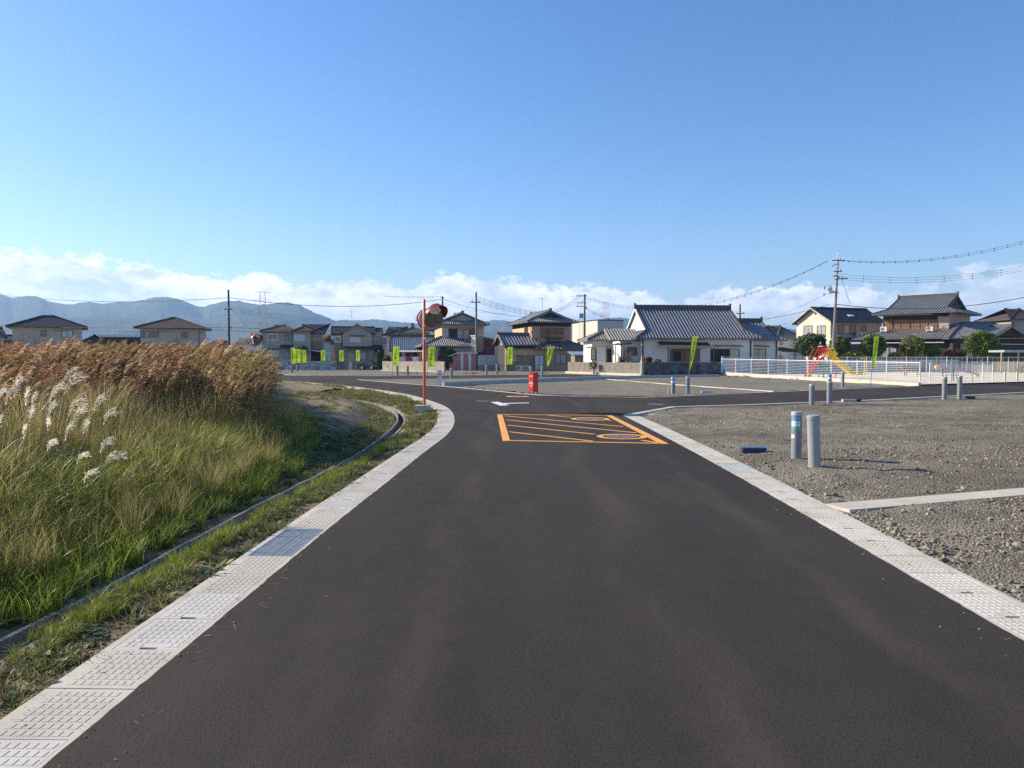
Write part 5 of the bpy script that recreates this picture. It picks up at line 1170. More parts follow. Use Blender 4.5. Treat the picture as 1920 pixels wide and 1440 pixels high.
# small blue-roofed lean-to
h = House('lean_to', 'small lean-to with pale blue roof beside the weathered wall', 1078, 93, 10, cat='lean-to'); h.wall(0, h.X(1106), 0, 2, 0, h.Z(667, 1090), STUCCO_OL); h.lean(-.4, h.X(1108), -.6, 2.2, h.Z(665, 1090, -.6), h.Z(659, 1090, 2), M('pale_blue_sheet', (.25, .32, .42), .5, .3, 2), 'none')
# cream flat-roofed building behind
h = House('apartment_building', 'cream flat-roofed building behind the orange-brown house', 1120, 128, 22, cat='building'); x1 = h.X(1168); zt = h.Z(601, 1140); d = h.Yd(1073, 0); h.wall(0, x1, 0, d, 0, zt, STUCCO_CR); h.wall(.01, x1 + .01, -.03, -.001, 0, zt - .02, STUCCO_LG, 'shaded_front_skin'); h.wall(-.1, x1 + .1, -.1, d + .1, zt, zt + .15, SLATE_BK, 'parapet')  # cream walls hold sunlight, grey front skin holds shade, both as colour
h.win(1083, 636, 1088, 645, lx=0, kind='glass'); h.win(1130, 640, 1140, 648, 0, kind='glass')
h = House('rooftop_unit', 'square dark rooftop tank beside the crossarmed utility pole', 1086, 126, 0, cat='tank'); z = P(1089, 596, 126)[2]; h.wall(0, .7, 0, .8, z, z + .75, GALV, 'tank'); MB().bar((.1, .1, 0), (.1, .1, z), .08).bar((.6, .1, 0), (.6, .1, z), .08).build('frame', GALV, h.root)
# --- white plaster house
h = House('house', 'white plaster house with blue-black striped tile roof and dark block wall', 1203, 75.5, 5)
x1 = h.X(1412); ze = h.Z(634.5, 1300); d = 10.0; h.wall(0, x1, 0, d, -.1, ze, STUCCO_W)
zt = h.Z(578.5, 1270, (d) / 2); ov = .75; p = (zt - ze) / (d / 2 + ov)
h.roof(0, x1, 0, d, ze, p, 1.55, ov, TILE_B, 'x', 'rib', STUCCO_W, pitch=.335, rh=.42, bargemat=STUCCO_W)
# wing to the left, set back
yw = 3.4; xw = h.X(1107, yw + 3); zw = h.Z(637.5, 1150, yw + 2); h.wall(xw, -.01, yw + 2.2, d + .5, -.1, zw, STUCCO_W); h.roof(xw, .6, yw + 2.2, d + .6, zw, .42, None, .6, TILE_GL, 'x', 'rib', rh=.25)
h.wall(h.X(1163, 1.2), -.01, 1.0, yw + 2.19, -.1, ze - .25, STUCCO_W); h.lean(h.X(1142, .8), .2, .5, 3.6, ze - .2, ze + 1.05, TILE_GL, 'rib', dirn='-y')
h.win(1108.5, 654, 1117, 674, yw + 2.2, kind='cream', bars=0); h.win(1120, 652, 1136, 681, yw + 2.0, kind='white', frame=WFRAME, bars=0); h.win(1178, 652, 1193, 666, 1.0, kind='brown', bars=0); h.win(1139, 655, 1153, 681, yw + 2.0, kind='dark', bars=0)
# front openings
cb = MB(); a = h.hit(1240, 646, -1.2); b = h.hit(1335, 650, -1.2); cb.add([(a[0], -1.2, a[2] - .05), (b[0], -1.2, b[2] - .02), (b[0], 0, b[2] + .45), (a[0], 0, a[2] + .35), (a[0], -1.2, a[2] - .13), (b[0], -1.2, b[2] - .1), (b[0], 0, b[2] + .37), (a[0], 0, a[2] + .27)], [(0, 1, 2, 3), (7, 6, 5, 4), (0, 4, 5, 1), (1, 5, 6, 2), (2, 6, 7, 3), (3, 7, 4, 0)]); cb.build('veranda_roof', WOOD, h.root)
for u in (1253, 1338): x = h.X(u, -1.1); MB().box(x - .05, x + .05, -1.15, -1.05, 0, h.Z(649.5, u, -1.1)).build('veranda_post', ALU, h.root)
h.bar(1240, 648, 1340, 650, -1.15, .1, .1, STUCCO_BE, 'veranda_beam')
h.win(1257, 655, 1311, 677, kind='brown', bars=3); h.win(1263, 659, 1276, 677, -.06, kind='dark', bars=0); h.win(1333, 655, 1367, 677, kind='dark', bars=2); h.win(1368, 655, 1385, 676, kind='cream', bars=0); h.bar(1338, 648.5, 1391, 649, 0, .35, .08, BLACKWOOD)
h.pipe(1205, 634, 700, 0, BLACKWOOD, .06); h.pipe(1407, 636, 700, 0, BLACKWOOD, .06)
MB().bar((h.X(1205), -.6, ze - .05), (h.X(1410), -.6, ze - .05), .1, .1).build('rain_gutter', BLACKWOOD, h.root)
# rear right part of the same house
h2x = h.X(1458, 1.6); h.wall(x1, h2x, 1.6, 9.0, -.1, h.Z(637.5, 1430, 1.6), STUCCO_W); zt2 = h.Z(603, 1410, 5.3); ze2 = h.Z(637.5, 1430, 1.6); h.roof(x1 - 2.2, h2x, 1.6, 9.0, ze2, (zt2 - ze2) / (3.7 + .75), 1.2, .75, TILE_B, 'x', 'rib', STUCCO_W, pitch=.335, rh=.4, bargemat=STUCCO_W)
h.win(1408.5, 655, 1435, 676, 1.6, kind='cream', bars=1); h.bar(1408, 648.5, 1441, 649.5, 1.6, .3, .08, BLACKWOOD); h.pipe(1455, 638, 700, 1.6, BLACKWOOD, .06)
# glass house and plants at its left
t = thing('pergola', 'dark steel pergola over potted plants by the white house', 'pergola', (*P(1140, HZ, 76)[:2], 0)); 
def rel(u, v, Y, o): q = P(u, v, Y); return (q[0] - o.location.x, q[1] - o.location.y, q[2] - o.location.z)
m = MB(); m.bar(rel(1100, 652, 78, t), rel(1154, 646, 75, t), .1, .14); m.bar(rel(1154, 646, 75, t), rel(1184, 643.5, 76, t), .1, .14); m.bar(rel(1154, 646, 75, t), rel(1165, 641, 80, t), .1); m.build('beam', ALU, t)
for u, Y in ((1154.5, 75), (1166, 78), (1137.5, 77.5)):
    a = rel(u, 648, Y, t); MB().bar((a[0], a[1], 0), a, .09).build('post', ALU, t)
t = thing('curtain_stack', 'bundled dark timber and cloth leaning on the white side wall', 'timber stack', (*P(1173, HZ, 75)[:2], 0))
for i in range(7): MB().bar((i * .14 - .4, -.1 * (i % 2), 0), (i * .14 - .4 + random.uniform(-.15, .15), .2, 2.5 + .12 * (i % 3)), .09, .09).build('timber', WOOD if i % 3 else M('rust_brown', (.22, .08, .04), .8, .2), t)
for k, (u, Y, w, hh, nm) in enumerate(((1163, 73.5, .45, 1.9, 'leggy potted plant left of the timber stack'), (1180, 73.2, .8, 1.75, 'bushy grey-green potted plant under the brown shutter'), (1194, 72.8, .7, 1.6, 'flowering potted plant at the white house corner'), (1113, 76, .6, 1.5, 'small plant growing over the weathered wall end'))):
    t = thing('potted_plant', nm, 'plant', (*P(u, HZ, Y)[:2], 0), 0, 'plants beside the white house'); BUSHES.append((t, 'olive', w, w * .8, hh * .55, hh, 70 + k))
# small greyish house right behind
h = House('house', 'small white house with green-grey roof left of the dark evergreen', 1457, 112, 20); x1 = h.X(1503); ze = h.Z(634, 1480); h.wall(0, x1, 0, 7, 0, ze, STUCCO_W); h.roof(0, x1, 0, 7, ze, .5, None, .5, SLATE_GR, tiles='course', ridgemat=SLATE_GR, rh=.12); h.win(1463, 638, 1467, 646, kind='cream', bars=0); h.wall(h.X(1466), h.X(1484), -.02, -.001, ze + .1, ze + .1001, STUCCO_W)
h = House('carport', 'dark low carport roof between white house and evergreen', 1455, 98, 12, cat='carport'); a = h.X(1500); mb = MB(); slope(mb, [(0, -1, h.Z(650, 1470, -1)), (a, -1, h.Z(659, 1495, -1)), (a, 4, h.Z(657, 1495, -1)), (0, 4, h.Z(649, 1470, -1))], .15); mb.build('roof', BLACKWOOD, h.root)
for x in (.1, a - .2): MB().bar((x, -.8, 0), (x, -.8, 2.4), .1).build('post', ALU, h.root)
h.wall(.3, a - .3, 3.4, 3.6, 0, 2.0, STUCCO_BE, 'back_wall')
# beige two-storey house with navy roof
h = House('house', 'beige two-storey house with navy gabled roof behind the utility pole', 1557, 106, 19); x1 = h.X(1652); d = h.Yd(1493, 0); ze = h.Z(604, 1600); h.wall(0, x1, 0, d, -.1, ze, STUCCO_SH); h.wall(-.03, -.001, 0, d, 0, ze, STUCCO_CR, 'sunlit_side_skin'); zt = h.Z(576, 1527, lx=-.5); p = (zt - ze) / (d / 2 + .6)  # grey front and cream side skin carry shade and sunlight in their plaster colours
h.roof(0, x1, 0, d, ze, p, 0, .6, SLATE_N, 'x', 'course', STUCCO_CR, ridgemat=SLATE_N, rh=.12, bargemat=STUCCO_GY)
h.win(1507, 611, 1522, 628, lx=-.03, kind='curtain'); h.win(1532, 611, 1547, 628, lx=-.03, kind='curtain'); h.wall(-.06, -.031, h.Yd(1556, -.03), h.Yd(1548, -.03), h.Z(628, 1550, lx=0), h.Z(610, 1550, lx=0), SHUT_C, 'shutter_case')
h.win(1571, 610, 1602, 626, bars=2, kind='glass'); h.win(1614, 611, 1622, 620, kind='glass', bars=0); h.win(1527, 584, 1528.5, 589, lx=-.03, kind='dark', bars=0); 
sk = h.hit(1594, 595.5, 1.2); MB().cbox((h.X(1594, 1.2), 1.2, ze + (1.2 + .6) * p + .06), .9, .5, .08, 0, 0, math.atan(p)).build('skylight', WFRAME, h.root)
h.lean(h.X(1597, -1.5), h.X(1625, -1.5), -1.6, 0, h.Z(641, 1610, -1.5), h.Z(633, 1610), SLATE_N, 'none')
aircon('air conditioner hanging on the beige house wall by round trees', (*P(1611, HZ, 107)[:2], P(1611, 632, 107)[2]), radians(19))
t = thing('awning', 'pale flat awning roof between the round trees', 'awning', (*P(1603, HZ, 97)[:2], 0)); MB().cbox(rel(1604, 643.5, 97, t), 3.0, 2.2, .08, 0, 0, .12).build('roof', M('translucent_sheet', (.5, .53, .53), .5, .1), t)
for dx in (-1.2, 1.3): MB().bar((dx, -.5, 0), (dx, -.5, rel(1604, 645, 97, t)[2]), .07).build('post', ALU, t)
# big traditional house at right
h = House('house', 'big traditional house with grey tiled roof and wooden shutters at right', 1655, 97 + 8.05 * .707, -45); w = 8.05; d = 10
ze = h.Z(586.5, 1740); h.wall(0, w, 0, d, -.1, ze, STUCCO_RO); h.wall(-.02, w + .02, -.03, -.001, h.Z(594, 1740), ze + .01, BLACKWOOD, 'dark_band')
zr = h.Z(555, 1740, d / 2 * .6); h.roof(0, w, 0, d, ze, .395, 1.7, 1.15, TILE_G, 'x', 'rib', BLACKWOOD, pitch=.34, rh=.42, bargemat=TILE_R)
h.wall(-.03, h.X(1757), -.05, -.001, h.Z(618, 1700), h.Z(594.5, 1700), BLACKWOOD, 'shutter_shade_plate')  # dark plate behind the shutters, painted as the shade of a recess
for u0, u1 in ((1656, 1672), (1674.5, 1687.5), (1688, 1704), (1706, 1722.5), (1723.5, 1738), (1739, 1756)): h.win(u0, 600, u1, 616.5, -.05, kind='brown', frame=SHUT_B, bars=0, fw=.03)
h.bar(1657, 592.5, 1750, 589.5, -.05, .5, .1, STUCCO_RO, 'shutter_canopy'); h.wall(h.X(1757.5), w, -.04, -.001, h.Z(590 + 33, 1770), h.Z(594, 1770), STUCCO_RO, 'plaster_panel')
xl = h.X(1612, -2.3); zl = h.Z(634.5, 1700, -2.3); h.wall(xl, w + 1.5, -2.3, 0, -.1, zl, BLACKWOOD); h.roof(xl, w + 1.6, -2.3, 2.6, zl, .42, None, .8, TILE_G, 'x', 'rib', pitch=.34, rh=.3)
for u0, u1 in ((1653, 1666), (1668, 1680)): h.win(u0, 652, u1, 669, -2.3, kind='curtain', frame=WOOD, bars=0)
h.bar(1660, 643, 1772, 642, -2.4, .5, .12, STUCCO_LG, 'awning_edge')
for k, (u, v) in enumerate(((1657, 624.5), (1743, 623.5))):
    q = h.hit(u, v, -1.3); wx = h.x0 + q[0] * h.ca - q[1] * h.sa; wy = h.y0 + q[0] * h.sa + q[1] * h.ca
    aircon(('air conditioner on the lower roof under the first wooden shutter', 'air conditioner on the lower roof under the last wooden shutter')[k], (wx, wy, q[2]), radians(-45), .22)
h2 = House('house', 'low navy tiled wing with front gable behind the roundest tree', 1786, 94, 0); x1 = h2.X(1935); zl = h2.Z(634, 1850, -.5); h2.wall(0, x1, 0, 6, -.1, zl, BLACKWOOD)
h2.roof(-.2, x1, 0, 6.6, zl, .52, None, .7, TILE_B, 'x', 'rib', BLACKWOOD, pitch=.34, rh=.3); xg = h2.X(1868, -1); h2.roof(xg, h2.X(1910, -1), -1.2, 3, zl + .25, .62, 0, .6, TILE_B, 'y', 'rib', BLACKWOOD, pitch=.34, rh=.32, bargemat=TILE_GL)
h2.bar(1870, 645, 1935, 646, -.1, .2, .1, STUCCO_LG, 'awning_edge'); h2.win(1800, 645, 1860, 668, kind='glass', bars=4)
h = quick_house('house', 'brown-grey hipped roof peeping over the navy tiled wing', 1895, 1960, 104, 598, 690, 7, STUCCO_GY, SLATE_BR); h.roof(0, h.x1, 0, 7, h.ze, .4, None, .6, M('brown_grey_slate', (.075, .062, .056), .7, .25, 2.5), tiles='course', ridgemat=SLATE_BK, rh=.12)
t = thing('pergola', 'carport roof with pale blue edge beside the roundest tree', 'carport', (*P(1900, HZ, 79.5)[:2], 0)); MB().cbox(rel(1905, 658.5, 79.5, t), 4.2, 2.6, .22).build('roof', M('pale_teal_sheet', (.26, .34, .36), .5, .2, 2), t)
for u in (1909.5, 1878): a = rel(u, 660, 78.6, t); MB().bar((a[0], a[1], 0), a, .10).build('post', WOODL, t)
# distant houses
r = random.Random(3)
far = [(596, 180, 'tiny far house between the brown and slate roofed houses'), (610, 215, 'farther tiny house beside the gap'), (455, 210, 'tiny far house right of the first utility pole'), (405, 230, 'tiny far house left of the first utility pole'), (1446, 170, 'tiny far house beside the white house rear roof'), (716, 200, 'tiny far house behind the slate roofed house')]
for u, Y, lab in far:
    h = quick_house('house', lab, u - 9, u + 9, Y, 672 - 4.2 / Y * F, 690, 7, r.choice([STUCCO_BE, STUCCO_W, STUCCO_GY]), SLATE_BK); h.roof(0, h.x1, 0, 7, h.ze, .4, None, .4, r.choice([SLATE_BK, TILE_G, SLATE_BR]), tiles='none', ridge=False); h.win(u - 4, 672 - 3.2 / Y * F, u + 2, 672 - 2.0 / Y * F)

# ------------------------------------------------------------------ walls
def blockwall(name, label, a, b, h, mat, bw=.4, bh=.2, th=.15, z0=0.0, cap=None, group=None, h2=None):
    a = np.array(a[:2]); b = np.array(b[:2]); L = np.linalg.norm(b - a); t = thing(name, label, 'wall', (a[0], a[1], z0), atan2(b[1] - a[1], b[0] - a[0]), group); h2 = h if h2 is None else h2; bc = (.095, .095, .105) if 'dark' in label else (.30, .345, .38); tones = [M(mat.name + '_b', tuple(x * 1.45 for x in bc), .85, .3, 1.3), M(mat.name + '_c', tuple(x * .62 for x in bc), .85, .3, 1.3)]
    MB().add([(0, .012, 0), (L, .012, 0), (L, .012, h2 - .01), (0, .012, h - .01), (0, th, 0), (L, th, 0), (L, th, h2 - .01), (0, th, h - .01)], [(0, 1, 2, 3), (7, 6, 5, 4), (3, 2, 6, 7), (0, 3, 7, 4), (1, 5, 6, 2)]).build('wall_core', mat, t)
    mb = MB(); nr = int(round(h / bh)); 
    for j in range(nr):
        n = int(L / bw)
        for i in range(n):
            x0 = i * bw + .006; z = j * bh; pr = random.uniform(0, .006); mb.cur = random.choice((0, 0, 1, 2))
            if z + bh > h + (h2 - h) * (x0 / L) + .06: continue
            mb.box(x0, x0 + bw - .014, -pr, .0115, z + .006, z + bh - .008)
    mb.build('blocks', [mat] + tones, t, kind='stuff'); return t
PW = lambda u, Y: P(u, HZ, Y)[:2]
blockwall('block_wall', 'dark block wall in front of the white plaster house', PW(1207, 69.6), PW(1352, 72.3), P(1280, 679, 70)[2], M('dark_wall_block', (.095, .095, .105), .85, .35, 1.3, .3, 30), .4, .2, .15)
t = thing('panel_wall', 'weathered ribbed concrete wall running back from the dark block wall', 'wall', (*PW(1205, 69.3), 0)); A = np.array(PW(1203.5, 69.4)); B = np.array(PW(1065, 82)); d = (B - A); L = np.linalg.norm(d); t.location = (A[0], A[1], 0); t.rotation_euler = (0, 0, atan2(d[1], d[0])); hh = P(1205, 683.5, 69.4)[2] ; MB().box(0, L, -.12, 0, 0, 1.25).build('wall_core', CONCOLD, t)
m = MB(); n = int(L / .16)
for i in range(n): m.box(i * L / n, i * L / n + .09, .001, .03, .12, 1.24)
m.build('ribs', CONCOLD, t, kind='stuff'); MB().box(-.1, .22, -.18, .06, 0, 1.42).build('end_post', CONCOLD, t)
m = MB().box(-.35, L, .07, .35, 0, .24).build('footing', CONC, t)
for k, s_ in enumerate((8.5, 10.6)):
    q = A + d / L * (L - s_) ; t2 = thing('yellow_marker', ('yellow tag on a thin stake by the ribbed wall, farther one', 'yellow tag on a thin stake by the ribbed wall, nearer one')[k], 'marker', (*P(1098.5 + 8.8 * k, HZ, 80 - 3 * k)[:2], 0), 0, 'yellow markers by the ribbed wall')
    MB().bar((0, 0, 0), (0, 0, .95), .03).build('stake', WFRAME, t2); MB().cbox((0, -.03, .95), .2, .02, .36).build('tag', M('yellow_tag', (.75, .62, .03), .6, .05), t2)
blockwall('block_wall', 'pale blue-grey block wall in front of the brown roofed house', PW(566, 105), PW(631, 105), P(600, 677, 105)[2], M('pale_block', (.30, .345, .38), .85, .1, 1, .2, 30))
blockwall('block_wall', 'short pale wall left of the banner cluster', PW(524, 106), PW(549, 106), P(540, 673.5, 106)[2], MATS['pale_block'])
t = thing('concrete_wall', 'stained pale concrete garden wall below the laundry', 'wall', (*PW(717, 97), 0)); a = np.array(PW(717, 99)); b = np.array(PW(833, 88)); d = b - a; L = np.linalg.norm(d); t.location = (a[0], a[1], 0); t.rotation_euler = (0, 0, atan2(d[1], d[0])); n = 9
for i in range(n): MB().box(i * L / n, (i + 1) * L / n - .02, 0, .15, 0, 1.28 - .01 * (i % 2)).build('wall_panel', CONCOLD, t)
MB().box(0, L, -.25, -.001, 0, .10).build('footing', CONC, t)
for k, (u, Y, lab) in enumerate(((630, 108, 'gatepost-like dark bin beside the pale block wall'), (657, 108, 'cream letterbox pillar before the slate roofed house'))):
    t = thing(('bin', 'letterbox_pillar')[k], lab, ('bin', 'pillar')[k], (*PW(u, Y), 0)); MB().box(-.22, .22, -.2, .2, 0, 1.1 + .0 * k).build('body', (DARK, STUCCO_CR)[k], t); MB().box(-.25, .25, -.23, .23, 1.101, 1.17).build('cap', (DARK, CONC)[k], t)
t = thing('orange_post', 'orange utility post standing beside the pale block wall end', 'post', (*PW(627.5, 107), 0)); MB().tube([(0, 0, 0), (0, 0, P(627, 655, 107)[2])], .07, 8).build('pole', ORANGE, t)
# retaining walls of the lots
def retwall(label, pts, h, th=.18):
    root = thing('retaining_wall', label, 'retaining wall', (pts[0][0], pts[0][1], 0), 0, None); 
    for a, b in zip(pts[:-1], pts[1:]):
        a = np.array(a) - np.array(pts[0]); b = np.array(b) - np.array(pts[0]); L = np.linalg.norm(b - a); n = max(1, int(L / 2)); d = (b - a) / n; nn = np.array([-d[1], d[0]]); nn = nn / np.linalg.norm(nn) * th
        for i in range(n):
            p0 = a + d * i; p1 = a + d * (i + 1) - d / np.linalg.norm(d) * .01; MB().poly([tuple(p0), tuple(p1), tuple(p1 + nn), tuple(p0 + nn)], -.1, h).build('wall_block', LW, root)
    return root
LW = concrete_mat('lot_wall_concrete', (.40, .395, .38), (.48, .475, .455), (.28, .27, .25))
retwall('long low concrete lot wall with a white end behind the red box', [G(833, 724.3), G(1133, 711.3)], .26)
retwall('low concrete lot wall running right below the ribbed and block walls', [G(1133, 711.5), G(1215, 708.6), G(1350, 706.8)], .22)

# ------------------------------------------------------------------ pipes
def pvc(u, v, h, r, label, lean=(0, 0), cap='flat', mat=None, sticker=None, group='grey pipe stubs on the gravel lots', Y=None):
    if Y is None: x, y = G(u, v)
    else: x, y = P(u, HZ, Y)[:2]
    z0 = float(h_right(np.array([x]), np.array([y]))[0]) if (x > 3.4 and inside(np.array([x]), np.array([y]), rl_poly)[0]) else -.02
    t = thing('pipe_stub', label, 'pipe', (x, y, z0), 0, group); t.rotation_euler = (lean[1], lean[0], 0)
    MB().tube([(0, 0, -.06), (0, 0, h)], r, 28).build('pipe', mat or PVC, t, True)
    m = MB(); m.tube([(0, 0, h - .045), (0, 0, h + .006)], r * 1.055, 28); m.tube([(0, 0, h + .006), (0, 0, h + .016)], [r * 1.05, r * .97], 28); m.build('cap', PVCCAP if mat is None else mat, t, True)
    return t
def wrap(t, r, z0, z1, a0, a1, mat, name='sticker', off=.0015):
    m = MB(); n = 10; vs = []; fs = []
    for k in range(n + 1):
        a = a0 + (a1 - a0) * k / n
        for z in (z0, z1): vs.append(((r + off) * cos(a), (r + off) * sin(a), z))
        if k: q = 2 * k; fs.append((q - 2, q, q + 1, q - 1))
    m.add(vs, fs); return m.build(name, mat, t)
t = pvc(1493, 862.5, .74, .082, 'grey capped pipe with blue and white sticker, near the leaning pipe', (0, 0), mat=None)
ST = M('sticker_white', (.72, .74, .76), .4, .04); SB = M('sticker_blue', (.10, .34, .68), .4, .15, 20); SG = M('sticker_green', (.10, .45, .28), .4, .3, 25)
wrap(t, .082, .66 - .01, .60 + .055, -pi * .98, -pi * .40, SB); wrap(t, .082, .52, .605, -pi * .98, -pi * .40, ST); wrap(t, .082, .605, .66, -pi * .98, -pi * .40, SB, off=.002); wrap(t, .082, .47, .518, -pi * .98, -pi * .40, SG); wrap(t, .082, .45, .468, -pi * .98, -pi * .35, M('sticker_teal', (.12, .3, .42), .4, .1)); wrap(t, .082, .33, .385, -pi * .99, -pi * .72, ST)
for k in range(5): wrap(t, .082, .568, .578, -pi * (.70 - .05 * k), -pi * (.675 - .05 * k), DARK, 'sticker_print', .0025)
for k in range(4): wrap(t, .082, .535, .543, -pi * (.85 - .09 * k), -pi * (.82 - .09 * k), DARK, 'sticker_print', .0025)
pvc(1527.5, 879, .76, .090, 'pale thick pipe leaning left beside the stickered pipe', (-.055, .03), mat=PVC2)
pvc(1522, 759.5, .70, .092, 'grey pipe stub at the road edge, left of the taller one', mat=None)
t = pvc(1555, 757.5, .80, .095, 'tall pipe with narrower blue labelled top at the road edge', mat=None)
MB().tube([(0, 0, .8), (0, 0, 1.07)], .068, 24).build('upper_pipe', PVC, t, True); wrap(t, .068, .97, 1.05, -pi, 0, SB); wrap(t, .068, .9, .965, -pi, 0, ST)
pvc(1580, 726.5, .98 * .9, .085, 'pipe stub across the road, right of the tall labelled pipe')
pvc(1770.5, 748, .90, .09, 'first of two pipe stubs by the park road, left of the pair'); pvc(1799, 748, .93, .09, 'second of two pipe stubs by the park road, right of the pair')
t = pvc(1262, 738, .78, .10, 'pipe stub with blue sticker left of the leaning lime banner'); wrap(t, .10, .62, .74, -pi, 0, SB); wrap(t, .10, .52, .6, -pi, 0, ST); wrap(t, .1, .36, .5, -pi, 0, MATS['sticker_teal'])
pvc(1289.5, 738.5, .80, .10, 'plain pipe stub directly behind the lime banner pole')
for (u, v, h, lab, st) in ((846.5, 711, .88, 'pipe stub standing at the left end of the long lot wall', 0), (912, 702.5, 1.0, 'pipe stub before the grey sheet wall, left of two', 0), (932, 702.3, 1.05, 'blue topped pipe stub before the grey sheet wall', 1), (745, 704, .98, 'pipe stub below the shaded lime banner', 0), (764.5, 704, .95, 'pipe stub between the shaded and bright lime banners', 0), (1016.5, 708.5, 1.0, 'pipe stub standing right behind the red box', 0), (996, 706, .9, 'pipe stub hidden behind the red box top', 0),
                            (547, 698.5, .75, 'pipe stub at the left lot corner, first of three', 0), (557.5, 696, .75, 'pipe stub at the left lot corner, middle of three', 0), (566, 694.5, .8, 'pipe stub at the left lot corner, last of three', 0)):
    t = pvc(u, v, h, .115 if v > 700 else .15, lab)
    if st: wrap(t, .115, .8, 1.03, -pi, 0, SB)
def lid(u, v, w, label, mat, top):
    x, y = G(u, v); z0 = float(h_right(np.array([x]), np.array([y]))[0]) if x > 3.4 and y < 24 else 0
    t = thing('meter_box', label, 'meter box', (x, y, z0), -.08); MB().box(-w / 2, w / 2, -.09, .09, -.02, .085).build('box', mat, t); MB().box(-w / 2 - .008, w / 2 + .008, -.098, .098, .086, .10).build('lid', top, t); return t
lid(1413, 849, .40, 'blue plastic meter box lying on gravel left of the pipes', M('navy_plastic', (.006, .016, .09), .4, .1), BLUEPL)
t = lid(1592, 753.5, .5, 'pale block with black end lying beside the tall pipe', STUCCO_BE, STUCCO_BE); MB().box(.27, .42, -.08, .08, 0, .11).build('black_end', DARK, t)
lid(1324, 736.5, .45, 'light blue box lying right of the plain pipe stub', M('sky_plastic', (.3, .5, .6), .5, .1), M('sky_plastic2', (.45, .6, .68), .5, .1)); lid(1818, 747.5, .35, 'small black box on gravel beside the park road pipes', DARK, DARK)
for u, v, h, lab in ((1253.5, 738.5, .3, 'tiny cream stake left of the stickered far pipe'), (941, 703, .6, 'cream stake near the blue topped pipe'), (946, 702.5, 1.0, 'taller cream stake under the lime banner'), (601, 694.8, .7, 'pale stake before the pale wall, left one'), (636, 694.6, .6, 'orange-topped stake before the dark recess'), (667, 694.6, .6, 'pale stake before the dark blue car')):
    x, y = G(u, v); t = thing('stake', lab, 'stake', (x, y, 0), 0, 'survey stakes on the lots'); MB().box(-.03, .03, -.03, .03, -.03, h).add([(-.03, -.03, h), (.03, -.03, h), (.03, .03, h), (-.03, .03, h), (0, 0, h + .05)], [(0, 1, 4), (1, 2, 4), (2, 3, 4), (3, 0, 4)]).build('body', M('stake_cream', (.6, .52, .32), .8, .1), t)

# ------------------------------------------------------------------ lettering
def text_geo(s, size=1.0, vertical=False, gap=.92):
    cu = bpy.data.curves.new('txt', 'FONT'); cu.body = '\n'.join(s) if vertical else s; cu.size = size; cu.align_x = 'CENTER'; cu.align_y = 'TOP' if vertical else 'CENTER'; cu.space_line = gap; cu.resolution_u = 2
    if BOLD: cu.offset = size * .022
    o = bpy.data.objects.new('txt', cu); COL.objects.link(o); dg = bpy.context.evaluated_depsgraph_get(); me = bpy.data.meshes.new_from_object(o.evaluated_get(dg)); bpy.data.objects.remove(o); bpy.data.curves.remove(cu)
    v = [tuple(q.co) for q in me.vertices]; f = [tuple(p.vertices) for p in me.polygons]; bpy.data.meshes.remove(me); return v, f
BOLD = True
# ------------------------------------------------------------------ lime banners
_bt = text_geo('こうふくホ｜ム', .27, True, .82)
def banner(u_top, v_top, v_bot, v_base, u_base, label, w=.52, twist=0.0, taper=0.0, yaw=0.0, u_mid=None, Y=None, txt=True, wave=.05):
    x, y = G(u_base, v_base) if Y is None else P(u_base, HZ, Y)[:2]
    t = thing('banner', label, 'banner', (x, y, 0), 0, 'lime advertising banners on poles'); tp = P(u_top, v_top, y); bt = P(u_top, v_bot, y)
    H = tp[2]; Lh = H - bt[2]; dx = tp[0] - x; lx = dx / H
    MB().tube([(0, 0, -.05), (lx * 1.0, 0, 1.0)], .016, 8).tube([(lx, 0, 1.0), (dx, 0, H + .04)], .011, 8).build('pole', M('banner_pole_blue', (.09, .10, .16), .4, .1), t)
    cy, sy_ = cos(yaw), sin(yaw)
    MB().bar((dx, 0, H), (dx + w * cy, w * sy_, H), .014).build('crossbar', GALV, t)
    def f(a, b):                                  # a 0..1 across, b 0..1 down
        ww = w * (1 - taper * b ** 1.3); an = yaw + twist * b; z = H - .015 - b * Lh - .03 * taper * a
        off = wave * sin(b * 5 + a * 3) * a
        return (dx - lx * (b * Lh) + .012 + a * ww * cos(an) - off * sin(an), a * ww * sin(an) + off * cos(an), z)
    V = []; Fc = []; na, nb = 8, 24
    for j in range(nb + 1):
        for i in range(na + 1): V.append(f(i / na, j / nb))
    for j in range(nb):
        for i in range(na): k = j * (na + 1) + i; Fc.append((k, k + na + 1, k + na + 2, k + 1))
    o = npmesh('cloth', V, Fc, FLAG, np.array([(.85, .98, .09)] * len(V)), t, True); sd = o.modifiers.new('thickness', 'SOLIDIFY'); sd.thickness = .003
    if txt:
        v, fc = _bt; ys = [q[1] for q in v]; y1, y0 = max(ys), min(ys); V = []
        for q in v:
            a = .42 + q[0] / .52; b = .05 + .9 * (y1 - q[1]) / (y1 - y0); p = f(a, b); nx, ny = sin(yaw + twist * b), -cos(yaw + twist * b); V.append((p[0] + nx * .008, p[1] + ny * .008, p[2]))
        m = MB(); m.add(V, fc); m.build('lettering', FLAGTXT, o)
    return t
banner(545, 652, 682, 698, 546, 'lime banner seen edge-on, leftmost of the far cluster', .7, .6, .35, -.6)
banner(551, 654.5, 680, 697, 551.5, 'wide lime banner second in the far cluster', .85, .1, .05, 0); banner(559, 656, 680, 696, 560, 'lime banner third in the far cluster, overlapped by its neighbour', .8, .1, 0, .1); banner(563.5, 656, 679, 694.5, 564, 'lime banner rightmost in the far cluster', .8, .1, .05, 0)
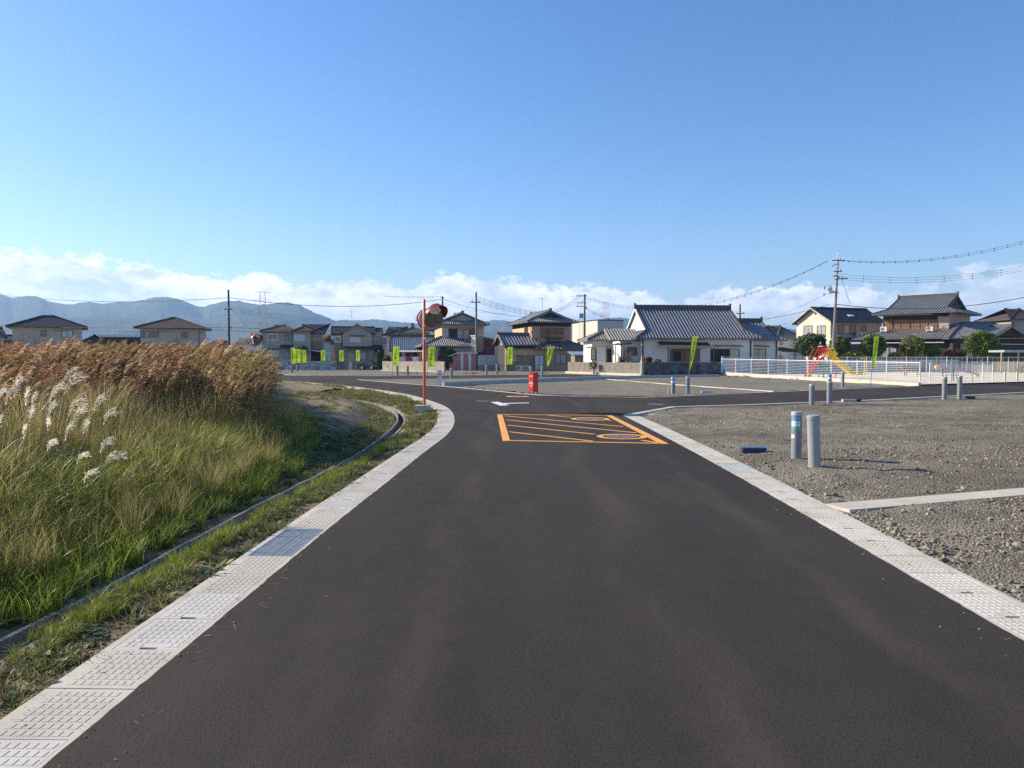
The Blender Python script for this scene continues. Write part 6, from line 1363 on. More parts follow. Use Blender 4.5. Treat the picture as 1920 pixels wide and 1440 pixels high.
banner(601.5, 656.5, 676.5, 691, 601.3, 'far lime banner in front of the carport', .62, Y=102); banner(636, 656.5, 677.5, 691, 635.6, 'far lime banner before the slate house left corner', .62, Y=103); banner(667.5, 656.5, 677, 691, 667, 'far lime banner above the dark blue car', .55, .3, .1, Y=103)
banner(737, 649.5, 684.5, 706, 735.5, 'shaded lime banner in front of the laundry wall', .58, -.15, .05, .35); banner(803.5, 649.5, 687, 708, 801, 'bright lime banner with dark lettering right of the orange pole', .58, .0, .04); banner(951.5, 650.5, 683, 702.5, 949, 'lime banner standing in front of the grey sheet wall', .58, 0, .03, .05)
banner(1026, 650, 686, 707, 1024, 'tapering lime banner between red box and ribbed wall', .58, .4, .75, -.3)
banner(1298, 630, 697, 738.5, 1288, 'large twisted lime banner before the white plaster house', .24, .5, .88, -.3); banner(1639, 630.5, 688, 728, 1632, 'tall narrow lime banner standing beside the park road', .24, .3, .35, -.2, wave=.03)

# ------------------------------------------------------------------ traffic mirrors
def mirror_pole(u, v, vtop, label, r=.045, Y=None, discs=True, R=.40, foot=True):
    x, y = G(u, v) if Y is None else P(u, HZ, Y)[:2]
    t = thing('traffic_mirror', label, 'traffic mirror', (x, y, -.02), 0, 'orange traffic mirrors'); H = P(u, vtop, y)[2] + .02
    MB().tube([(0, 0, 0), (0, 0, H), (0, 0, H + .03)], [r, r, r * .5], 20).build('pole', ORANGE, t, True)
    if foot: MB().box(-.30, .18, -.2, .2, -.25, .17).build('footing', CONC, t)
    for z in (H - .62, H - .86, H - 1.25): MB().tube([(0, 0, z), (0, 0, z + .05)], r * 1.18, 16).build('clamp', GALVB, t)
    for k, (cx, cy, cz, yaw) in enumerate(((.36, -.12, H - .50, radians(52)), (.12, .34, H - .62, radians(205)))):
        cx *= R / .40; cy *= R / .40
        M4 = mathutils.Euler((radians(22), radians(8), yaw)).to_matrix(); T = lambda p: tuple(M4 @ mathutils.Vector(p) + mathutils.Vector((cx, cy, cz)))
        n = 40; RR = 1.5; vs = []; fs = []; rings = 6
        for i in range(rings + 1):
            rr = R * i / rings; yy = -(sqrt(RR * RR - rr * rr) - sqrt(RR * RR - R * R)) - .02
            for j in range(n): vs.append(T((rr * cos(2 * pi * j / n), yy, rr * sin(2 * pi * j / n))))
            if i:
                for j in range(n): a = (i - 1) * n + j; b = (i - 1) * n + (j + 1) % n; fs.append((a, b, b + n, a + n)[::-1])
        m = MB(); m.add(vs, fs); m.build('mirror_glass', MIRROR, t, True)
        rim = MB(); rim.tube([T((R * cos(2 * pi * j / n), 0, R * sin(2 * pi * j / n))) for j in range(n + 1)], .022, 8, False); rim.build('rim', REDHOOD, t, True)
        bk = MB(); vs = []; fs = []
        for i in range(4):
            rr = R * (1, .9, .55, .0)[i]; yy = (.01, .06, .09, .10)[i]
            for j in range(n): vs.append(T((rr * cos(2 * pi * j / n), yy, rr * sin(2 * pi * j / n))))
            if i:
                for j in range(n): a = (i - 1) * n + j; b = (i - 1) * n + (j + 1) % n; fs.append((a, b, b + n, a + n))
        bk.add(vs, fs); bk.build('mirror_back', BACKGREY, t, True)
        hd = MB(); vs = []; fs = []; m_ = 24
        for j in range(m_ + 1):
            an = pi * (.02 + .96 * j / m_); dep = .05 + .20 * sin(an)
            for yy, rr in ((.02, R + .02), (-dep, R + .035), (-dep, R + .03), (.02, R + .015)): vs.append(T((rr * cos(an), yy, rr * sin(an))))
            if j:
                q = 4 * j
                for w in range(4): fs.append((q - 4 + w, q - 4 + (w + 1) % 4, q + (w + 1) % 4, q + w))
        hd.add(vs, fs); hd.build('hood', REDHOOD, t)
        MB().bar((0, 0, cz), T((0, .1, 0)), .04).bar((0, 0, cz - .12), T((0, .08, -.15)), .03).build('bracket', GALVB, t)
    return t
mirror_pole(796, 768.5, 562.5, 'double round traffic mirror on tall orange pole at the bend', R=.38); mirror_pole(472, 700, 624, 'far double traffic mirror showing above the reeds', .06, 57, R=.45)

# ------------------------------------------------------------------ red fire hose box
x, y = G(1000.3, 739.0); t = thing('fire_hose_box', 'red fire hose box on short legs at the kerb', 'hose box', (x, y + .23, 0), radians(43)); hb, ht = .10, P(1000, 699.3, y)[2]
MB().box(-.15, .17, -.15, .15, hb, ht).build('body', RED, t); MB().box(-.165, .185, -.165, .165, ht + .001, ht + .025).build('lid', RED, t); MB().box(-.157, -.1505, -.135, .135, hb + .06, ht - .03).build('door', RED, t)
for a in (-.13, .15):
    for b in (-.13, .13): MB().box(a - .015, a + .015, b - .015, b + .015, -.02, hb - .001).build('leg', DARK, t)
for txt, zc, sz in (('ホース', ht - .16, .085), ('消火用', .50, .09), ('格納箱', .37, .05)):
    v, f = text_geo(txt, sz); MB().add([(-.1585, -q[0], zc + q[1] * 1.25) for q in v], f).build('lettering', WHITE, t)
# white notice board
x, y = G(824.5, 722); t = thing('notice_board', 'white notice board with red lettering beside the lot wall end', 'sign', (x, y, 0), radians(-14)); z0, z1 = P(824, 720, y)[2], P(824, 693.5, y)[2]; w = 8 / F * y / 2
MB().box(-w, w, -.02, .02, z0, z1).build('board', M('notice_white', (.74, .72, .69), .6, .05), t)
for a in (-w * .6, w * .6): MB().box(a - .015, a + .015, -.015, .015, -.05, z0).build('leg', DARK, t)
RT = M('notice_red', (.62, .08, .07), .6)
for txt, fr, sz in (('お知らせ', .86, .075), ('売地', .66, .13)):
    v, f = text_geo(txt, sz); MB().add([(q[0], -.0215, z0 + (z1 - z0) * fr + q[1]) for q in v], f).build('lettering', RT, t)
MB().box(-w * .8, w * .8, -.0215, -.0205, z0 + (z1 - z0) * .50, z0 + (z1 - z0) * .53).box(-w * .8, w * .8, -.0215, -.0205, z0 + (z1 - z0) * .35, z0 + (z1 - z0) * .365).build('printed_line', RT, t)

# ------------------------------------------------------------------ park fences
def fence(name, label, pts, h, nbars, spacing, base=0.0, post_r=.032, vert=0, mat=WHITEPAINT, group=None, hs=None):
    t = thing(name, label, 'fence', (pts[0][0], pts[0][1], 0), 0, group); o = np.array(pts[0]); tot = 0
    for a, b in zip(pts[:-1], pts[1:]):
        a = np.array(a); b = np.array(b); L = np.linalg.norm(b - a); n = max(1, int(round(L / spacing)))
        for i in range(n):
            p = a + (b - a) * i / n - o; q = a + (b - a) * (i + 1) / n - o; z = base; hp = h if hs is None else hs[0] + (hs[1] - hs[0]) * i / n; hq = h if hs is None else hs[0] + (hs[1] - hs[0]) * (i + 1) / n
            MB().tube([(p[0], p[1], z), (p[0], p[1], hp + .06), (p[0], p[1], hp + .075)], [post_r, post_r, post_r * .6], 8).build('post', mat, t)
            MB().bar((p[0], p[1], hp - .02), (q[0], q[1], hq - .02), .045, .04).build('top_rail', mat, t)
            m = MB()
            for k in range(nbars): f = (k + .3) / nbars; m.bar((p[0], p[1], z + .06 + (hp - z - .1) * f), (q[0], q[1], z + .06 + (hq - z - .1) * f), .010, .011)
            if vert:
                nv = int(np.linalg.norm(q - p) / vert)
                for k in range(1, nv): c = p + (q - p) * k / nv; m.bar((c[0], c[1], z + .06), (c[0], c[1], (hp + hq) / 2 - .04), .009)
            m.build('mesh_panel', mat, t, kind='stuff')
        if i == n - 1: MB().tube([(q[0], q[1], base), (q[0], q[1], hq + .06)], post_r, 8).build('post', mat, t)
    return t
FA, FB = (20.25, 72.2), (24.35, 44.55)
fence('park_fence', 'white bar fence along the park side facing the gravel lot', [FA, FB], 1.5, 9, 3.05, .30, hs=(1.62, 1.42))
kb = thing('fence_base', 'cream concrete base under the white park side fence', 'kerb wall', (FA[0], FA[1], 0)); d = np.array(FB) - np.array(FA); nn = np.array([d[1], -d[0]]) / np.linalg.norm(d) * -.09
for i in range(14): p = d * i / 14; q = d * (i + 1) / 14 - d * .0006; MB().poly([tuple(p - nn), tuple(q - nn), tuple(q + nn), tuple(p + nn)][::-1], -.1, .34 - .012 * i).build('base_block', CONCW, kb)
FC, FM, FD = P(1357, HZ, 74.2)[:2], P(1515, HZ, 83.2)[:2], P(1930, HZ, 80)[:2]
fence('park_fence', 'long white mesh fence along the back of the park', [(20.4, 72.6), FC, P(1425, HZ, 75.5)[:2], FM, FD], 1.8, 9, 2.0, .16, vert=.5, hs=None)
g1 = [P(u, HZ, Y)[:2] for u, Y in ((1744, 46.2), (1784, 47.0), (1824, 47.6), (1862, 48.6))]
fence('park_gate_fence', 'low white mesh barrier standing at the park entrance', g1, 1.32, 6, 1.4, .12, vert=.12)
for u, lab in ((1885, 'white entrance bollard left of the wooden carport post'), (1908, 'white entrance bollard at the far right park corner')):
    x, y = P(u, HZ, 50)[:2]; t = thing('bollard', lab, 'bollard', (x, y, 0), 0, 'entrance bollards'); MB().tube([(0, 0, 0), (0, 0, .72), (0, 0, .76)], [.06, .06, .035], 12).build('post', M('bollard_grey', (.42, .42, .40), .5, .05), t, True)
# painted wall behind the park
n = NB('painted_mural')
w1 = n.noise(.55, 2, .5, stretch=(1, 1, .25), dist=.6); w2 = n.noise(1.1, 3, .6, stretch=(1, 1, .6)); rp = n.nt.nodes.new('ShaderNodeValToRGB'); n.link(w1, rp.inputs[0]); rp.color_ramp.interpolation = 'CONSTANT'
cols = [(.0, (.08, .36, .42)), (.36, (.55, .30, .30)), (.43, (.10, .42, .58)), (.49, (.62, .36, .34)), (.54, (.16, .45, .47)), (.60, (.50, .48, .44)), (.66, (.09, .30, .55))]
while len(rp.color_ramp.elements) > 1: rp.color_ramp.elements.remove(rp.color_ramp.elements[-1])
for i, (p_, c_) in enumerate(cols):
    e = rp.color_ramp.elements[0] if i == 0 else rp.color_ramp.elements.new(p_); e.position = p_; e.color = (*c_, 1)
MURAL = n.done(n.mix(n.rng(w2, .5, .7, 0, .2), rp.outputs[0], (.45, .43, .42)), .85)
n = NB('pale_painted_wall'); w1 = n.noise(.8, 3, .6); w2 = n.noise(.5, 3, .6, dist=.5); PALEW = n.done(n.mix(n.rng(w2, .60, .63, 0, .8), n.mix(n.rng(w1, .4, .6), (.36, .36, .35), (.50, .49, .48)), (.12, .36, .40)), .85)
def backwall(label, u0, Y0, u1, Y1, z1, mat, grp=None):
    a = np.array(P(u0, HZ, Y0)[:2]); b = np.array(P(u1, HZ, Y1)[:2]); L = np.linalg.norm(b - a); t = thing('painted_wall', label, 'wall', (*a, 0), atan2(b[1] - a[1], b[0] - a[0])); n_ = int(L / 2.4)
    for i in range(n_): MB().box(i * L / n_, (i + 1) * L / n_ - .02, 0, .12, .1, z1).build('wall_panel', mat, t)
backwall('pink blue and teal painted wall behind the fence corner', 1358, 74.9, 1425, 76.1, 1.55, MURAL); backwall('blue and red painted wall stretch beyond the brown benches', 1426, 76.2, 1513, 84, 1.55, MURAL); backwall('pale painted wall behind the long park fence', 1514, 84.6, 1800, 86.0, 1.5, PALEW); backwall('grey end of the park back wall near the bicycle', 1801, 85.8, 1960, 81.5, 1.3, CONCG)

# ------------------------------------------------------------------ playground
x, y = P(1562, HZ, 60)[:2]; t = thing('slide', 'playground slide with red stairs and yellow chute', 'slide', (x, y, .1), 0)
def rz_(u, v, Y=60): q = P(u, v, Y); return (q[0] - x, q[1] - y, q[2] - .1)
pz = rz_(1545, 668)[2]; xa, xb = rz_(1539, 668)[0], rz_(1550, 668)[0]; MB().box(xa, xb, -.45, .45, pz - .08, pz).build('platform', WHITEPAINT, t)
for a in (xa + .04, xb - .04):
    for b in (-.42, .42): MB().tube([(a, b, 0), (a, b, pz)], .04, 8).build('leg', SL_GRN, t)
MB().bar((xa, -.42, pz * .55), (xb, -.42, pz * .55), .04, .3).bar((xa, .42, pz * .55), (xb, .42, pz * .55), .04, .3).build('brace', SL_GRN, t)
zt = rz_(1545, 650)[2]; m = MB()
for b in (-.45, .45):
    for k in range(5): a = xa + (xb - xa) * k / 4; m.bar((a, b, pz), (a, b, zt), .035)
    m.bar((xa, b, zt), (xb, b, zt), .05); m.bar((xa, b, (zt + pz) / 2), (xb, b, (zt + pz) / 2), .03)
m.build('railing', SL_RED, t); MB().bar((xa, -.45, zt + .03), (xa, .45, zt + .03), .1, .05).bar((xa, -.45, zt + .03), (xb, -.45, zt + .03), .05, .03).build('top_bar', STUCCO_RO, t)
st = rz_(1512, 702)
for b in (-.4, .4): MB().bar((st[0], b, .05), (xa, b, pz - .04), .06, .15).build('stringer', SL_RED, t)
for k in range(7): f = (k + .5) / 7; MB().box(st[0] + (xa - st[0]) * f - .12, st[0] + (xa - st[0]) * f + .12, -.37, .37, (pz - .1) * f + .03, (pz - .1) * f + .07).build('step', SL_RED, t)
for b in (-.42, .42):
    MB().tube([(xa - .2 - (xa - st[0]) * .62, b, pz * .30 + .0), (xa - .2 - (xa - st[0]) * .62, b, pz * .30 + .75), (xa - .35, b, zt - .05), (xa, b, zt)], .028, 6).build('handrail', SL_RED, t)
e = rz_(1614, 702); ch = MB(); path = [(xb, pz + .08), (xb + .25, pz + .02), (xb + (e[0] - xb) * .45, pz * .52), (xb + (e[0] - xb) * .68, pz * .22), (xb + (e[0] - xb) * .82, .36), (e[0], .30)]
for b in (-.36, .36):
    for (a0, z0), (a1, z1) in zip(path[:-1], path[1:]): ch.bar((a0, b, z0 + .08), (a1, b, z1 + .08), .05, .34)
for (a0, z0), (a1, z1) in zip(path[:-1], path[1:]): ch.bar((a0, 0, z0 - .03), (a1, 0, z1 - .03), .66, .04)
ch.build('chute', SL_YEL, t)
for b in (-.3, .3): MB().tube([(e[0] - .5, b, 0), (e[0] - .5, b, .3)], .03, 6).build('chute_leg', SL_YEL, t)
m = MB()
for b in (-.30, .30): m.bar((xb, b, pz + .08), (xb + .28, b, pz + .58), .06, .28).bar((xb + .28, b, pz + .58), (xb + .7, b, pz + .12), .06, .2)
m.build('chute_guard', SL_YEL, t)
def bench(u, Y, label, mat, rz=0, w=1.3, leg=None, back=True):
    q = P(u, HZ, Y); t = thing('bench', label, 'bench', (q[0], q[1], .1), rz, 'park benches')
    for k in range(3): MB().box(-w / 2, w / 2, -.2 + k * .14, -.08 + k * .14, .42, .46).build('seat_slat', mat, t)
    if back:
        for k in range(2): MB().box(-w / 2, w / 2, .25, .29, .58 + k * .17, .71 + k * .17).build('back_slat', mat, t)
    for a in (-w * .38, w * .38): MB().bar((a, -.15, 0), (a, -.1, .419), .05).bar((a, .2, 0), (a, .27, .9), .05).build('leg', leg or ALU, t)
    return t
bench(1428, 73, 'brown bench in front of the painted wall corner', BENCHB, 0, 1.6); bench(1472, 75, 'brown bench with pale legs beyond the slide stairs', BENCHB, .2, 1.3, WHITEPAINT)
bench(1711, 66, 'orange-brown bench across the park near the back fence', M('bench_terracotta', (.45, .20, .14), .7, .15, 5), 0, 1.5); bench(1783, 50, 'grey bench just behind the entrance barrier', BENCHG, .15, 1.0)
q = P(1795, HZ, 58); t = thing('seesaw', 'pink seesaw bar with yellow discs behind the entrance barrier', 'seesaw', (q[0], q[1], .1)); a = rel(1757, 686.5, 57, t); b = rel(1832, 701, 57, t); MB().bar(a, b, .07, .12).build('beam', PINK, t)
for c in (a, b): MB().tube([(c[0], c[1] - .1, c[2] - .08), (c[0], c[1] + .1, c[2] - .08)], .15, 16).build('seat_disc', M('disc_yellow', (.85, .50, .06), .5, .1), t); MB().bar((c[0], c[1], c[2] + .02), (c[0] - .05, c[1], c[2] + .22), .04).build('handle', PURPLE if c is b else SL_RED, t)
MB().tube([(0, -.3, 0), (0, 0, (a[2] + b[2]) / 2 - .06), (0, .3, 0)], .04, 6).build('pivot', GALV, t)
for u, Y, mat, lab in ((1595, 74, PURPLE, 'purple play post behind the yellow chute'), (1621.5, 68, M('post_orange', (.8, .33, .03), .5), 'orange play post left of the tall lime banner'), (1567, 62, M('post_crimson', (.35, .05, .09), .5), 'short crimson play post under the yellow chute')):
    q = P(u, HZ, Y); t = thing('play_post', lab, 'play post', (q[0], q[1], .1), 0, 'coloured posts in the park'); hh = P(u, 671.5 if Y > 65 else 688, Y)[2] - .1; MB().tube([(0, 0, 0), (0, 0, hh)], .06, 8).build('post', mat, t); MB().cbox((-.12, 0, hh - .02), .36, .1, .1).build('cap', mat, t)
# ------------------------------------------------------------------ cars
def car(label, u, Y, L, Hh, mat, rz=0, van=False, z=0.0):
    q = P(u, HZ, Y); t = thing('parked_car', label, 'car', (q[0], q[1], z), rz); W = 1.62
    if van: pr = [(0, .35), (0, .95), (.06, 1.02), (.30, Hh * .62), (.48, Hh - .04), (.7, Hh), (L - .25, Hh), (L - .08, Hh - .1), (L, .9), (L, .35)]
    else: pr = [(0, .35), (.02, .72), (.75, .90), (1.05, .94), (1.75, Hh - .06), (2.1, Hh), (L - 1.1, Hh - .02), (L - .45, 1.0), (L - .05, .95), (L, .6), (L, .35)]
    n_ = len(pr); vs = []
    for yy, ins in ((-W / 2, 0), (-W / 2, 1), (W / 2, 1), (W / 2, 0)):
        for a, zz in pr: k = .13 * max(0, (zz - .95)) * 2.2 if ins == 0 or True else 0; vs.append((a, yy * (1 - k * .5), zz))
    m = MB(); m.add(vs[:n_] + vs[-n_:], [tuple(range(n_)), tuple(range(2 * n_ - 1, n_ - 1, -1))] + [(i, n_ + i, n_ + (i + 1) % n_, (i + 1) % n_) for i in range(n_)]); m.build('body', mat, t)
    g = MB(); gy = -W / 2 * .93
    if not van: g.add([(1.15, gy - .03, .98), (1.8, gy, Hh - .12), (L - 1.2, gy, Hh - .12), (L - .75, gy - .03, 1.02)], [(0, 3, 2, 1)])
    else: g.add([(.5, gy - .04, 1.05), (.62, gy - .01, Hh - .15), (L - .4, gy - .01, Hh - .15), (L - .3, gy - .04, 1.05)], [(0, 3, 2, 1)])
    g.build('side_window', GLASS, t)
    for a in (.72, L - .78):
        for s_ in (-1, 1):
            w = MB().tube([(a, s_ * (W / 2 - .18), .31), (a, s_ * (W / 2 + .015), .31)], .31, 20).build('wheel', DARK, t); MB().tube([(a, s_ * (W / 2 + .016), .31), (a, s_ * (W / 2 + .025), .31)], .19, 16).build('rim', GALVB, w)
    MB().box(-.02, .06, -W / 2 + .1, -W / 2 + .35, .62, .75).build('headlight', WHITE, t); MB().box(-.02, .06, W / 2 - .35, W / 2 - .1, .62, .75).build('headlight', WHITE, t)
    return t
car('dark blue car parked under the slate roofed house', 671, 109.0, 2.9, 1.45, CAR_B, 0)
car('white van roof showing above the park fence corner', 1359.5, 77.6, 2.8, 1.95, WHITE, radians(12), True, .05)
q = P(1913, HZ, 76); t = thing('bicycle', 'dark bicycle leaning at the right edge behind the fence', 'bicycle', (q[0], q[1], .1)); 
for a in (0, .95): MB().tube([(a + .3 * cos(2 * pi * k / 20), 0, .33 + .3 * sin(2 * pi * k / 20)) for k in range(21)], .02, 6, False).build('wheel', DARK, t)
MB().tube([(0, 0, .33), (.35, 0, .75), (.8, 0, .78), (.95, 0, .33)], .02, 6).tube([(.35, 0, .75), (.5, 0, .3), (.8, 0, .78)], .02, 6).build('frame', ALU, t); MB().bar((.28, 0, .85), (.45, 0, .85), .1, .05).build('saddle', DARK, t)

# ------------------------------------------------------------------ trees and bushes
def leafball(name, parent, rx, ry, z0, z1, nleaf, size, cols, seed, lobes=9, rough=.22, flat=0.0):
    r = np.random.default_rng(seed); cz = (z0 + z1) / 2; rz2 = (z1 - z0) / 2; C = r.normal(size=(lobes, 3)); C /= np.linalg.norm(C, axis=1)[:, None]; C *= np.array([rx, ry, rz2]) * .55; V = []; Fc = []; T = []
    dirs = r.normal(size=(nleaf, 3)); dirs /= np.linalg.norm(dirs, axis=1)[:, None]; ph = fbm(dirs[:, 0] * 3.2 + 7, dirs[:, 1] * 3.2 + dirs[:, 2] * 2.3 + 3, seed, 4); rad = (1 - rough) + rough * 2.6 * (ph - .30); rad *= r.uniform(.62, 1.02, nleaf) ** .5
    P0 = dirs * rad[:, None] * np.array([rx, ry, rz2]) + np.array([0, 0, cz]); P0 = P0[P0[:, 2] > z0 * .6]
    tone = fbm(P0[:, 0] * 1.6 + seed, P0[:, 2] * 1.6 + P0[:, 1], 5, 3)
    for p, tn in zip(P0, tone):
        a = r.normal(size=3); a /= np.linalg.norm(a); b = np.cross(a, r.normal(size=3)); b /= np.linalg.norm(b); l = size * r.uniform(.7, 1.9); c = np.array(cols[min(len(cols) - 1, int(r.uniform(0, 1) * len(cols)))]) * (.35 + 1.3 * tn); k = len(V)
        V += [p - a * l, p + b * l * .45, p + a * l, p - b * l * .45]; Fc.append((k, k + 1, k + 2, k + 3)); T += [c] * 4
    return npmesh(name, V, Fc, LEAFM, np.array(T), parent)
def core(parent, rx, ry, z0, z1, seed=0):  # solid dark ball inside the leaf shell
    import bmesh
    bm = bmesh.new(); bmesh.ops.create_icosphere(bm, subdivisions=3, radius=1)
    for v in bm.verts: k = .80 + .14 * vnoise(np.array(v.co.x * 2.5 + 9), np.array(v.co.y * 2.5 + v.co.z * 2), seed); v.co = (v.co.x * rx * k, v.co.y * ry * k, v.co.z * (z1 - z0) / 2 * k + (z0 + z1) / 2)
    me = bpy.data.meshes.new('foliage_core'); bm.to_mesh(me); bm.free(); me.materials.append(M('inner_foliage', (.022, .034, .012), .9, .4, 4)); o = bpy.data.objects.new('foliage_core', me); COL.objects.link(o); o.parent = parent
DKG = [(.05, .11, .03), (.08, .16, .04), (.035, .08, .022), (.13, .20, .05)]; YG = [(.17, .23, .035), (.30, .31, .045), (.11, .17, .03), (.38, .32, .05)]; MG = [(.10, .18, .035), (.17, .25, .045), (.06, .12, .025), (.26, .29, .06)]; RDL = [(.22, .05, .03), (.16, .035, .02), (.28, .10, .04), (.10, .06, .03)]; OLV = [(.12, .15, .07), (.18, .19, .10), (.08, .10, .05), (.22, .20, .10)]
def tree(u0, u1, vt, vb, Y, label, cols, n_=2600, size=.11, name='round_tree', trunk=True, cat='tree', group=None, seed=0, rough=.22, split=1):
    um = (u0 + u1) / 2; q = P(um, HZ, Y); t = thing(name, label, cat, (q[0], q[1], 0), 0, group); rx = (u1 - u0) / 2 / F * Y; z1 = P(um, vt, Y)[2]; z0 = P(um, vb, Y)[2]; z0 = max(z0, .25)
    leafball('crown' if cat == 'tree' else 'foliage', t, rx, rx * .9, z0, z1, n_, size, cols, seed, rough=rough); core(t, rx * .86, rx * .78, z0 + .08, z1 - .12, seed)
    tr = MB().tube([(0, 0, -.1), (.03, 0, z0 * .6), (0, .02, (z0 + z1) / 2)], [.16 * rx + .04, .12 * rx + .03, .05], 8)
    for k in range(5): a = 2.4 * k; tr.tube([(0, 0, z0 * .7), (cos(a) * rx * .35, sin(a) * rx * .35, z0 + (z1 - z0) * .35)], [.05, .02], 5)
    tr.build('trunk', BARK, t); return t
tree(1487, 1553, 622, 672, 94, 'big dark evergreen left of the slide', DKG, 5200, .13, 'evergreen_tree', seed=1, rough=.34); tree(1552, 1594, 629, 672, 91, 'dark round tree directly behind the slide platform', DKG + MG, 3400, .11, seed=2, group='round trees behind the park')
tree(1611, 1663, 625, 671, 90, 'wide dark round tree behind the tall lime banner', DKG + YG[:1], 3600, .11, seed=3, group='round trees behind the park'); tree(1683, 1733, 626, 671, 89, 'yellow-green loose tree below the second air conditioner', YG, 3000, .12, 'loose_tree', seed=4, rough=.4, group='round trees behind the park')
tree(1728, 1765, 647, 672, 88.5, 'low olive shrub right of the yellow-green tree', YG[:3] + DKG[:1], 1600, .11, 'shrub', cat='shrub', seed=5, rough=.35); tree(1810, 1872, 619.5, 673, 86, 'roundest clipped green tree before the navy tiled wing', MG, 5200, .10, seed=6, rough=.10, group='round trees behind the park')
tree(1770, 1792, 656, 673, 87.5, 'dark red shrub left of the roundest tree', RDL, 1000, .10, 'shrub', cat='shrub', seed=7, rough=.4); tree(1792, 1812, 654, 673, 87.6, 'second red shrub touching the roundest tree', RDL, 900, .10, 'shrub', cat='shrub', seed=8, rough=.4)
tree(1576, 1618, 658, 673, 90, 'low yellow-green hedge between two dark round trees', YG, 1700, .10, 'hedge', cat='hedge', seed=9, rough=.3); tree(1664, 1690, 660, 673, 89.5, 'small yellow-green hedge left of the loose tree', YG, 900, .10, 'hedge', cat='hedge', seed=10, rough=.3)
tree(556, 580, 646, 665, 111, 'dark pine in the garden above the banner cluster', DKG, 1200, .12, 'garden_pine', seed=12, rough=.5); tree(702, 718, 655, 690, 108, 'dark shrub beside the car behind the low wall', DKG, 1000, .12, 'shrub', cat='shrub', seed=13, rough=.4)
tree(717, 735, 664, 686, 104, 'olive shrub behind the left end of the concrete wall', OLV + DKG, 900, .11, 'shrub', cat='shrub', seed=14, rough=.4)
tree(1207, 1224, 668, 681, 71.5, 'rusty orange shrub behind the dark block wall corner', [(.32, .10, .03), (.24, .08, .03), (.36, .17, .05), (.12, .07, .03)], 900, .07, 'shrub', cat='shrub', seed=15, rough=.35); tree(1228, 1240, 673, 681, 72, 'tiny olive shrub just above the dark block wall', OLV, 350, .07, 'shrub', cat='shrub', seed=16, rough=.35)
for (t, k, rx, ry, z0, z1, sd) in BUSHES:
    if k == 'dark': leafball('foliage', t, 1.45, 1.2, .3, 3.4, 2200, .11, DKG, sd, rough=.35); core(t, 1.15, 1.0, .3, 3.2, sd); MB().tube([(0, 0, -.1), (0, 0, 1.2)], .1, 6).build('trunk', BARK, t)
    else:
        leafball('foliage', t, rx, ry, .45, z1, 420, .06, OLV + MG[:1], sd, rough=.6); MB().tube([(0, 0, 0), (0, 0, .42)], [.13, .18], 10).build('pot', M('pot_white', (.6, .58, .55), .6, .1), t); MB().tube([(0, 0, .4), (.05, 0, z1 * .8)], [.02, .01], 5).build('stem', BARK, t)
def bare(u, Y, vt, label, seed, spread=2.6, nb=9):
    r = random.Random(seed); q = P(u, HZ, Y); t = thing('bare_tree', label, 'tree', (q[0], q[1], 0), 0, 'leafless trees'); H = P(u, vt, Y)[2]; tr = MB().tube([(0, 0, -.1), (.05, 0, H * .35)], [.14, .10], 7).build('trunk', TWIG, t); m = MB()
    def br(p, d, L, rr, k):
        pts = [p]; 
        for i in range(3): d = mathutils.Vector((d.x + r.uniform(-.15, .15), d.y + r.uniform(-.15, .15), d.z + .10)).normalized(); p = p + d * L / 3; pts.append(p)
        m.tube(pts, [rr, rr * .8, rr * .6, rr * .45], 4, False)
        if k > 0:
            for j in range(4): q_ = pts[r.randint(1, 3)]; dd = mathutils.Vector((d.x + r.uniform(-.8, .8), d.y + r.uniform(-.6, .6), d.z + r.uniform(-.1, .5))).normalized(); br(q_, dd, L * .62, rr * .5, k - 1)
    for i in range(nb): a = 2 * pi * i / nb + r.uniform(-.3, .3); br(mathutils.Vector((.05, 0, H * r.uniform(.22, .36))), mathutils.Vector((cos(a) * .8, sin(a) * .5, .7)), H * .34, .045, 3)
    m.build('branches', TWIG, t); return t
bare(50, 96, 622, 'bare tree in front of the beige hipped house, left one', 1); bare(108, 97, 628, 'bare tree before the beige hipped house, right one', 2); bare(318, 99, 629, 'faint bare tree before the pinkish house', 3)
t = bare(1172, 73.5, 655, 'twiggy bare shrub among potted plants by the white house', 5, nb=7)

# ------------------------------------------------------------------ utility poles and wires
def upole(label, u, Y, vt, arms, vb=None, r0=.17, r1=.10, lean=0.0, mat=POLEM, z0=-.2):
    q = P(u, HZ, Y); H = P(u, vt, Y)[2]; t = thing('utility_pole', label, 'utility pole', (q[0], q[1], 0), 0, 'utility poles'); tx = lean
    MB().tube([(0, 0, z0), (tx * .5, 0, H * .5), (tx, 0, H)], [r0, (r0 + r1) / 2, r1], 12).build('pole', mat, t, True)
    for (v, du0, du1, ins) in arms:
        z = P(u, v, Y)[2]; f = z / H; a, b = du0 / F * Y, du1 / F * Y; MB().bar((tx * f + a, -.12, z), (tx * f + b, -.12, z), .09, .10).build('crossarm', POLED, t); n_ = ins
        for i in range(n_): x_ = tx * f + a + (b - a) * (i + .5) / n_; MB().tube([(x_, -.12, z + .05), (x_, -.12, z + .12), (x_, -.12, z + .28)], [.035, .07, .045], 8).build('insulator', M('insulator_white', (.45, .44, .42), .4, .1), t)
    return t
p = upole('tall utility pole with transformer above the round trees', 1560, 90, 487, [(488.5, -11.5, 12, 4), (509, -8, 8, 3), (518, -9, 2, 3), (522.5, 0, 19, 3), (524, -5, 2, 1), (549, -17, 4, 3)], r0=.19, r1=.11, lean=.55)
Hh = P(1560, 487, 90)[2]; sc_ = 90 / F
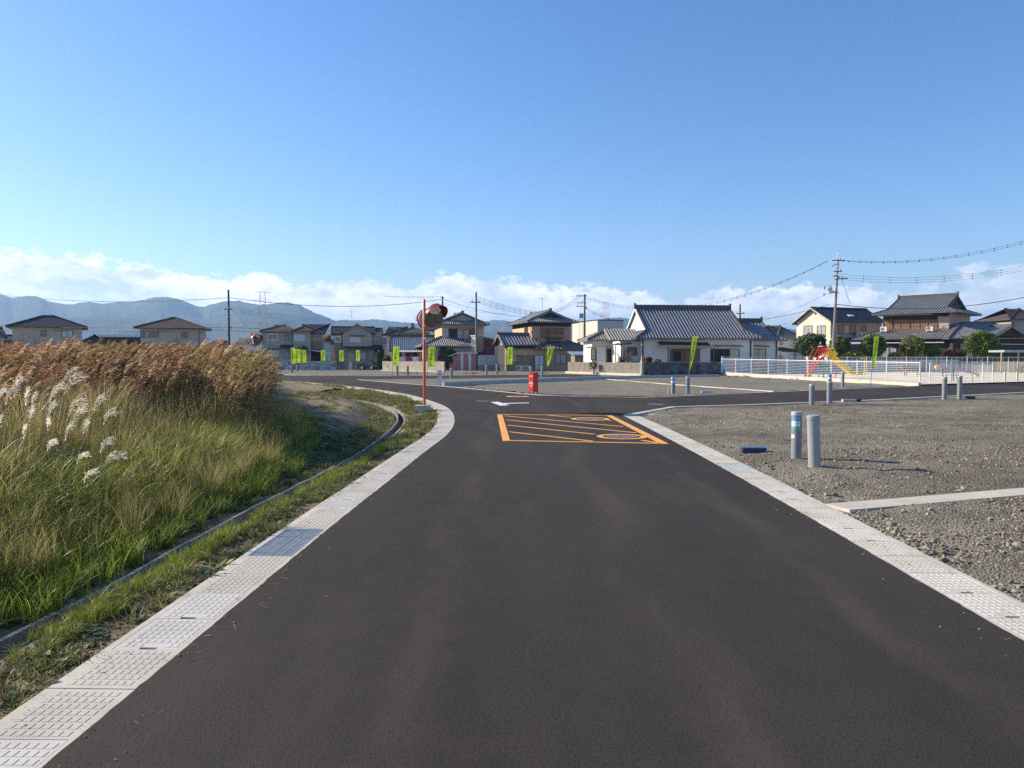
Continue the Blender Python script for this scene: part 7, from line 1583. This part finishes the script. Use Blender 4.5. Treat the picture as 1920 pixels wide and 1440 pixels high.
MB().tube([(.45, -.1, Hh - .9), (.42, -.1, Hh + 1.1)], .05, 8).bar((.3, -.1, Hh + 1.1), (.75, -.1, Hh + 1.05), .05).build('top_spike', GALVB, p)
z = P(1560, 545, 90)[2]; MB().tube([(-.42, -.1, z - .35), (-.42, -.1, z + .38), (-.42, -.1, z + .46)], [.27, .27, .12], 14).build('transformer', TRANSF, p, True); MB().bar((-.42, -.1, z - .1), (.3, 0, z - .1), .06).build('bracket', POLED, p)
for x_ in (-.55, -.3): MB().tube([(x_, -.12, z + .44), (x_, -.12, z + .66)], .04, 6).build('bushing', DARK, p)
MB().tube([(-1.05, -.1, z + .15), (-1.05, -.1, z + .5)], .06, 8).tube([(-1.1, -.1, z - .6), (-1.1, -.1, z - .35)], .07, 8).build('cut_out_switch', POLED, p); MB().cbox((.1, -.1, P(1560, 497, 90)[2]), .7, .08, .08, 0, -.45).build('lightning_arrester', POLED, p)
m = MB()
for k in range(14): zz = 2.5 + k * .8; m.bar((.02 + zz / Hh * .5 - .28, 0, zz), (.02 + zz / Hh * .5 + .28, 0, zz), .025)
m.build('steps', GALV, p, kind='stuff')
p2 = upole('thin dark utility pole standing alone above the left reeds', 430, 100, 543, [(580, -8, 8, 3), (597, 0, 4, 1), (615, 0, 6, 1)], r0=.17, r1=.12, mat=POLED)
p3 = upole('utility pole rising between the tan house and the red annex', 893, 104, 548, [(567, -10, 8, 3)], r0=.16, r1=.13)
p4 = upole('crossarmed utility pole above the cream flat-roofed building', 1096, 125, 552, [(555, -16, 4, 4), (568, -15, 3, 3), (574.5, -16, 3, 3), (578.5, 0, 6, 1)], r0=.2, r1=.14, mat=POLED)
p5 = upole('utility pole peeking over the white house rear roof', 1386.5, 118, 571, [(588, -8, 9, 3)], r0=.2, r1=.15)
p6 = upole('slim pole right behind the round traffic mirror', 830, 118, 556, [(558, -4, 3, 1)], r0=.16, r1=.12, mat=POLED)
def wire(label, A, B, sag, r=.02, group='overhead cables', beads=0, n_=28, mat=WIRE):
    A = mathutils.Vector(A); B = mathutils.Vector(B); t = thing('overhead_cable', label, 'cable', tuple(A), 0, group); pts = []
    for i in range(n_ + 1): f = i / n_; p = (B - A) * f; pts.append((p.x, p.y, p.z - sag * 4 * f * (1 - f)))
    MB().tube(pts, r, 5, False).build('cable', mat, t)
    if beads:
        m = MB()
        for i in range(1, beads): f = i / beads; p = (B - A) * f; m.cbox((p.x, p.y, p.z - sag * 4 * f * (1 - f) - .03), .07, .07, .12)
        m.build('spacers', mat, t, kind='stuff')
    return t
W = lambda u, v, Y: P(u, v, Y)
wire('thick cable from the photo edge to the thin left pole', W(-60, 545, 118), W(430, 558, 100), 1.05, .035, beads=9); wire('thick cable from the thin left pole towards the round mirror', W(430, 558, 100), W(830, 561, 118), 1.15, .035, beads=7)
for k, (v0, v1, va, vb, lab) in enumerate(((612, 613.5, 614.5, 617, 'lower pair of cables crossing the left hills, upper one'), (618, 619.5, 621, 625, 'lower pair of cables crossing the left hills, lower one'))): wire(lab, W(-60, v0, 110), W(430, v1, 100), .15, .025); wire(lab + ', right half', W(430, v1, 100), W(770, vb, 125), .4, .025)
for k in range(4): wire(('topmost', 'second', 'third', 'lowest')[k] + ' of four thin cables running right from the thin left pole', W(436, 575 + k * 3.2, 100), W(690, 601 + k * 2.5, 130), .5, .013, 'thin cables behind the brown roofed house')
wire('guy cable slanting down right of the thin left pole', W(434, 580, 100), W(470, 620, 101), .02, .013); wire('guy cable slanting down left of the thin left pole', W(392, 612, 101), W(398, 580, 101), .02, .012)
wire('faint beaded cable crossing left of the round mirror', W(720, 555.5, 118), W(830, 556, 118), .1, .02, beads=12); wire('cable from the slim pole down to the brown house roof', W(830, 560, 118), W(1000, 594, 125), .7, .025, beads=3); wire('cable from the slim pole to behind the tan house', W(830, 567, 118), W(955, 588, 130), .6, .014)
for k in range(4): wire(('topmost', 'second', 'third', 'lowest')[k] + ' of four beaded cables from the middle pole to the brown house', W(896, 556 + k * 3.6, 104), W(1040, 586 + k * 2.0, 128), .6, .022, 'beaded cables above the brown house', 14)
wire('stay cable slanting left from the middle pole', W(889, 556, 104), W(868, 588, 106), .02, .014)
for k in range(3): wire(('outermost', 'middle', 'innermost')[k] + ' of three cables dropping left from the crossarmed pole', W(1084 + k * 3.5, 554, 125), W(1026 + k * 7, 586, 140), .5, .022, 'cables falling left of the crossarmed pole', 8)
for k in range(2): wire(('upper', 'lower')[k] + ' of two beaded cables sagging right of the crossarmed pole', W(1099, 556 + k * 3, 125), W(1553, 488.5 + k * .8, 90), 3.6 + .1 * k, .018, 'long cables to the tall pole', 40)
for k in range(3): wire(('topmost', 'middle', 'lowest')[k] + ' of three thin cables right of the crossarmed pole', W(1099, 577 + k * 2, 125), W(1165, 600 + k * 1.5, 140), .4, .016, 'thin cables over the flat roof', 5)
for k in range(2): wire(('upper', 'lower')[k] + ' of two top cables leaving the tall pole rightwards', W(1570, 487.5 + k, 90), W(1990, 430 + k * 5, 82), 1.35, .016, 'top cables of the tall pole', 18)
for k in range(3): wire(('topmost', 'middle', 'lowest')[k] + ' of three spaced cables right of the tall pole', W(1571, 513 + k * 5, 90), W(1990, 484 + k * 4, 82), 1.15, .014, 'spaced cables of the tall pole', 8)
wire('thick low cable running right from the tall pole', W(1565, 570, 90), W(1990, 543, 80), 1.2, .04); wire('second low cable slanting down to the navy wing', W(1565, 592, 90), W(1990, 566, 80), 1.9, .022)
wire('hanging cable loop right of the tall pole', W(1579, 523, 90), W(1594, 569, 89), .15, .022)
for k, (a, b, c) in enumerate(((548, 612, 'steep thin cable left of the tall pole, upper'), (570, 601, 'low thick cable from the tall pole to the white house roof'), (588, 613, 'low cable from the tall pole past the beige gable'), (596, 618, 'lowest thin cable from the tall pole past the beige gable'))): wire(c, W(1556, a, 90), W(1400 + 8 * k, b, 104), .3, (.016, .03, .016, .014)[k])
for k in range(3): wire(('topmost', 'middle', 'lowest')[k] + ' of three short cables left of the rear roof pole', W(1384, 583 + k * 4, 118), W(1345, 590 + k * 4, 125), .1, .016, 'short cables at the rear roof pole')
def pylon(label, u, Y, vt, vb, w0, w1, arms, mats):
    q = P(u, HZ, Y); t = thing('pylon', label, 'pylon', (q[0], q[1], 0), .4); H = P(u, vt, Y)[2]; n_ = 9; m = [MB(), MB()]; lw = w1 * .055
    for k in range(n_):
        z0, z1 = H * k / n_, H * (k + 1) / n_; a, b = w0 + (w1 - w0) * (k / n_) ** .7, w0 + (w1 - w0) * ((k + 1) / n_) ** .7; mb = m[k % 2]
        for sx_, sy_ in ((-1, -1), (1, -1), (1, 1), (-1, 1)):
            mb.bar((sx_ * a, sy_ * a, z0), (sx_ * b, sy_ * b, z1), lw * 1.6); nx, ny = (-sy_, sx_)
            mb.bar((sx_ * a, sy_ * a, z0), (nx * b, ny * b, z1), lw); mb.bar((sx_ * b, sy_ * b, z1), (nx * b, ny * b, z1), lw)
    for f, wd in arms:
        z = H * f; m[0].bar((-wd, 0, z), (wd, 0, z), lw * 2); m[0].bar((-wd, 0, z), (0, 0, z + H * .05), lw); m[0].bar((wd, 0, z), (0, 0, z + H * .05), lw); m[1].bar((-wd, 0, z), (-wd, 0, z - H * .05), lw * 2); m[1].bar((wd, 0, z), (wd, 0, z - H * .05), lw * 2)
    m[0].build('red_lattice', mats[0], t); m[1].build('white_lattice', mats[1], t); return t
PR_, PW_ = M('pylon_red', (.55, .10, .06), .6), M('pylon_white', (.6, .6, .6), .6)
pylon('red and white lattice pylon before the left hills', 493.5, 640, 547, 640, 6.2, 1.9, [(.99, 5.5), (.87, 6.6), (.75, 6.6)], (PR_, PW_)); pylon('small red and white lattice mast right of the crossarmed pole', 1134, 640, 567, 640, 3.2, 1.9, [(.8, 5)], (PR_, PW_))

# ------------------------------------------------------------------ hills
HP = [(-60, 549), (0, 550), (15, 555), (25, 559), (33, 558), (50, 555), (67, 555), (82, 560), (92, 565), (107, 568), (130, 572), (150, 569), (170, 566), (195, 570), (220, 566), (250, 566), (275, 561), (297, 557.5), (315, 557), (332, 560), (350, 566), (370, 574), (385, 576), (400, 570), (425, 565), (450, 563.5), (457, 566), (473, 570), (490, 571), (507, 570), (528, 567), (540, 567.5), (563, 572), (573, 577), (590, 586), (607, 592), (630, 602), (643, 600), (662, 601.5), (677, 601), (700, 599), (720, 600), (740, 603), (760, 605), (800, 607), (850, 606), (905, 604), (925, 600.5), (945, 601), (970, 606), (1000, 606), (1040, 604), (1100, 602), (1140, 597), (1165, 595.5), (1190, 600), (1230, 606), (1300, 610), (1400, 612), (1460, 616), (1520, 620), (1700, 624), (2000, 622)]
NP_ = [(-60, 610), (80, 596), (200, 592), (300, 602), (420, 608), (455, 596), (480, 592), (520, 596), (600, 612), (700, 618), (900, 622), (1200, 624), (1500, 630), (2000, 632)]
n = NB('hill_forest'); a = n.noise(.006, 8, .7); b = n.noise(.03, 6, .7); c = n.mix(n.rng(a, .4, .62), (.030, .045, .018), (.075, .085, .035)); c = n.mix(n.rng(b, .5, .7, 0, .5), c, (.10, .085, .045)); HILL = n.done(c, .95, None, .1)
def range_(name, prof, D0, D1, D2, rough, seed):
    th0, th1 = -.95, .95; na = 760; nd = 30; th = np.linspace(th0, th1, na); pa = np.array([math.atan((u - 960) / F) for u, v in prof]); pe = np.array([(HZ - v) / F for u, v in prof]) * 1.0
    V = np.zeros((nd, na, 3)); 
    for i in range(nd):
        f = i / (nd - 1); D = D0 + (D2 - D0) * f
        e = np.interp(th, pa, pe); Hc = e * D1 / np.cos(th) * np.cos(th) + CH
        x = np.tan(th) * D; g = np.exp(-((D - D1) / ((D1 - D0) * .42)) ** 2) if D < D1 else np.exp(-((D - D1) / ((D2 - D1) * .5)) ** 2)
        nz = fbm(x / 260 + seed, np.full(na, D) / 260, seed, 5); sp = (fbm(x / 120, np.full(na, D) / 400, seed + 4, 4) - .47)
        z = Hc * g * (1 - abs(f - .5) * .2) + (nz - .47) * rough * 2 * g * (1 - g) * 3 + sp * rough * g * (1 - g) * 4
        if abs(D - D1) < (D2 - D0) / nd * .6: z = Hc
        z = np.minimum(z, Hc * D / D1 if D < D1 else Hc)
        z += (rng.uniform(size=na) - .5) * 5 * g
        V[i, :, 0] = x; V[i, :, 1] = D; V[i, :, 2] = np.maximum(z, -2)
    idx = np.arange(nd * na).reshape(nd, na); q = np.stack([idx[:-1, :-1], idx[:-1, 1:], idx[1:, 1:], idx[1:, :-1]], -1).reshape(-1, 4); o = npmesh(name, V.reshape(-1, 3), q, HILL, smooth=False); o['kind'] = 'structure'; return o
range_('hills', HP, 2600, 4200, 5600, 90, 2); range_('foothills', NP_, 2300, 3100, 3700, 60, 8)
# distant town strip
r = np.random.default_rng(77)
tm = MB(); 
for i in range(260):
    Y = r.uniform(230, 900); X_ = r.uniform(-.95, .95) * Y; w = r.uniform(6, 12); h_ = r.uniform(3, 7) ; tm.cur = int(r.integers(0, 3)); tm.box(X_, X_ + w, Y, Y + 8, 0, h_); tm.cur = 3; tm.add([(X_ - .5, Y - .5, h_), (X_ + w + .5, Y - .5, h_), (X_ + w + .5, Y + 8.5, h_), (X_ - .5, Y + 8.5, h_), (X_ + 2, Y + 4, h_ + 2), (X_ + w - 2, Y + 4, h_ + 2)], [(0, 1, 5, 4), (1, 2, 5), (2, 3, 4, 5), (3, 0, 4)])
tm.build('distant_town', [STUCCO_BE, STUCCO_W, STUCCO_GY, TILE_G], kind='stuff')
tf = leafball('distant_treeline', None, 1, 1, 0, 1, 10, .1, DKG, 1); bpy.data.objects.remove(tf)
V = []; Fc = []; T = []
for i in range(9000):
    Y = r.uniform(220, 1000); X_ = r.uniform(-.95, .95) * Y
    if fbm(np.array(X_ / 60), np.array(Y / 60), 3) < .5: continue
    p = np.array([X_, Y, r.uniform(0, 5)]); s_ = r.uniform(1, 2.4); k = len(V); a = r.normal(size=3); a /= np.linalg.norm(a); b = np.cross(a, r.normal(size=3)); b /= np.linalg.norm(b); V += [p - a * s_, p + b * s_, p + a * s_, p - b * s_]; Fc.append((k, k + 1, k + 2, k + 3)); T += [np.array(DKG[i % 4])] * 4
o = npmesh('distant_treeline', V, Fc, LEAFM, np.array(T)); o['kind'] = 'stuff'

# ------------------------------------------------------------------ sparse weeds and litter
r = np.random.default_rng(91)
pts = []
for u, v, n_, s_ in ((1374, 707, 26, .8), (1465, 712, 14, .7), (1468, 709, 10, 1.2), (1010, 700, 18, .5), (880, 701, 22, .5), (760, 700, 20, .6), (1300, 705, 20, .6)):
    x, y = G(u, v)
    for k in range(n_): pts.append((x + r.normal(0, s_), y + r.normal(0, s_ * .6), 0.0))
pts = np.array(pts); hs = r.uniform(.9, 2.4, len(pts)); scatter('lot_weeds', pts, np.stack([hs * 0, hs * 0, r.uniform(0, 6.28, len(pts))], 1), np.stack([hs, hs, hs], 1), r.integers(0, 6, len(pts)), cv_)
# fallen leaves, straw and grit at the road edges
cd = coll('litter'); LIT = leaf_mat('dry_litter', .1, .8)
for i in range(5):
    V = []; Fc = []; T = []
    if i < 3: V = [(-1, 0, 0), (0, .45, .25), (1, 0, .05), (0, -.45, .2)]; Fc = [(0, 3, 2, 1)]; T = [np.array([(.22, .12, .05), (.30, .20, .09), (.12, .08, .04)][i])] * 4
    else: V = [(-3, -.12, 0), (3, -.12, .1), (3, .12, .1), (-3, .12, 0)]; Fc = [(0, 1, 2, 3)]; T = [np.array((.42, .33, .18))] * 4
    add_src(cd, 'litter_%02d' % i, V, Fc, T, LIT)
n_ = 620; y = r.uniform(2.6, 20, n_); side = r.uniform(size=n_) < .72
xl_ = np.interp(y, LEDGE[:, 1], LEDGE[:, 0]) + np.where(r.uniform(size=n_) < .6, -r.uniform(.28, .48, n_), r.exponential(.10, n_)); xr_ = np.interp(y, REDGE[:, 1], REDGE[:, 0]) + np.where(r.uniform(size=n_) < .6, r.uniform(.3, .47, n_), -r.exponential(.10, n_))
x = np.where(side, xl_, xr_); s_ = r.uniform(.005, .016, n_); scatter('road_edge_litter', np.stack([x, y, np.full(n_, .004)], 1), np.stack([r.normal(0, .15, n_), r.normal(0, .15, n_), r.uniform(0, 6.28, n_)], 1), np.stack([s_, s_, s_], 1), r.integers(0, 5, n_), cd)
n_ = 1500; y = r.uniform(2.6, 16, n_); x = np.where(r.uniform(size=n_) < .35, np.interp(y, LEDGE[:, 1], LEDGE[:, 0]) + r.exponential(.12, n_) - .06, np.interp(y, REDGE[:, 1], REDGE[:, 0]) - r.exponential(.16, n_) + .25); s_ = np.clip(r.lognormal(-6.0, .45, n_), .0012, .007)
scatter('road_edge_grit', np.stack([x, y, s_ * .4], 1), r.uniform(-3, 3, (n_, 3)) * np.array([.3, .3, 1]), np.stack([s_, s_, s_], 1), r.integers(0, 8, n_), crk)

# ------------------------------------------------------------------ haze
hm = bpy.data.materials.new('haze_air'); hm.use_nodes = True; nt = hm.node_tree; nt.nodes.clear(); pv = nt.nodes.new('ShaderNodeVolumePrincipled'); pv.inputs['Density'].default_value = HAZE; pv.inputs['Color'].default_value = (.38, .62, 1.0, 1); pv.inputs['Anisotropy'].default_value = .2
ou = nt.nodes.new('ShaderNodeOutputMaterial'); nt.links.new(pv.outputs[0], ou.inputs['Volume'])
hz_ = MB().box(-7200, 7200, -1000, 9200, -1.6, 372).build('haze', hm); hz_['kind'] = 'stuff'
for o in list(bpy.data.objects):
    if o.get('category') and not o.get('kind'): o['kind'] = 'thing'
